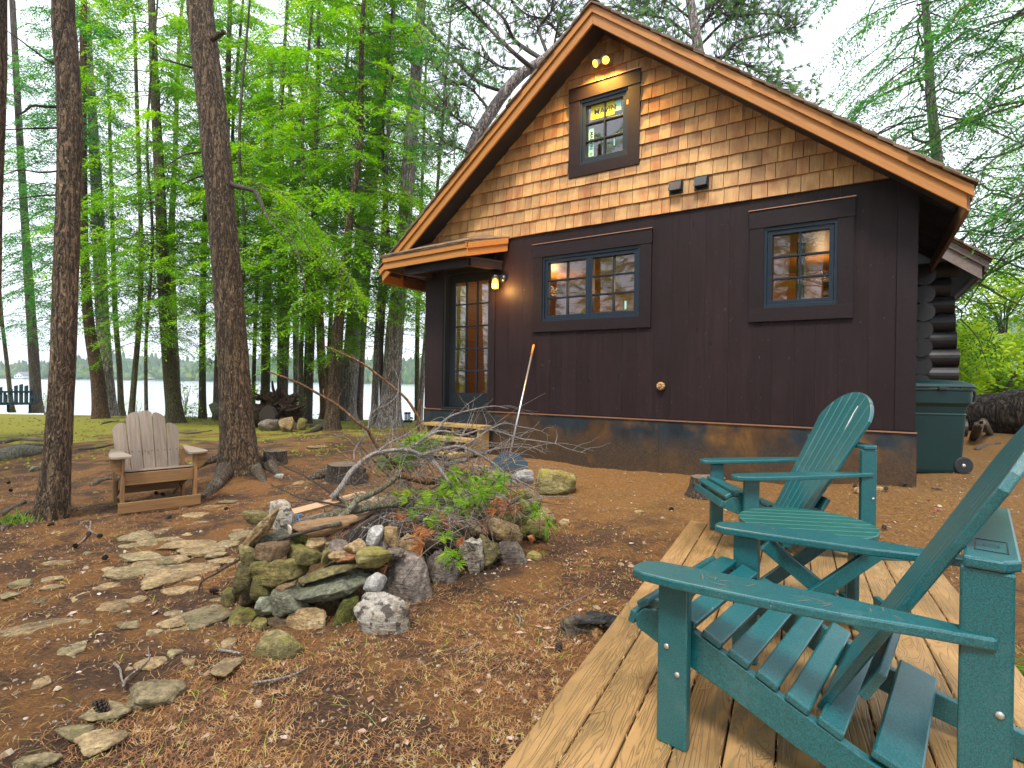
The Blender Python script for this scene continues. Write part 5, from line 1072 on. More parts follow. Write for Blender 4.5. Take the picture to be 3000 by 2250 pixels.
bough([(600,330),(540,350),(650,350),(570,390),(500,350)], M_pineg, 'green pine tips below the grey driftwood piece', .12, 20, 4, jit=10)
bough([(250,690),(340,720),(430,660),(340,820),(160,650),(420,620),(300,760)], M_pined, 'rust-brown dead pine bough under the middle of the heap', .11, 20, 3, jit=10)
bough([(10,950),(60,910),(100,960),(110,930)], M_pined, 'rust-brown needle tufts above the pale round stone', .08, 16, 2, jit=6)
bough([(850,590),(980,560),(930,550),(870,520),(940,470),(1000,580)], M_pined, 'dead brown pine tips hanging at the right of the pit', .10, 18, 2, jit=8)
bough([(1090,790),(1130,830),(1060,770)], M_pined, 'brown needle tips trailing on the ground at the right end', .06, 26, 1, jit=6); bough([(610,760),(600,800)], M_pined, 'single brown needle cluster above the quartz-tan stone', .06, 26, 1, jit=4)
# ================================================================ TREES
BK = dict(hem=m_bark('hemlock_bark', (.098, .058, .031), (.247, .159, .088), (.429, .319, .202), 1.0, bd=.03), dk=m_bark('dark_bark', (.078, .060, .046), (.208, .163, .124), (.364, .305, .247), 1.3),
 grey=m_bark('grey_pine_bark', (.221, .182, .169), (.494, .416, .390), (.700, .624, .585), .8), olive=m_bark('olive_bark', (.078, .065, .031), (.221, .182, .091), (.364, .312, .169), 1.3, lich=(.208, .247, .078)), red=m_bark('reddish_bark', (.143, .085, .072), (.325, .215, .195), (.494, .364, .325), 1.2), br=m_bark('brown_leaning_bark', (.104, .052, .023), (.286, .150, .065), (.442, .273, .143), 1.2))
M_limb = m_bark('limb_bark', (.07, .055, .042), (.17, .14, .115), (.3, .26, .22), 3, bd=.003)
HEM = [m_leaf('hemlock_needles_bright', [(.32, (.05, .15, .014)), (.48, (.13, .31, .02)), (.62, (.30, .48, .03))], odd=(.50, .28, .02), trans=.5),
       m_leaf('hemlock_needles_deep', [(.32, (.022, .09, .028)), (.5, (.055, .19, .035)), (.66, (.14, .31, .035))], odd=(.45, .24, .03), trans=.48),
       m_leaf('pine_needles_high', [(.3, (.045, .10, .045)), (.5, (.085, .165, .06)), (.7, (.16, .24, .07))], trans=.35)]
def leaf_crown(seed, h0, h1, nb, Lmax, leafL=.10, leafW=.036, droop=.25, twigstep=.062, m=0, one=None, taper=True):
    """horizontal sprays on limbs; returns (crown mesh, limb mesh)"""
    r = np.random.default_rng(seed); VV = []; LV = MB()
    for i in range(nb):
        h = h0+(h1-h0)*(i+r.random())/nb; f = (h-h0)/(h1-h0); L_ = Lmax*(1-.55*f if taper else 1)*r.uniform(.55, 1.1)*(.7+.3*min(1, f*6)); az = r.uniform(0, 2*math.pi) if one is None else r.normal(one, .5)
        n = max(5, int(L_/.16)); t = np.linspace(0, 1, n+1); side0 = np.array([math.cos(az), math.sin(az), 0]); up = r.uniform(-.15, .35)
        wig = np.cumsum(r.normal(0, .05, (n+1, 3)), 0)*L_*.30; P = side0[None]*t[:, None]*L_+np.array([0, 0, 1])[None]*((up*t-droop*t*t*1.6)*L_)[:, None]+wig; P[:, 2] += h; P[0] = (0, 0, h)
        LV.tube([tuple(p) for p in P[::2]] if n > 6 else [tuple(p) for p in P], [max(.004, .016*L_/2*(1-.85*k)) for k in (t[::2] if n > 6 else t)], 4, cap=False)
        # side twigs
        m_ = int(L_/twigstep); tt = np.sort(r.uniform(.24, 1, m_)); pos = np.stack([np.interp(tt, t, P[:, c]) for c in range(3)], 1); dirs = np.stack([np.interp(np.minimum(tt+.05, 1), t, P[:, c])-np.interp(np.maximum(tt-.05, 0), t, P[:, c]) for c in range(3)], 1); dirs /= np.linalg.norm(dirs, axis=1)[:, None]+1e-9
        sgn = np.where(np.arange(m_) % 2 == 0, 1, -1); lat = np.cross(dirs, [0, 0, 1]); lat /= np.linalg.norm(lat, axis=1)[:, None]+1e-9
        tl = (.42*L_**.5)*(1.15-.75*tt)*r.uniform(.5, 1.15, m_)+.10; td = dirs*.65+lat*sgn[:, None]*.8+np.stack([np.zeros(m_), np.zeros(m_), r.normal(-.18, .16, m_)], 1); td /= np.linalg.norm(td, axis=1)[:, None]
        q = 9; s = (np.arange(q)+.7)/q
        base = pos[:, None]+td[:, None]*(tl[:, None, None]*s[None, :, None]); base[:, :, 2] -= (s**2*.22)[None]*tl[:, None]
        nrm = np.array([0, 0, 1.0])+r.normal(0, .28, (m_, q, 3)); ls = np.cross(td[:, None]+0*base, nrm); ls /= np.linalg.norm(ls, axis=2)[:, :, None]
        sg = np.where(np.arange(q) % 2 == 0, 1, -1)[None, :, None]
        ld = td[:, None]*.75+ls*sg*.75+r.normal(0, .16, (m_, q, 3)); ld /= np.linalg.norm(ld, axis=2)[:, :, None]
        ll = leafL*r.uniform(.7, 1.35, (m_, q, 1)); w = np.cross(ld, nrm); w /= np.linalg.norm(w, axis=2)[:, :, None]+1e-9; w = w*leafW*.5*r.uniform(.7, 1.3, (m_, q, 1))
        a = base; c = base+ld*ll; mid = base+ld*ll*.45; quad = np.stack([a, mid+w, c, mid-w], 2).reshape(-1, 3); VV.append(quad)
    V = np.concatenate(VV); F = np.arange(len(V)).reshape(-1, 4); return V, F, LV
def crown_mesh(key, mat, *a, **k):
    V, F, LV = leaf_crown(*a, **k); me = np_mesh('crown', V, F, mat); ml = bpy.data.meshes.new('limbs'); ml.from_pydata(LV.v, [], LV.f); ml.materials.append(M_limb); return me, ml
CR = {}
# crowns are measured from the tree's foot; the first limb with leaves starts at h0
CR['a'] = crown_mesh('a', HEM[0], 11, 3.3, 13.5, 100, 3.1)
CR['b'] = crown_mesh('b', HEM[0], 12, 4.2, 13.5, 92, 2.7)
CR['c'] = crown_mesh('c', HEM[1], 13, 3.0, 13.5, 95, 2.7, leafW=.036)
CR['d'] = crown_mesh('d', HEM[1], 14, 5.0, 15, 80, 2.4, leafW=.034)
CR['s'] = crown_mesh('s', HEM[0], 15, 2.2, 7.5, 90, 2.1, leafL=.075, leafW=.03)
CR['r'] = crown_mesh('r', HEM[1], 16, 2.6, 12, 110, 4.3, leafL=.085, leafW=.026, twigstep=.055, droop=.34)
CR['p'] = crown_mesh('p', HEM[1], 17, 7.0, 16, 60, 3.0, leafW=.034)
def trunk_obj(path, radii, mat, parent, seg=14, amp=.05, roots=4, seed=0, flare=1.7, flh=.35):
    """path: world points foot to top, radii at them"""
    P = [Vector(p) for p in path]; S = smooth_path(P, 5); n0 = len(P); rr = np.interp(np.linspace(0, n0-1, len(S)), range(n0), radii)
    # finer rings near the foot for the flare
    V = []; n = len(S); L_ = 0; z0 = S[0].z; rnd = random.Random(seed); ph = rnd.uniform(0, 6)
    pts = []; 
    for i in range(n-1):
        m_ = (6 if (S[i]-S[0]).length < .9 else 2)*(3 if seg > 40 else 1)
        for j in range(m_): t = j/m_; pts.append((S[i].lerp(S[i+1], t), rr[i]*(1-t)+rr[i+1]*t))
    pts.append((S[-1], rr[-1])); n = len(pts); ang = np.arange(seg)*2*math.pi/seg
    for i, (p, r_) in enumerate(pts):
        h = max(0, (p-S[0]).length); fl = 1+(flare-1)*math.exp(-h/flh)
        lob = 1+.28*math.exp(-h/(flh*.8))*np.maximum(0, np.cos(roots*ang+ph+h))
        nn = np.array([mnoise.noise(Vector((math.cos(a)*1.3, math.sin(a)*1.3, p.z*1.1+seed))) for a in ang]); n2 = np.array([mnoise.noise(Vector((math.cos(a)*6, math.sin(a)*6, p.z*4+seed))) for a in ang]) if seg > 20 else 0
        R_ = r_*fl*lob*(1+amp*nn+amp*.6*n2)
        V.append(np.stack([p.x+np.cos(ang)*R_, p.y+np.sin(ang)*R_, np.full(seg, p.z)], 1))
    V = np.concatenate(V)-np.array(parent.location); idx = np.arange(n*seg).reshape(n, seg); F = np.stack([idx[:-1], np.roll(idx, -1, 1)[:-1], np.roll(idx, -1, 1)[1:], idx[1:]], -1).reshape(-1, 4)
    return link('trunk', np_mesh('trunk', V, F, mat, smooth=True), parent)
def tree(base, pts, wpx, bark, label, crown=None, rot=0, cs=1.0, Y=None, name='hemlock_tree', top=14.0, seg=14, roots=4, flare=1.6, group='trees on the lake bank', cz=0, ctop=True, amp=.05, flh=.35, wtop=None):
    """pts: pixels down the trunk's axis from the highest seen to above the foot; wpx its width there"""
    g = gpt(*base) if Y is None else aty(base[0], base[1], Y)
    if Y is not None: g.z = ground(g.x, g.y)
    Y = g.y; t = wthing(name, Vector((g.x, g.y, g.z-.08)), label, 'tree', group)
    W_ = [aty(x, y, Y) for x, y in pts][::-1]; path = [Vector((g.x, g.y, g.z-.12))]+W_; rad = [w/2/FPX*Y for w in wpx][::-1]; rad = [rad[0]]+rad
    if len(wpx) == len(pts)+1: rad = [w/2/FPX*Y for w in wpx][::-1]
    rad = [r_/math.sqrt(1+(p_.x/p_.y)**2) for r_, p_ in zip(rad, path)]      # a round trunk seen far off the axis looks wider than it is
    d = (path[-1]-path[-2]).normalized(); hz = path[-1].z
    if hz < top: e = path[-1]+d*((top-hz)/max(.3, d.z)); path.append(e); rad.append(rad[-1]*max(.25, 1-(top-hz)/16))
    trunk_obj(path, rad, BK[bark], t, seg, amp, roots, seed=int(base[0]), flare=flare, flh=flh)
    if crown:
        lean = (path[-1]-path[0]).normalized(); q = Vector((0, 0, 1)).rotation_difference(lean).to_matrix().to_4x4() @ Matrix.Rotation(rot, 4, 'Z') @ Matrix.Diagonal((cs, cs, 1, 1))
        mid = path[len(path)//2]; off = Vector((0, 0, cz))
        for k, nm in ((1, 'limbs'), (0, 'crown')):
            o = link(nm, CR[crown][k], t); M_ = q.copy(); M_.translation = off; o.matrix_basis = M_
    return t
# ---- near trunks
T2 = tree((150,1522), [(185,-40),(186,60),(193,150),(205,350),(200,600),(192,850),(183,1100),(168,1330)], [72,74,75,76,76,78,80,84,96], 'hem', 'tall dark-brown trunk at left between the picture edge and the lone brown chair', None, seg=64, roots=5, flare=1.25, top=9, name='hemlock_tree', group=None, amp=.07)
T3 = tree((700,1385), [(583,-40),(590,60),(622,330),(648,600),(668,850),(686,1100),(697,1290)], [78,80,88,84,88,94,102,112], 'hem', 'thick leaning brown trunk with spreading roots right of the brown chair', None, seg=64, roots=4, flare=1.45, flh=.3, top=11, group=None, amp=.07)
T1 = tree((-60,1560), [(-14,-40),(-16,300),(-24,600),(-30,900),(-40,1200)], [74,72,66,66,64,70], 'hem', 'trunk cut off by the left picture edge', None, Y=4.6, seg=32, top=8, group=None)
# bare limbs and a hanging bough on the near trunks
def nearlimb(t, pts, r0, r1, Y, mat=None):
    P = smooth_path([aty(x, y, Y-.05*i) for i, (x, y) in enumerate(pts)], 5); k = len(P); MB().tube(P, [r0+(r1-r0)*i/(k-1) for i in range(k)], 8, rough=.12).build('limb', mat or M_limb, t, smooth=True)
Y2, Y3 = T2.location.y, T3.location.y
nearlimb(T2, [(176,312),(130,312),(95,310),(70,328),(50,337)], .014, .007, Y2); nearlimb(T2, [(178,375),(100,376),(18,380)], .011, .005, Y2); nearlimb(T2, [(172,190),(130,170),(60,118),(20,90)], .010, .004, Y2); nearlimb(T2, [(185,500),(120,505),(60,498),(10,512)], .010, .004, Y2); nearlimb(T2, [(180,570),(100,575),(20,588)], .009, .004, Y2)
nearlimb(T3, [(606,150),(618,120),(640,104),(657,92)], .042, .030, Y3, BK['hem']); nearlimb(T3, [(590,197),(565,197),(520,185),(470,171)], .020, .008, Y3); nearlimb(T3, [(612,445),(575,447),(533,457),(479,493)], .020, .006, Y3); nearlimb(T3, [(618,513),(580,518),(533,540)], .018, .008, Y3)
nearlimb(T3, [(675,538),(700,548),(745,560),(764,590),(785,640),(820,680),(850,712),(865,760)], .036, .008, Y3)
for (bx, by, rot, sd) in ((735,560,.2,41),(790,640,-.4,42),(840,700,-.2,43)):
    V, F, LV = leaf_crown(sd, 0, .12, 4, 1.0, leafL=.045, leafW=.015, twigstep=.03, droop=.55, one=rot, taper=False); p = aty(bx, by, Y3-.1)-T3.location
    link('crown', np_mesh('crown', V, F, HEM[0]), T3, p); ml = bpy.data.meshes.new('limbs'); ml.from_pydata(LV.v, [], LV.f); ml.materials.append(M_limb); link('limbs', ml, T3, p)
# ---- bank trees
BANK = [
 ((108,1200), [(36,0),(52,300),(72,640),(97,1016)], [20,22,26,34,38], 'dk', 'grey-barked trunk right of the double bench by the lake', 'c', .3, .8),
 ((36,1199), [(-30,500),(-5,800),(6,940),(22,1080)], [10,11,12,14,16], 'olive', 'thin curved trunk in front of the double bench', None, 0, 1),
 ((296,1226), [(246,0),(243,300),(245,650),(250,800),(262,960),(285,1100)], [20,24,26,30,36,44,52], 'br', 'brown curved trunk with wide mossy foot left of the grey pine pair', 'c', 1.2, .9),
 ((322,1218), [(253,20),(262,200),(280,500),(292,750),(300,930),(312,1100)], [22,26,36,42,42,44,50], 'grey', 'straight grey pine trunk directly behind the brown curved trunk', 'd', 2.2, .9),
 ((356,1199), [(325,500),(332,750),(338,926),(350,1080)], [12,15,17,18,20], 'olive', 'slim trunk bowed near its foot right of the grey pine', None, 0, 1),
 ((383,1228), [(404,400),(413,700),(409,926),(396,1080)], [13,15,17,18,20], 'olive', 'slim trunk leaning right behind the brown chair back', None, 0, 1),
 ((516,1238), [(444,0),(452,226),(466,500),(475,700),(486,926),(500,1100)], [22,28,32,36,42,46,54], 'olive', 'furrowed olive-brown trunk above the brown chair', 'a', 2.9, 1.0),
 ((522,1190), [(535,0),(524,136),(511,497),(502,700),(508,926),(515,1080)], [9,11,16,22,22,24,26], 'red', 'reddish slim trunk just behind the furrowed olive one', 'c', .4, .8),
 ((594,1225), [(613,300),(606,500),(599,700),(594,926),(593,1100)], [12,14,18,19,21,24], 'olive', 'straight olive trunk left of the thick leaning trunk', 'a', 4.1, .9),
 ((641,1228), [(662,500),(655,800),(646,1000),(642,1120)], [20,26,30,32,36], 'red', 'reddish trunk half hidden behind the thick leaning trunk', 'b', .9, .9),
 ((742,1180), [(775,500),(768,700),(755,826),(746,1000)], [9,11,11,12,13], 'dk', 'very slim dark trunk right of the thick leaning trunk', None, 0, 1),
 ((777,1200), [(792,200),(790,450),(786,700),(780,953),(778,1100)], [16,20,24,27,28,30], 'olive', 'straight mossy trunk rising behind the root heap', 'b', 3.6, 1.0),
 ((822,1195), [(826,300),(824,500),(822,700),(822,1000)], [14,17,20,20,22], 'dk', 'dark trunk behind the right of the root heap', 'c', 5.1, .9),
 ((834,1190), [(872,500),(856,742),(845,900),(839,1037)], [13,15,15,16,17], 'red', 'slim reddish trunk crossing in front of the dark one', None, 0, 1),
 ((869,1212), [(858,600),(865,869),(867,1000),(869,1120)], [15,18,19,20,22], 'grey', 'lichen-grey trunk right of the root heap rocks', 'a', .2, .85),
 ((893,1222), [(918,600),(907,827),(900,1000),(896,1120)], [11,13,14,15,17], 'olive', 'thin mossy trunk right of the lichen-grey one', None, 0, 1),
 ((903,1242), [(925,500),(920,750),(915,953),(909,1100)], [14,17,18,19,22], 'dk', 'dark slim trunk standing closest to the moss patch', 'b', 1.9, .9),
 ((953,1218), [(922,500),(928,700),(936,911),(943,1080),(949,1150)], [18,20,24,26,27,28], 'br', 'bare brown trunk bowing outward behind the central trunk', None, 0, 1),
 ((958,1190), [(985,600),(974,827),(966,1000),(962,1100)], [11,13,14,15,17], 'dk', 'narrow dark trunk between the bowed and the central trunk', None, 0, 1),
 ((972,1258), [(1068,-20),(1060,100),(1053,434),(1029,600),(1016,740),(1004,850),(991,953),(978,1122)], [12,14,18,22,26,29,33,36,44], 'hem', 'central leaning brown trunk with dense bright boughs', 'a', 5.5, 1.05),
 ((1010,1232), [(1095,400),(1078,560),(1059,700),(1042,869),(1033,995),(1024,1120)], [28,32,38,43,48,52,62], 'grey', 'broad grey pine trunk right of the central leaning trunk', 'p', 1.1, .9),
 ((1050,1230), [(1095,600),(1075,827),(1062,1000),(1056,1120)], [14,18,20,21,24], 'red', 'slim greyish trunk touching the broad pine on its right', 'b', 2.6, .9),
 ((1097,1247), [(1132,500),(1118,784),(1105,995),(1100,1130)], [12,16,18,21,25], 'grey', 'narrow grey trunk between the two broad pines', 'a', 3.9, .9),
 ((1140,1250), [(1236,-20),(1228,100),(1205,386),(1188,620),(1172,827),(1158,953),(1147,1122)], [26,30,40,42,46,52,58,72], 'grey', 'broadest grey pine trunk left of the cabin canopy', 'p', 4.4, 1.0),
 ((1222,1215), [(1238,500),(1230,750),(1223,953),(1222,1100)], [9,12,13,14,16], 'olive', 'slim mossy trunk just left of the cabin corner', 'b', 5.0, .9),
 ((1228,1245), [(1262,800),(1248,980),(1238,1100)], [12,14,15,18], 'grey', 'leaning trunk partly hidden behind the cabin corner', None, 0, 1),
]
for b_, pts, w, bk, lab, cr, rot, cs in BANK: tree(b_, pts, w, bk, lab, cr, rot, cs, name='pine_tree' if 'pine' in lab else 'hemlock_tree', flare=1.35, flh=.25, top=13 if cr else 12)
# ---- young understorey hemlocks whose boughs fill the middle
def filler(px, Y, cr, rot, cs, w, bk, lab, top=12, dx=20, name='hemlock_tree', cz=0, group='trees behind the first row'):
    b_ = aty(px, 1200, Y); g = ground(b_.x, b_.y); gp = Vector((b_.x, b_.y, g)); 
    # foot pixel from the place
    return tree((px, 1200), [(px+dx+12, 0), (px+dx*.5-9, 400), (px+dx*.5+7, 700), (px+dx*.1-4, 1000)], [w*.5, w*.65, w*.8, w*.9, w], bk, lab, cr, rot, cs, Y=Y, top=top, name=name, flare=1.3, cz=cz, group=group)
filler(700, 14, 's', .5, 1.1, 14, 'olive', 'young hemlock with bright boughs behind the thick leaning trunk', top=8)
filler(885, 14.5, 's', 2.5, 1.25, 15, 'olive', 'young hemlock with bright boughs above the lichen-grey trunk', top=8)
filler(1120, 14.5, 's', 4.2, 1.2, 14, 'dk', 'young hemlock with bright boughs in front of the broadest grey pine', top=8)
filler(430, 14, 's', 1.0, 1.0, 12, 'olive', 'young hemlock with low green boughs above the brown chair', top=8)
filler(830, 16, 'a', .8, 1.1, 18, 'dk', 'hemlock with layered boughs filling the gap above the root heap', dx=0)
filler(680, 17.5, 'b', 1.8, 1.1, 16, 'olive', 'hemlock behind the thick leaning trunk top')
filler(1000, 17, 'b', 3.3, 1.1, 16, 'dk', 'hemlock with tall bright crown behind the central trunk')
filler(190, 17, 'c', 4.3, 1.0, 14, 'dk', 'dim hemlock between the two leftmost trunks', dx=-20)
# ---- far right, behind the log cabin
TR = tree((2790,1300), [(2690,-150),(2715,60),(2728,300),(2752,520),(2775,800)], [20,24,32,36,38,44], 'grey', 'tall hemlock with drooping boughs rising behind the right roof slope', 'r', 1.6, 1.0, Y=11.5, top=15, group=None)
tree((3230,1250), [(3150,0),(3180,500),(3210,900)], [40,44,48,60], 'dk', 'hemlock outside the right picture edge whose boughs hang in', 'r', 3.2, 1.0, Y=8.5, top=12, group=None, cz=.2)
tree((3040,1200), [(3030,0),(3034,500),(3038,900)], [30,34,38,44], 'olive', 'bushy hemlock at the right edge behind the rubbish bin', 'b', .7, .8, Y=15.5, top=13, group=None, cz=-.6)
# ---- leaning pine whose bare limbs cross the sky left of the ridge
M_tuft = m_leaf('pine_tufts', [(.3, (.07, .15, .07)), (.5, (.14, .26, .09)), (.7, (.26, .38, .12))], trans=.45)
def limb_pine(name, trunk, wid, Y, limbs, label, tuftn=30, tl=.14, nt=40):
    P = [aty(x, y, Y) for x, y in trunk]; base = Vector((P[0].x, P[0].y, P[0].z)); t = wthing(name, base, label, 'tree')
    mb = MB().tube(smooth_path(P, 4), list(np.interp(np.linspace(0, 1, 4*(len(P)-1)+1), np.linspace(0, 1, len(P)), [w/2/FPX*Y for w in wid])), 14, rough=.05); mb.build('trunk', BK['grey'], t, smooth=True)
    lb = MB(); nd_ = MB()
    for pts, r0 in limbs:
        Yq = Y+random.uniform(-1, 1); Q = smooth_path([aty(x, y, Yq+random.uniform(-.25, .25)) for x, y in pts], 5); k = len(Q); lb.tube(Q, [r0*(1-.75*i/k) for i in range(k)], 6, cap=False, rough=.1)
        for j in range(nt):
            i = random.randrange(k//5, k); p = Q[i]; d = (Q[min(i+1, k-1)]-Q[max(0, i-1)]).normalized(); s = Vector((random.uniform(-1, 1), random.uniform(-1, 1), random.uniform(-.8, 1))).normalized(); L_ = random.uniform(.25, .85)
            q1 = p+(d*.5+s).normalized()*L_*.5; q2 = q1+(d*.6+s*.7+Vector((0, 0, random.uniform(-.2, .5)))).normalized()*L_*.5; lb.tube([p, q1, q2], [.012, .008, .004], 4, cap=False); tuft(nd_, q2, (q2-q1), tl, tuftn, 1.1, .0035)
            if random.random() < .75: q3 = q1+s.cross(d)*L_*.35; lb.tube([q1, q3], [.006, .004], 4, cap=False); tuft(nd_, q3, (q3-q1), tl, tuftn, 1.1, .0035)
    lb.build('limbs', M_limb, t, smooth=True); nd_.build('crown', M_tuft, t); return t
limb_pine('pine_tree', [(1395,1150),(1375,640),(1374,470),(1395,400),(1426,350),(1480,270),(1530,215),(1600,170),(1700,60)], [44,42,30,30,34,32,32,28,20], 11,
 [([(1560,200),(1500,150),(1430,80),(1370,20),(1330,-20)], .05), ([(1590,175),(1510,120),(1480,60),(1440,20),(1400,-10)], .05), ([(1480,270),(1400,240),(1330,170),(1280,110),(1230,60)], .045), ([(1440,330),(1380,260),(1320,235),(1255,180)], .03), ([(1600,150),(1580,80),(1620,20),(1560,-30)], .035),
  ([(1540,200),(1480,200),(1420,170),(1350,130)], .03), ([(1650,110),(1600,60),(1540,40),(1490,-10)], .03), ([(1380,450),(1330,430),(1270,420)], .025), ([(1400,380),(1340,350),(1300,300)], .025), ([(1620,150),(1640,60),(1680,0)], .03)], 'leaning grey pine with twisting bare limbs against the sky left of the gable')
limb_pine('pine_tree', [(2130,700),(2070,300),(2030,50),(2000,-120)], [40,32,26,20], 11.5,
 [([(2060,250),(2150,130),(2250,100),(2330,80)], .04), ([(2040,120),(1960,60),(1880,40),(1800,20)], .04), ([(2030,50),(2120,0),(2220,-20)], .04), ([(2050,180),(2130,170),(2220,210),(2290,260)], .035), ([(2070,300),(2180,260),(2280,320),(2340,330)], .03), ([(2045,140),(2130,60),(2230,40),(2300,50)], .035),
  ([(2030,60),(1950,0),(1880,-30)], .03), ([(2050,200),(1980,150),(1920,120),(1850,110)], .03), ([(2080,320),(2160,330),(2260,390)], .03), ([(2040,100),(2100,30),(2180,10)], .03)], 'pine with spreading needle tufts behind the middle of the right roof slope', nt=72)
# ---- bright broadleaf thicket and boughs behind the bin
M_broad = m_leaf('yellow_green_leaves', [(.3, (.15, .30, .03)), (.5, (.32, .46, .04)), (.66, (.55, .58, .08))], odd=(.5, .2, .05), trans=.5)
def thicket(c, rx, ry, rz_, n, mat, label, leaf=.09, name='shrub', stems=6, seed=1, cat='shrub', group=None):
    r = np.random.default_rng(seed); t = wthing(name, Vector((c[0], c[1], c[2]-rz_)), label, cat, group); d = r.normal(size=(n, 3)); d /= np.linalg.norm(d, axis=1)[:, None]; rad = r.random(n)**.4
    cl = r.normal(size=(90, 3)); cl /= np.linalg.norm(cl, axis=1)[:, None]; cl *= (r.random(90)**.45)[:, None]; k = r.integers(0, 90, n); P = cl[k]+r.normal(0, .11, (n, 3)); P[:, 2] = np.maximum(P[:, 2], -1); P = P*np.array([rx, ry, rz_])+np.array([0, 0, rz_])
    a = r.normal(size=(n, 3)); a[:, 2] *= .5; a /= np.linalg.norm(a, axis=1)[:, None]; b_ = np.cross(a, r.normal(size=(n, 3))*[.5, .5, 1]+[0, 0, 1]); b_ /= np.linalg.norm(b_, axis=1)[:, None]; s = leaf*r.uniform(.6, 1.3, (n, 1)); b_ *= s*.27; a *= s
    V = np.stack([P, P+a*.5+b_, P+a, P+a*.5-b_], 1).reshape(-1, 3); link('foliage', np_mesh('foliage', V, np.arange(n*4).reshape(-1, 4), mat), t)
    mb = MB()
    for i in range(stems): q = cl[i]*np.array([rx, ry, rz_])*.8+np.array([0, 0, rz_]); mb.tube(smooth_path([(random.uniform(-.1, .1)*rx, 0, -.2), (q[0]*.4, q[1]*.4, q[2]*.5), tuple(q)], 4), .015*max(.3, rx), 5, cap=False)
    mb.v = [v_+t.location for v_ in mb.v]; mb.build('stem', M_limb, t); return t
p = aty(2900, 1105, 16); thicket((p.x, 16, p.z), 3.0, 1.6, 1.6, 14000, M_broad, 'bright yellow-green thicket behind the rubbish bin and fallen trunk', leaf=.16, stems=20)
p = aty(2800, 1040, 14); thicket((p.x, 14, p.z), 1.0, .8, 1.0, 3000, M_broad, 'yellow-green leaves peeping between the crossed log ends', leaf=.15, seed=2)
p = aty(2940, 860, 15); thicket((p.x, 15, p.z), 1.3, .9, .9, 2200, M_broad, 'sparse maple boughs with yellowing leaves against the sky at right', leaf=.13, seed=3, name='maple_tree', cat='tree', stems=12)
for i, (px, py, Y, s, lab) in enumerate([(545,1150,16.5,.45,'wispy shrub with yellow leaves on the bank right of the olive trunk'),(558,1205,16.3,.35,'low yellow-green shrub at the foot of the wispy one'),(400,1195,20.5,.4,'small shrub at the water edge behind the leaning slim trunk'),(885,1190,17,.35,'little bush at the bank behind the dark slim trunk'),(132,1180,20.8,.4,'small bush by the water right of the grey-barked trunk'),(743,1150,16,.3,'orange-tinged sapling left of the root heap')]):
    p = aty(px, py, Y); thicket((p.x, Y, p.z), s, s*.6, s*1.1, 260, M_broad, lab, leaf=.07, seed=20+i, stems=8)
# ---- woods behind and beside the viewer, seen only as reflections in the panes
for i, (x, y, cr, rot) in enumerate([(-9,6,'s',0),(-11.5,8,'s',1.5),(-8.5,3.5,'s',3),(-13,5,'s',4),(-15,9.5,'s',2),(-12,2,'s',5)]):
    g = ground(x, y); t = wthing('hemlock_tree', Vector((x, y, g-.1)), 'young hemlock beyond the left picture edge', 'tree', 'trees left of the viewer'); trunk_obj([(x, y, g-.1), (x+.1, y, 4), (x, y, 8)], [.14, .1, .04], BK['hem'], t, 10)
    for k, nm in ((1, 'limbs'), (0, 'crown')): o = link(nm, CR[cr][k], t); o.rotation_euler = (0, 0, rot); o.location = (0, 0, -1.3)
for i, (x, y, cr, rot) in enumerate([(-10,-3,'a',1),(-8,-5.5,'b',2),(-13,.5,'c',3),(-6,-7,'a',0),(-4.5,-10,'c',2),(-16,-4,'a',4),(-12,-7,'b',1),(-9,-9,'c',5),(3.5,-8.5,'c',0),(9,-7,'a',2),(-1,-9,'b',3),(-17,3,'c',2)]):
    g = ground(x, y); t = wthing('hemlock_tree', Vector((x, y, g-.1)), 'hemlock in the woods behind the viewer', 'tree', 'trees behind the viewer'); trunk_obj([(x, y, g-.1), (x+.2, y, 6), (x+.3, y, 13)], [.22, .18, .08], BK['hem'], t, 12)
    for k, nm in ((1, 'limbs'), (0, 'crown')): o = link(nm, CR[cr][k], t); o.rotation_euler = (0, 0, rot)
# ================================================================ SMALL THINGS
def root(pts, r0, r1, mat, label, name='root', group='surface roots on the forest floor', lift=.0):
    P = [gpt(x, y, lift) for x, y in pts]; P = smooth_path(P, 4); k = len(P); P = [p+Vector((0, 0, (r0*.3)+random.uniform(-.006, .008))) for p in P]; base = P[0]
    o = MB().tube(P, [(r0+(r1-r0)*i/(k-1))*random.uniform(.85, 1.15) for i in range(k)], 7, rough=.1).build(name, mat, None, loc=base, smooth=True); return tag(o, label, 'root', group)
BH = BK['hem']
# roots of the leaning trunk are parts of that tree
def treeroot(t, pts, r0, r1, lift=0.0, mat=BH):
    P = [gpt(x, y, 0) for x, y in pts]; P = smooth_path(P, 5); k = len(P); P = [p+Vector((0, 0, lift*(1-i/(k-1))**2+(.25*r0*(1-i/k)))) for i, p in enumerate(P)]
    MB().tube(P, [(r0+(r1-r0)*(i/(k-1))**.8)*random.uniform(.93, 1.07) for i in range(k)], 12, rough=.05).build('root', mat, t, smooth=True)
M_rootb = m_bark('lichened_root_bark', (.08, .055, .035), (.20, .15, .10), (.32, .27, .20), 1.4, lich=(.30, .30, .22), bd=.01)
treeroot(T3, [(688,1360),(672,1385),(648,1415),(620,1442),(596,1462)], .16, .04, .16, M_rootb); treeroot(T3, [(715,1360),(740,1378),(762,1400),(775,1415)], .13, .03, .12, M_rootb); treeroot(T3, [(738,1350),(765,1362),(795,1380),(815,1386)], .09, .02, .08, M_rootb); treeroot(T3, [(680,1345),(640,1352),(600,1360),(560,1375)], .10, .05, .06)
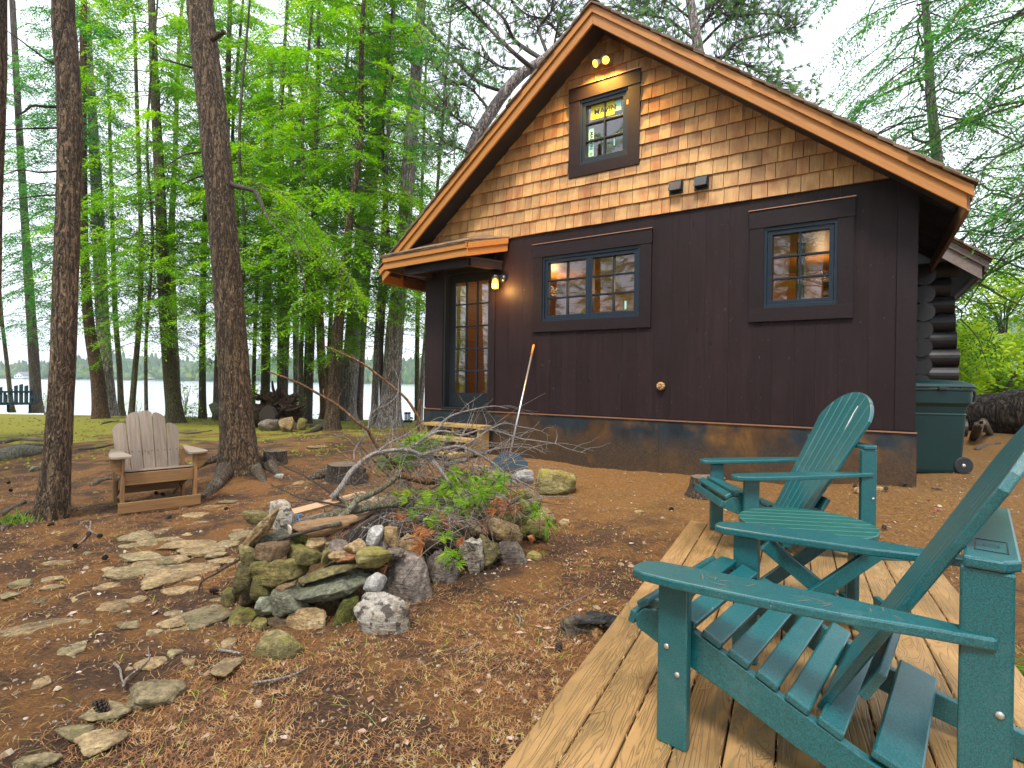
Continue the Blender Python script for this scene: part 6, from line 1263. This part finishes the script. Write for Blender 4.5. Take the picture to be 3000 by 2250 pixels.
treeroot(T2, [(165,1500),(195,1500),(222,1502)], .09, .03, .07, M_rootb); treeroot(T2, [(135,1510),(110,1525),(92,1535)], .07, .02, .05)
M_driftr = m_bark('grey_root_bark', (.10, .07, .05), (.25, .19, .14), (.38, .32, .27), 2, bd=.005)
ROOTS = [([(0,1300),(60,1290),(130,1293),(180,1290)], .05, .02, 'grey root lying across the moss at the left edge'), ([(30,1320),(80,1308),(125,1306),(170,1300)], .05, .02, 'twin grey root just below the first one in the moss'), ([(270,1425),(300,1410),(330,1405),(375,1405)], .035, .015, 'bleached root left of the brown chair foot'), ([(0,1515),(30,1495),(70,1475)], .03, .02, 'pale root stick at the far left by the dark trunk'),
 ([(0,1560),(35,1530),(85,1505)], .035, .02, 'dark root running to the foot of the left trunk'), ([(215,1562),(225,1555),(245,1530),(268,1400+132)], .02, .01, 'pale branched twig root left of the flat stones'), ([(230,1318),(290,1312),(350,1300)], .03, .012, 'root ripple behind the brown chair left arm'), ([(545,1272),(590,1268),(620,1262)], .03, .012, 'root right of the brown chair back'),
 ([(300,1242),(330,1236),(370,1238)], .04, .012, 'mossy root below the pine pair'), ([(200,1490),(240,1488),(300,1478)], .015, .006, 'thin stick in front of the left trunk'), ([(310,1355),(335,1340),(360,1330)], .02, .008, 'forked stick by the brown chair arm'), ([(910,1252),(935,1240),(960,1234)], .05, .03, 'dark root bulge left of the central trunk'), ([(1535,1240),(1535,1241)], .01, .01, None)]
for pts, a, b_, lab in ROOTS:
    if lab: root(pts, a, b_, M_driftr, lab, group=None)
treeC = [o for o in bpy.data.objects if o.get('label', '').startswith('central leaning')][0]; treeroot(treeC, [(960,1248),(940,1258),(915,1266),(895,1270)], .10, .03, .08, M_rootb)
# pale log at left, half sunk
a, b_ = gpt(-30, 1350, .02), gpt(128, 1325, .02); P = [a, a.lerp(b_, .5)+Vector((0, 0, .03)), b_]; o = MB().tube(smooth_path(P, 5), [.10, .11, .115, .12, .12, .12, .115, .11, .10, .09, .07], 14, rough=.06).build('log', m_bark('bleached_log', (.2, .19, .14), (.38, .37, .29), (.5, .5, .42), 1.5, bd=.006), None, loc=a, smooth=True); tag(o, 'pale lichened log half sunk in the moss at the left edge', 'log')
# stumps
M_stump = m_bark('stump_bark', (.05, .035, .025), (.13, .10, .075), (.24, .2, .16), 1.2); M_stumptop = m_wood('weathered_stump_top', (.09, .07, .05), (.24, .19, .14), .9, .1, gs=.5, bd=.006)
def stump(px, py, wpx, h, label, roots=(), tilt=0, top=M_stumptop):
    g = gpt(px, py); r_ = wpx/2*g.y/FPX; g.y += r_*.9; g.z = ground(g.x, g.y); t = wthing('tree_stump', Vector((g.x, g.y, g.z)), label, 'stump'); n = 30; an = [2*math.pi*i/n for i in range(n)]; mb = MB(); prof = [(0, 1.35), (.25, 1.12), (.6, 1.0), (1, .97)]
    rg = [[(g.x+math.cos(a)*r_*f*(1+.10*snoise((math.cos(a)*2, math.sin(a)*2, px+f))+.12*(1-q)*max(0, math.cos(3*a+px))), g.y+math.sin(a)*r_*f*(1+.10*snoise((math.cos(a)*2, math.sin(a)*2, px+f))), g.z-.04+(h+.04)*q+(.05*h*snoise((math.cos(a)*3, math.sin(a)*3, px)) if q == 1 else 0)) for a in an] for q, f in prof]
    loft(mb, rg); mb.f.pop(); mb.build('bark', M_stump, t, smooth=True)
    mb = MB(); c = Vector((g.x, g.y, g.z+h*.93)); inner = [Vector(p)*1.0 for p in rg[-1]]; mid = [c+(p-c)*.5+Vector((0, 0, random.uniform(-.012, .012))) for p in inner]; vs = [c]+mid+inner; mb.add(vs, [(0, 1+i, 1+(i+1) % n) for i in range(n)]+[(1+i, 1+n+i, 1+n+(i+1) % n, 1+(i+1) % n) for i in range(n)]); mb.build('cut_face', top, t)
    for pts in roots:
        P = smooth_path([gpt(x, y) for x, y in pts], 4); k = len(P); MB().tube([p+Vector((0, 0, h*.4*(1-i/k)**1.5)) for i, p in enumerate(P)], [r_*.45*(1-.8*i/k) for i in range(k)], 8, rough=.08).build('root', M_rootb, t, smooth=True)
    return t
stump(792, 1370, 66, .20, 'low grey stump close to the right of the thick leaning trunk', [[(795,1375),(810,1390),(830,1400)]])
stump(1000, 1420, 110, .20, 'broad weathered stump left of the brush heap', [[(980,1395),(945,1400),(915,1404),(900,1408)]])
stump(2090, 1462, 100, .17, 'brown stump half hidden behind the far chair front slats')
# splintered rotten stump piece by the deck
c = gpt(1722, 1855); t = wthing('rotten_stump', c, 'splintered charred stump fragment beside the deck edge', 'stump'); M_rot = m_rock('rotten_grey_wood', [(.03, .025, .02), (.14, .11, .08), (.35, .26, .17)], sc=2); M_rotd = m_rock('charred_wood', [(.008, .008, .008), (.03, .03, .03), (.10, .095, .085)], sc=3)
for (x, y, w, h, a, m_) in ((1700,1835,120,66,-24,M_rot),(1745,1812,130,34,6,M_rotd),(1790,1822,60,30,10,M_rotd),(1712,1862,60,40,-40,M_rot),(1750,1850,60,40,-35,M_brownb),(1662,1848,60,12,-14,M_driftr)):
    g = gpt(x, 1868); s = g.y/FPX; p = aty(x, y, g.y+.05); stone('wood_chunk', p, w*s, .14, h*s, R(a), m_, t, rnd=.1, rough=1.9)
# root heap with uprooted stump on the bank
g = gpt(800, 1262); RC = Vector((g.x, g.y+.6, g.z)); t = wthing('root_heap', RC, 'heap of uprooted stumps and knotted roots behind the lakeside rocks', 'root heap'); M_rh = m_bark('old_root_wood', (.05, .025, .014), (.15, .08, .045), (.26, .15, .09), 1.3, bd=.02)
for (x, y, w, h, a) in ((775,1215,110,80,0),(812,1180,90,66,20),(850,1205,70,60,-30),(800,1165,60,40,10),(740,1205,60,60,0),(865,1215,40,50,-20)): p = aty(x, y, RC.y+.1); s = RC.y/FPX; stone('stump_block', p, w*s, w*s*.8, h*s, R(a), M_rh, t, rnd=.5, rough=2.2)
mb = MB()
for k in range(34):
    x = random.gauss(815, 28); y = random.gauss(1180, 18); p = aty(x, y, RC.y-.1); d = Vector((random.uniform(-1, 1), random.uniform(-.8, 0), random.uniform(-.6, 1))).normalized(); L_ = random.uniform(.15, .42); mb = MB().tube(smooth_path([p-d*.2, p+d*L_*.5, p+d*L_+Vector((random.uniform(-.1, .1), 0, random.uniform(-.1, .1)))], 3), [.055, .05, .045, .04, .035, .03, .022], 7, rough=.15); mb.build('root', M_rh, t, smooth=True)
p = aty(782, 1217, RC.y-.35); MB().tube([p, p+Vector((.02, .1, 0))], [.22, .24], 18, rough=.06).build('cut_face', m_plain('dark_cut_log_face', (.05, .035, .028), .9, bd=.006), t)
# fallen trunk at the right, with a root in front
a = aty(2862, 1222, 9.6); b_ = aty(3060, 1205, 8.6); b2 = aty(3400, 1190, 7.6)
o = MB().tube(smooth_path([a+Vector((-.15, .2, -.05)), a, b_, b2], 6), [.26, .30, .33, .35, .36, .37, .37, .37, .37, .37, .38, .38, .38, .38, .38, .38, .38, .38, .38], 40, rough=.045).build('fallen_trunk', m_bark('deep_furrowed_bark', (.06, .045, .035), (.16, .125, .10), (.28, .23, .19), .6, bd=.05), None, loc=a, smooth=True); tag(o, 'huge fallen trunk with deeply furrowed bark beside the rubbish bin', 'log')
root([(2850,1290),(2900,1275),(2960,1268),(3020,1264)], .06, .04, M_driftr, 'brown root along the ground in front of the fallen trunk', group=None); root([(2860,1318),(2890,1308),(2930,1300)], .03, .015, M_driftr, 'smaller root below the fallen trunk at right', group=None)
# double bench by the lake, two rounded fan backs
M_gp = m_plain('bench_green_paint', (.004, .022, .022), .6, spec=.2)
def lake_bench():
    p = gpt(30, 1190); Y = p.y; t = wthing('double_bench', p, 'dark green double bench with two rounded slatted backs facing the lake', 'bench'); s = Y/FPX
    for c0, n, w in ((-14, 6, 66), (62, 7, 104)):
        for i in range(n):
            k = i-(n-1)/2; x = c0+w/n*k; h = 1126+ (k*k)*3.6; a = aty(x, 1182, Y); b2 = aty(x+k*.3, h, Y+.15); plank('back_slat', a, b2, w/n*s*.72, .02, M_gp, t, up=(0, -1, 0))
    for y in (1148, 1182): plank('rail', aty(-40, y, Y+.05), aty(92, y, Y+.05), .07, .03, M_gp, t, up=(0, -1, 0))
    plank('seat', aty(-40, 1186, Y-.25), aty(92, 1184, Y-.25), .4, .03, M_gp, t)
    for x in (-36, 24, 88): q = aty(x, 1184, Y); plank('leg', q, Vector((q.x, q.y, ground(q.x, q.y)-.05)), .06, .05, M_gp, t, up=(0, -1, 0))
    plank('arm', aty(92, 1168, Y-.3), aty(92, 1166, Y+.1), .1, .03, M_gp, t)
lake_bench()
def lake_chair():
    p = gpt(1193, 1236); Y = 16.8; t = wthing('lakeside_chair', aty(1193, 1238, Y), 'small dark slatted chair at the water beside the cabin corner', 'chair')
    for x in (1187, 1191.5, 1196, 1200.5): plank('back_slat', aty(x, 1236, Y), aty(x, 1207, Y+.1), .035, .015, M_gp, t, up=(0, -1, 0))
    plank('rail', aty(1184, 1212, Y+.08), aty(1203, 1210, Y+.08), .04, .02, M_gp, t, up=(0, -1, 0)); plank('seat', aty(1184, 1233, Y-.2), aty(1205, 1232, Y-.2), .4, .03, M_gp, t)
    for x in (1185, 1205): q = aty(x, 1232, Y-.35); plank('leg', q, q-Vector((0, 0, .35)), .05, .04, M_gp, t, up=(0, -1, 0))
    plank('arm', aty(1207, 1226, Y-.35), aty(1203, 1223, Y+.05), .07, .03, M_gp, t)
lake_chair()
# pine cones
M_cone = m_plain('pine_cone_scales', (.035, .022, .016), .8, nscale=60)
def cone(px, py, L_=.07):
    g = gpt(px, py, .02); mb = MB(); d = Vector((random.uniform(-1, 1), random.uniform(-1, 1), .25)).normalized(); u = d.orthogonal().normalized(); v = d.cross(u); mb.tube([Vector(), d*L_], [.008, .005], 6)
    for i in range(46):
        a = i*2.4; h = i/46; r_ = .026*math.sin(math.pi*(.15+.8*h))*(L_/.07); q = d*L_*h; s = u*math.cos(a)+v*math.sin(a); w = d.cross(s)*.007; mb.add([q-w*.5, q+w*.5, q+s*r_+w+d*.006, q+s*r_-w+d*.006, q+s*r_*1.05+d*.014], [(0, 1, 2, 3), (3, 2, 4)])
    o = mb.build('pine_cone', M_cone, None); o.location = g; tag(o, 'small dark pine cone lying on the needle-covered ground', 'pine cone', 'pine cones on the ground')
for p in [(22,1420),(36,1442),(285,1580),(222,1607),(460,1450),(482,1455),(300,1643),(672,1497),(488,1524),(319,2094),(1632,1925),(2500,1432),(2595,1440),(2640,1425),(1960,1498),(640,1740),(260,1578),(2590,1556),(1545,1520),(138,1547)]: cone(*p, L_=.06 if p[1] > 2000 else .045)
# small sticks on the floor
for pts, r_, lab in [([(360,2020),(372,1995),(395,1975),(420,1955),(436,1935),(434,1900)], .005, 'thin bleached twig curving over the soil at lower left'), ([(335,1950),(352,1970),(356,1995),(365,2012)], .006, 'short grey stick joining the bleached twig'), ([(740,2008),(790,2002),(850,1988),(900,1965)], .006, 'dark thin stick in front of the squat boulder'), ([(1355,1920),(1380,1905),(1405,1888)], .008, 'bent brown stick on the dark soil right of centre'),
  ([(1620,1780+38),(1640,1790),(1700,1760),(1745,1735)], .004, 'long fine twig on the sandy soil left of the deck'), ([(1515,1800+8),(1524,1820),(1520,1845)], .006, 'curled pale twig right of the white quartz boulder'), ([(1590,1880),(1600,1905),(1606,1928)], .005, 'straight tan splinter left of the deck corner'), ([(250,1545),(262,1558),(285,1570)], .012, 'forked grey stick beside the standing olive stone'), ([(265,1532),(262,1560),(240,1590),(222,1602)], .010, 'wavy pale stick left of the stone path'),
  ([(640,1912),(670,1915),(705,1922)], .009, 'blue-grey shard of bark by the squat boulder'), ([(1100,1350),(1140,1352),(1180,1350)], .01, 'small stick on the dirt behind the heap')]:
    P = smooth_path([gpt(x, y, .012) for x, y in pts], 4); o = MB().tube(P, [r_*(1-.5*i/len(P)) for i in range(len(P))], 6, rough=.15).build('stick', M_gbark, None, loc=P[0], smooth=True); tag(o, lab, 'stick')
# needles, chips and pebbles: uncountable litter
def scatter(n, rmin, rmax, amin=-60, amax=62, pw=1.0):
    r = rmin*(rmax/rmin)**(rng.random(n)**pw); a = np.radians(rng.uniform(amin, amax, n)); x = r*np.sin(a); y = r*np.cos(a); return x, y
def surf(x, y):
    z = ground_np(x, y); near = np.exp(-((x/14)**2+((y-6)/14)**2)); return z+near*(.022*vnoise(x, y, 1.3, 1)+.012*vnoise(x, y, 4.1, 2)+.006*vnoise(x, y, 11, 3)+.004*vnoise(x, y, 23, 4))
def keep(x, y, deck=False):
    dx = x-1.455; dy = y-4.39; w = dx*DW.x+dy*DW.y; d = dx*DD.x+dy*DD.y; on = (w > -.0) & (w < 1.53) & (d < 0); wx = x-WL.x; wy = y-WL.y; nn = wx*WN.x+wy*WN.y; uu = wx*WU.x+wy*WU.y; inside = (nn < .02) & (uu > -.05) & (uu < 6.2); return ~on & ~inside
def needles(n, name, mat, label, rmin, rmax, L_=.050, w=.0006):
    x, y = scatter(n, rmin, rmax); cl = vnoise(x, y, 1.7, 30)+.6*vnoise(x, y, 4.3, 31); k = keep(x, y) & (cl > rng.uniform(-1.0, .5, n)); x, y = x[k], y[k]; n = len(x); z = surf(x, y)+rng.uniform(.002, .012, n)
    a = rng.uniform(0, 2*np.pi, n)*.5+.9*vnoise(x, y, .8, 12)+.6; l_ = L_*rng.uniform(.5, 1.2, n); dx, dy = np.cos(a)*l_, np.sin(a)*l_; b2 = rng.normal(0, .18, n); ww = w*(1+.22*np.hypot(x, y)); px, py = -np.sin(a)*ww, np.cos(a)*ww
    c = np.stack([x, y, z], 1); m_ = c+np.stack([dx*.5-py*0+b2*(-dy)*.5, dy*.5+b2*dx*.5, rng.uniform(0, .012, n)], 1); e = c+np.stack([dx, dy, rng.uniform(-.003, .010, n)], 1); s = np.stack([px, py, np.zeros(n)], 1)
    V = np.stack([c-s, c+s, m_+s, m_-s, e+s*.4, e-s*.4], 1).reshape(-1, 3); i = np.arange(n)[:, None]*6; F = np.concatenate([i+np.array([0, 1, 2, 3]), i+np.array([3, 2, 4, 5])]); tag(link(name, np_mesh(name, V, F, mat)), label, 'pine needles', kind='stuff')
def m_var(name, stops, rough=.7):
    m, nt, b = new_mat(name); v = coords(nt, world=True); f = nd(nt, 'TexWhiteNoise', {'Vector': nd(nt, 'VectorMath', {0: v, 1: (.03, .03, 10)}, operation='SNAP').outputs[0]}).outputs['Value']; setc(nt, b, ramp(nt, f, stops)); b.inputs['Roughness'].default_value = rough; return m
M_nrust = m_var('rusty_needles', [(0, (.10, .042, .018)), (.4, (.25, .11, .040)), (.75, (.37, .19, .07)), (1, (.42, .29, .12))])
needles(120000, 'fallen_needles', M_nrust, 'rusty pine needles strewn over the ground', 1.3, 9.0)
needles(1400, 'green_needles', m_var('green_needle', [(0, (.14, .28, .02)), (1, (.36, .42, .05))]), 'scattered fresh green needles on the ground', 1.4, 6, L_=.10)
def chips(n, name, mat, label, rmin, rmax, size, cat='litter', solid=False, mask=None):
    x, y = scatter(n, rmin, rmax); k = keep(x, y)
    if mask is not None: k &= mask(x, y)
    x, y = x[k], y[k]; n = len(x); z = surf(x, y); s = size*rng.uniform(.4, 1.3, n)*(1+.03*np.hypot(x, y))
    if solid:
        tv = np.array([(1, 0, 0), (.3, .9, 0), (-.8, .6, 0), (-.8, -.6, 0), (.3, -.9, 0), (.5, .1, .6), (-.4, .3, .7), (-.2, -.5, .6)]); tf = np.array([(0, 1, 5), (1, 6, 5), (1, 2, 6), (2, 3, 6), (3, 7, 6), (3, 4, 7), (4, 5, 7), (4, 0, 5), (5, 6, 7)])
    else: tv = np.array([(1, 0, .15), (.2, .5, .25), (-1, 0, .05), (.1, -.55, .2)]); tf = np.array([(0, 1, 2), (0, 2, 3)])
    a = rng.uniform(0, 6.28, n); T = tv[None]*(1+rng.uniform(-.3, .3, (n, len(tv), 3))); X = T[..., 0]*np.cos(a)[:, None]-T[..., 1]*np.sin(a)[:, None]; Y_ = T[..., 0]*np.sin(a)[:, None]+T[..., 1]*np.cos(a)[:, None]
    V = np.stack([X, Y_, T[..., 2]], -1)*s[:, None, None]+np.stack([x, y, z+.002], 1)[:, None]; F = tf[None]+np.arange(n)[:, None, None]*len(tv); tag(link(name, np_mesh(name, V.reshape(-1, 3), F.reshape(-1, 3), mat)), label, cat, kind='stuff')
chips(9000, 'gravel', m_var('grit_colours', [(0, (.06, .045, .032)), (.5, (.17, .12, .08)), (.85, (.28, .22, .16)), (1, (.40, .35, .3))], .9), 'loose grit and small pebbles in the soil', 1.3, 9, .007, 'gravel', True)
chips(200, 'pebbles', m_var('pebble_colours', [(0, (.12, .085, .05)), (.5, (.28, .20, .12)), (1, (.42, .36, .28))], .8), 'scattered larger pebbles', 1.6, 10, .017, 'gravel', True)
chips(420, 'dry_leaves', m_var('dry_leaf_colours', [(0, (.25, .14, .09)), (.5, (.42, .28, .22)), (1, (.55, .46, .42))], .6), 'scattered small dry leaves and bark flakes', 1.4, 9, .020, 'leaves')
chips(9000, 'moss_clumps', m_var('moss_colours', [(0, (.06, .075, .01)), (.5, (.15, .155, .02)), (1, (.27, .25, .04))], 1), 'low cushions of yellow-green moss on the bank', 8.5, 22, .020, 'moss', True, mask=lambda x, y: (vnoise(x, y, .9, 40)+.5*vnoise(x, y, 2.7, 41) > .25-(y-9)*.05+(x+3)*.05) & (x < 0) & (y < shore(x)+.3))
# needles fallen in the deck gaps and on the boards
n = 1500; i = rng.integers(1, 11, n); w = .139*i+rng.normal(0, .006, n); d = -rng.uniform(.05, 4.2, n); on = rng.random(n) < .14; w = np.where(on, rng.uniform(0, 1.5, n), w); x = 1.455+DW.x*w+DD.x*d; y = 4.39+DW.y*w+DD.y*d; z = np.where(on, DZ+.002, DZ-.008+rng.uniform(0, .012, n))
a = np.where(on, rng.uniform(0, 6.28, n), math.atan2(DD.y, DD.x)+rng.normal(0, .35, n)); l_ = rng.uniform(.02, .07, n); s = np.stack([-np.sin(a), np.cos(a), a*0], 1)*.0011; c = np.stack([x, y, z], 1); e = c+np.stack([np.cos(a)*l_, np.sin(a)*l_, rng.uniform(0, .006, n)], 1); V = np.stack([c-s, c+s, e+s, e-s], 1).reshape(-1, 3)
tag(link('deck_needles', np_mesh('deck_needles', V, np.arange(n*4).reshape(-1, 4), M_nrust)), 'pine needles caught in the gaps of the deck boards', 'pine needles', kind='stuff')
# grass tuft by the left trunk and at the deck's right
M_grass = m_leaf('grass_blades', [(.3, (.08, .2, .02)), (.6, (.2, .34, .04))])
for (px, py, n_, L_, lab) in ((45,1537,70,.16,'small tuft of grass at the foot of the left trunk'), (2985,2000,220,.22,'grass growing against the right edge of the deck')):
    g = gpt(px, py); mb = MB()
    for k in range(n_):
        b_ = g+Vector((random.gauss(0, .07), random.gauss(0, .07), 0)); d = Vector((random.gauss(0, .5), random.gauss(0, .5), 1)).normalized(); s = d.orthogonal()*.0025; l_ = L_*random.uniform(.4, 1); mb.add([b_-s, b_+s, b_+d*l_*.6+s, b_+d*l_*.6-s, b_+d*l_+Vector((d.x, d.y, -.4))*l_*.3], [(0, 1, 2, 3), (3, 2, 4)])
    o = mb.build('grass_tuft', M_grass, None, loc=g); tag(o, lab, 'grass')
m = bpy.data.materials.new('haze_air'); m.use_nodes = True; nt = m.node_tree; nt.nodes.clear(); vo = nt.nodes.new('ShaderNodeVolumePrincipled'); vo.inputs['Color'].default_value = (.80, .90, 1, 1); vo.inputs['Density'].default_value = .00045; vo.inputs['Anisotropy'].default_value = .2; ou = nt.nodes.new('ShaderNodeOutputMaterial'); nt.links.new(vo.outputs[0], ou.inputs['Volume'])
tag(MB().box((-900, -900, -4.5), (900, 900, 85)).build('haze', m), 'thin pale haze over the lake and far hills', 'haze', kind='stuff')
for o in bpy.data.objects:
    if '_w' in o: del o['_w']
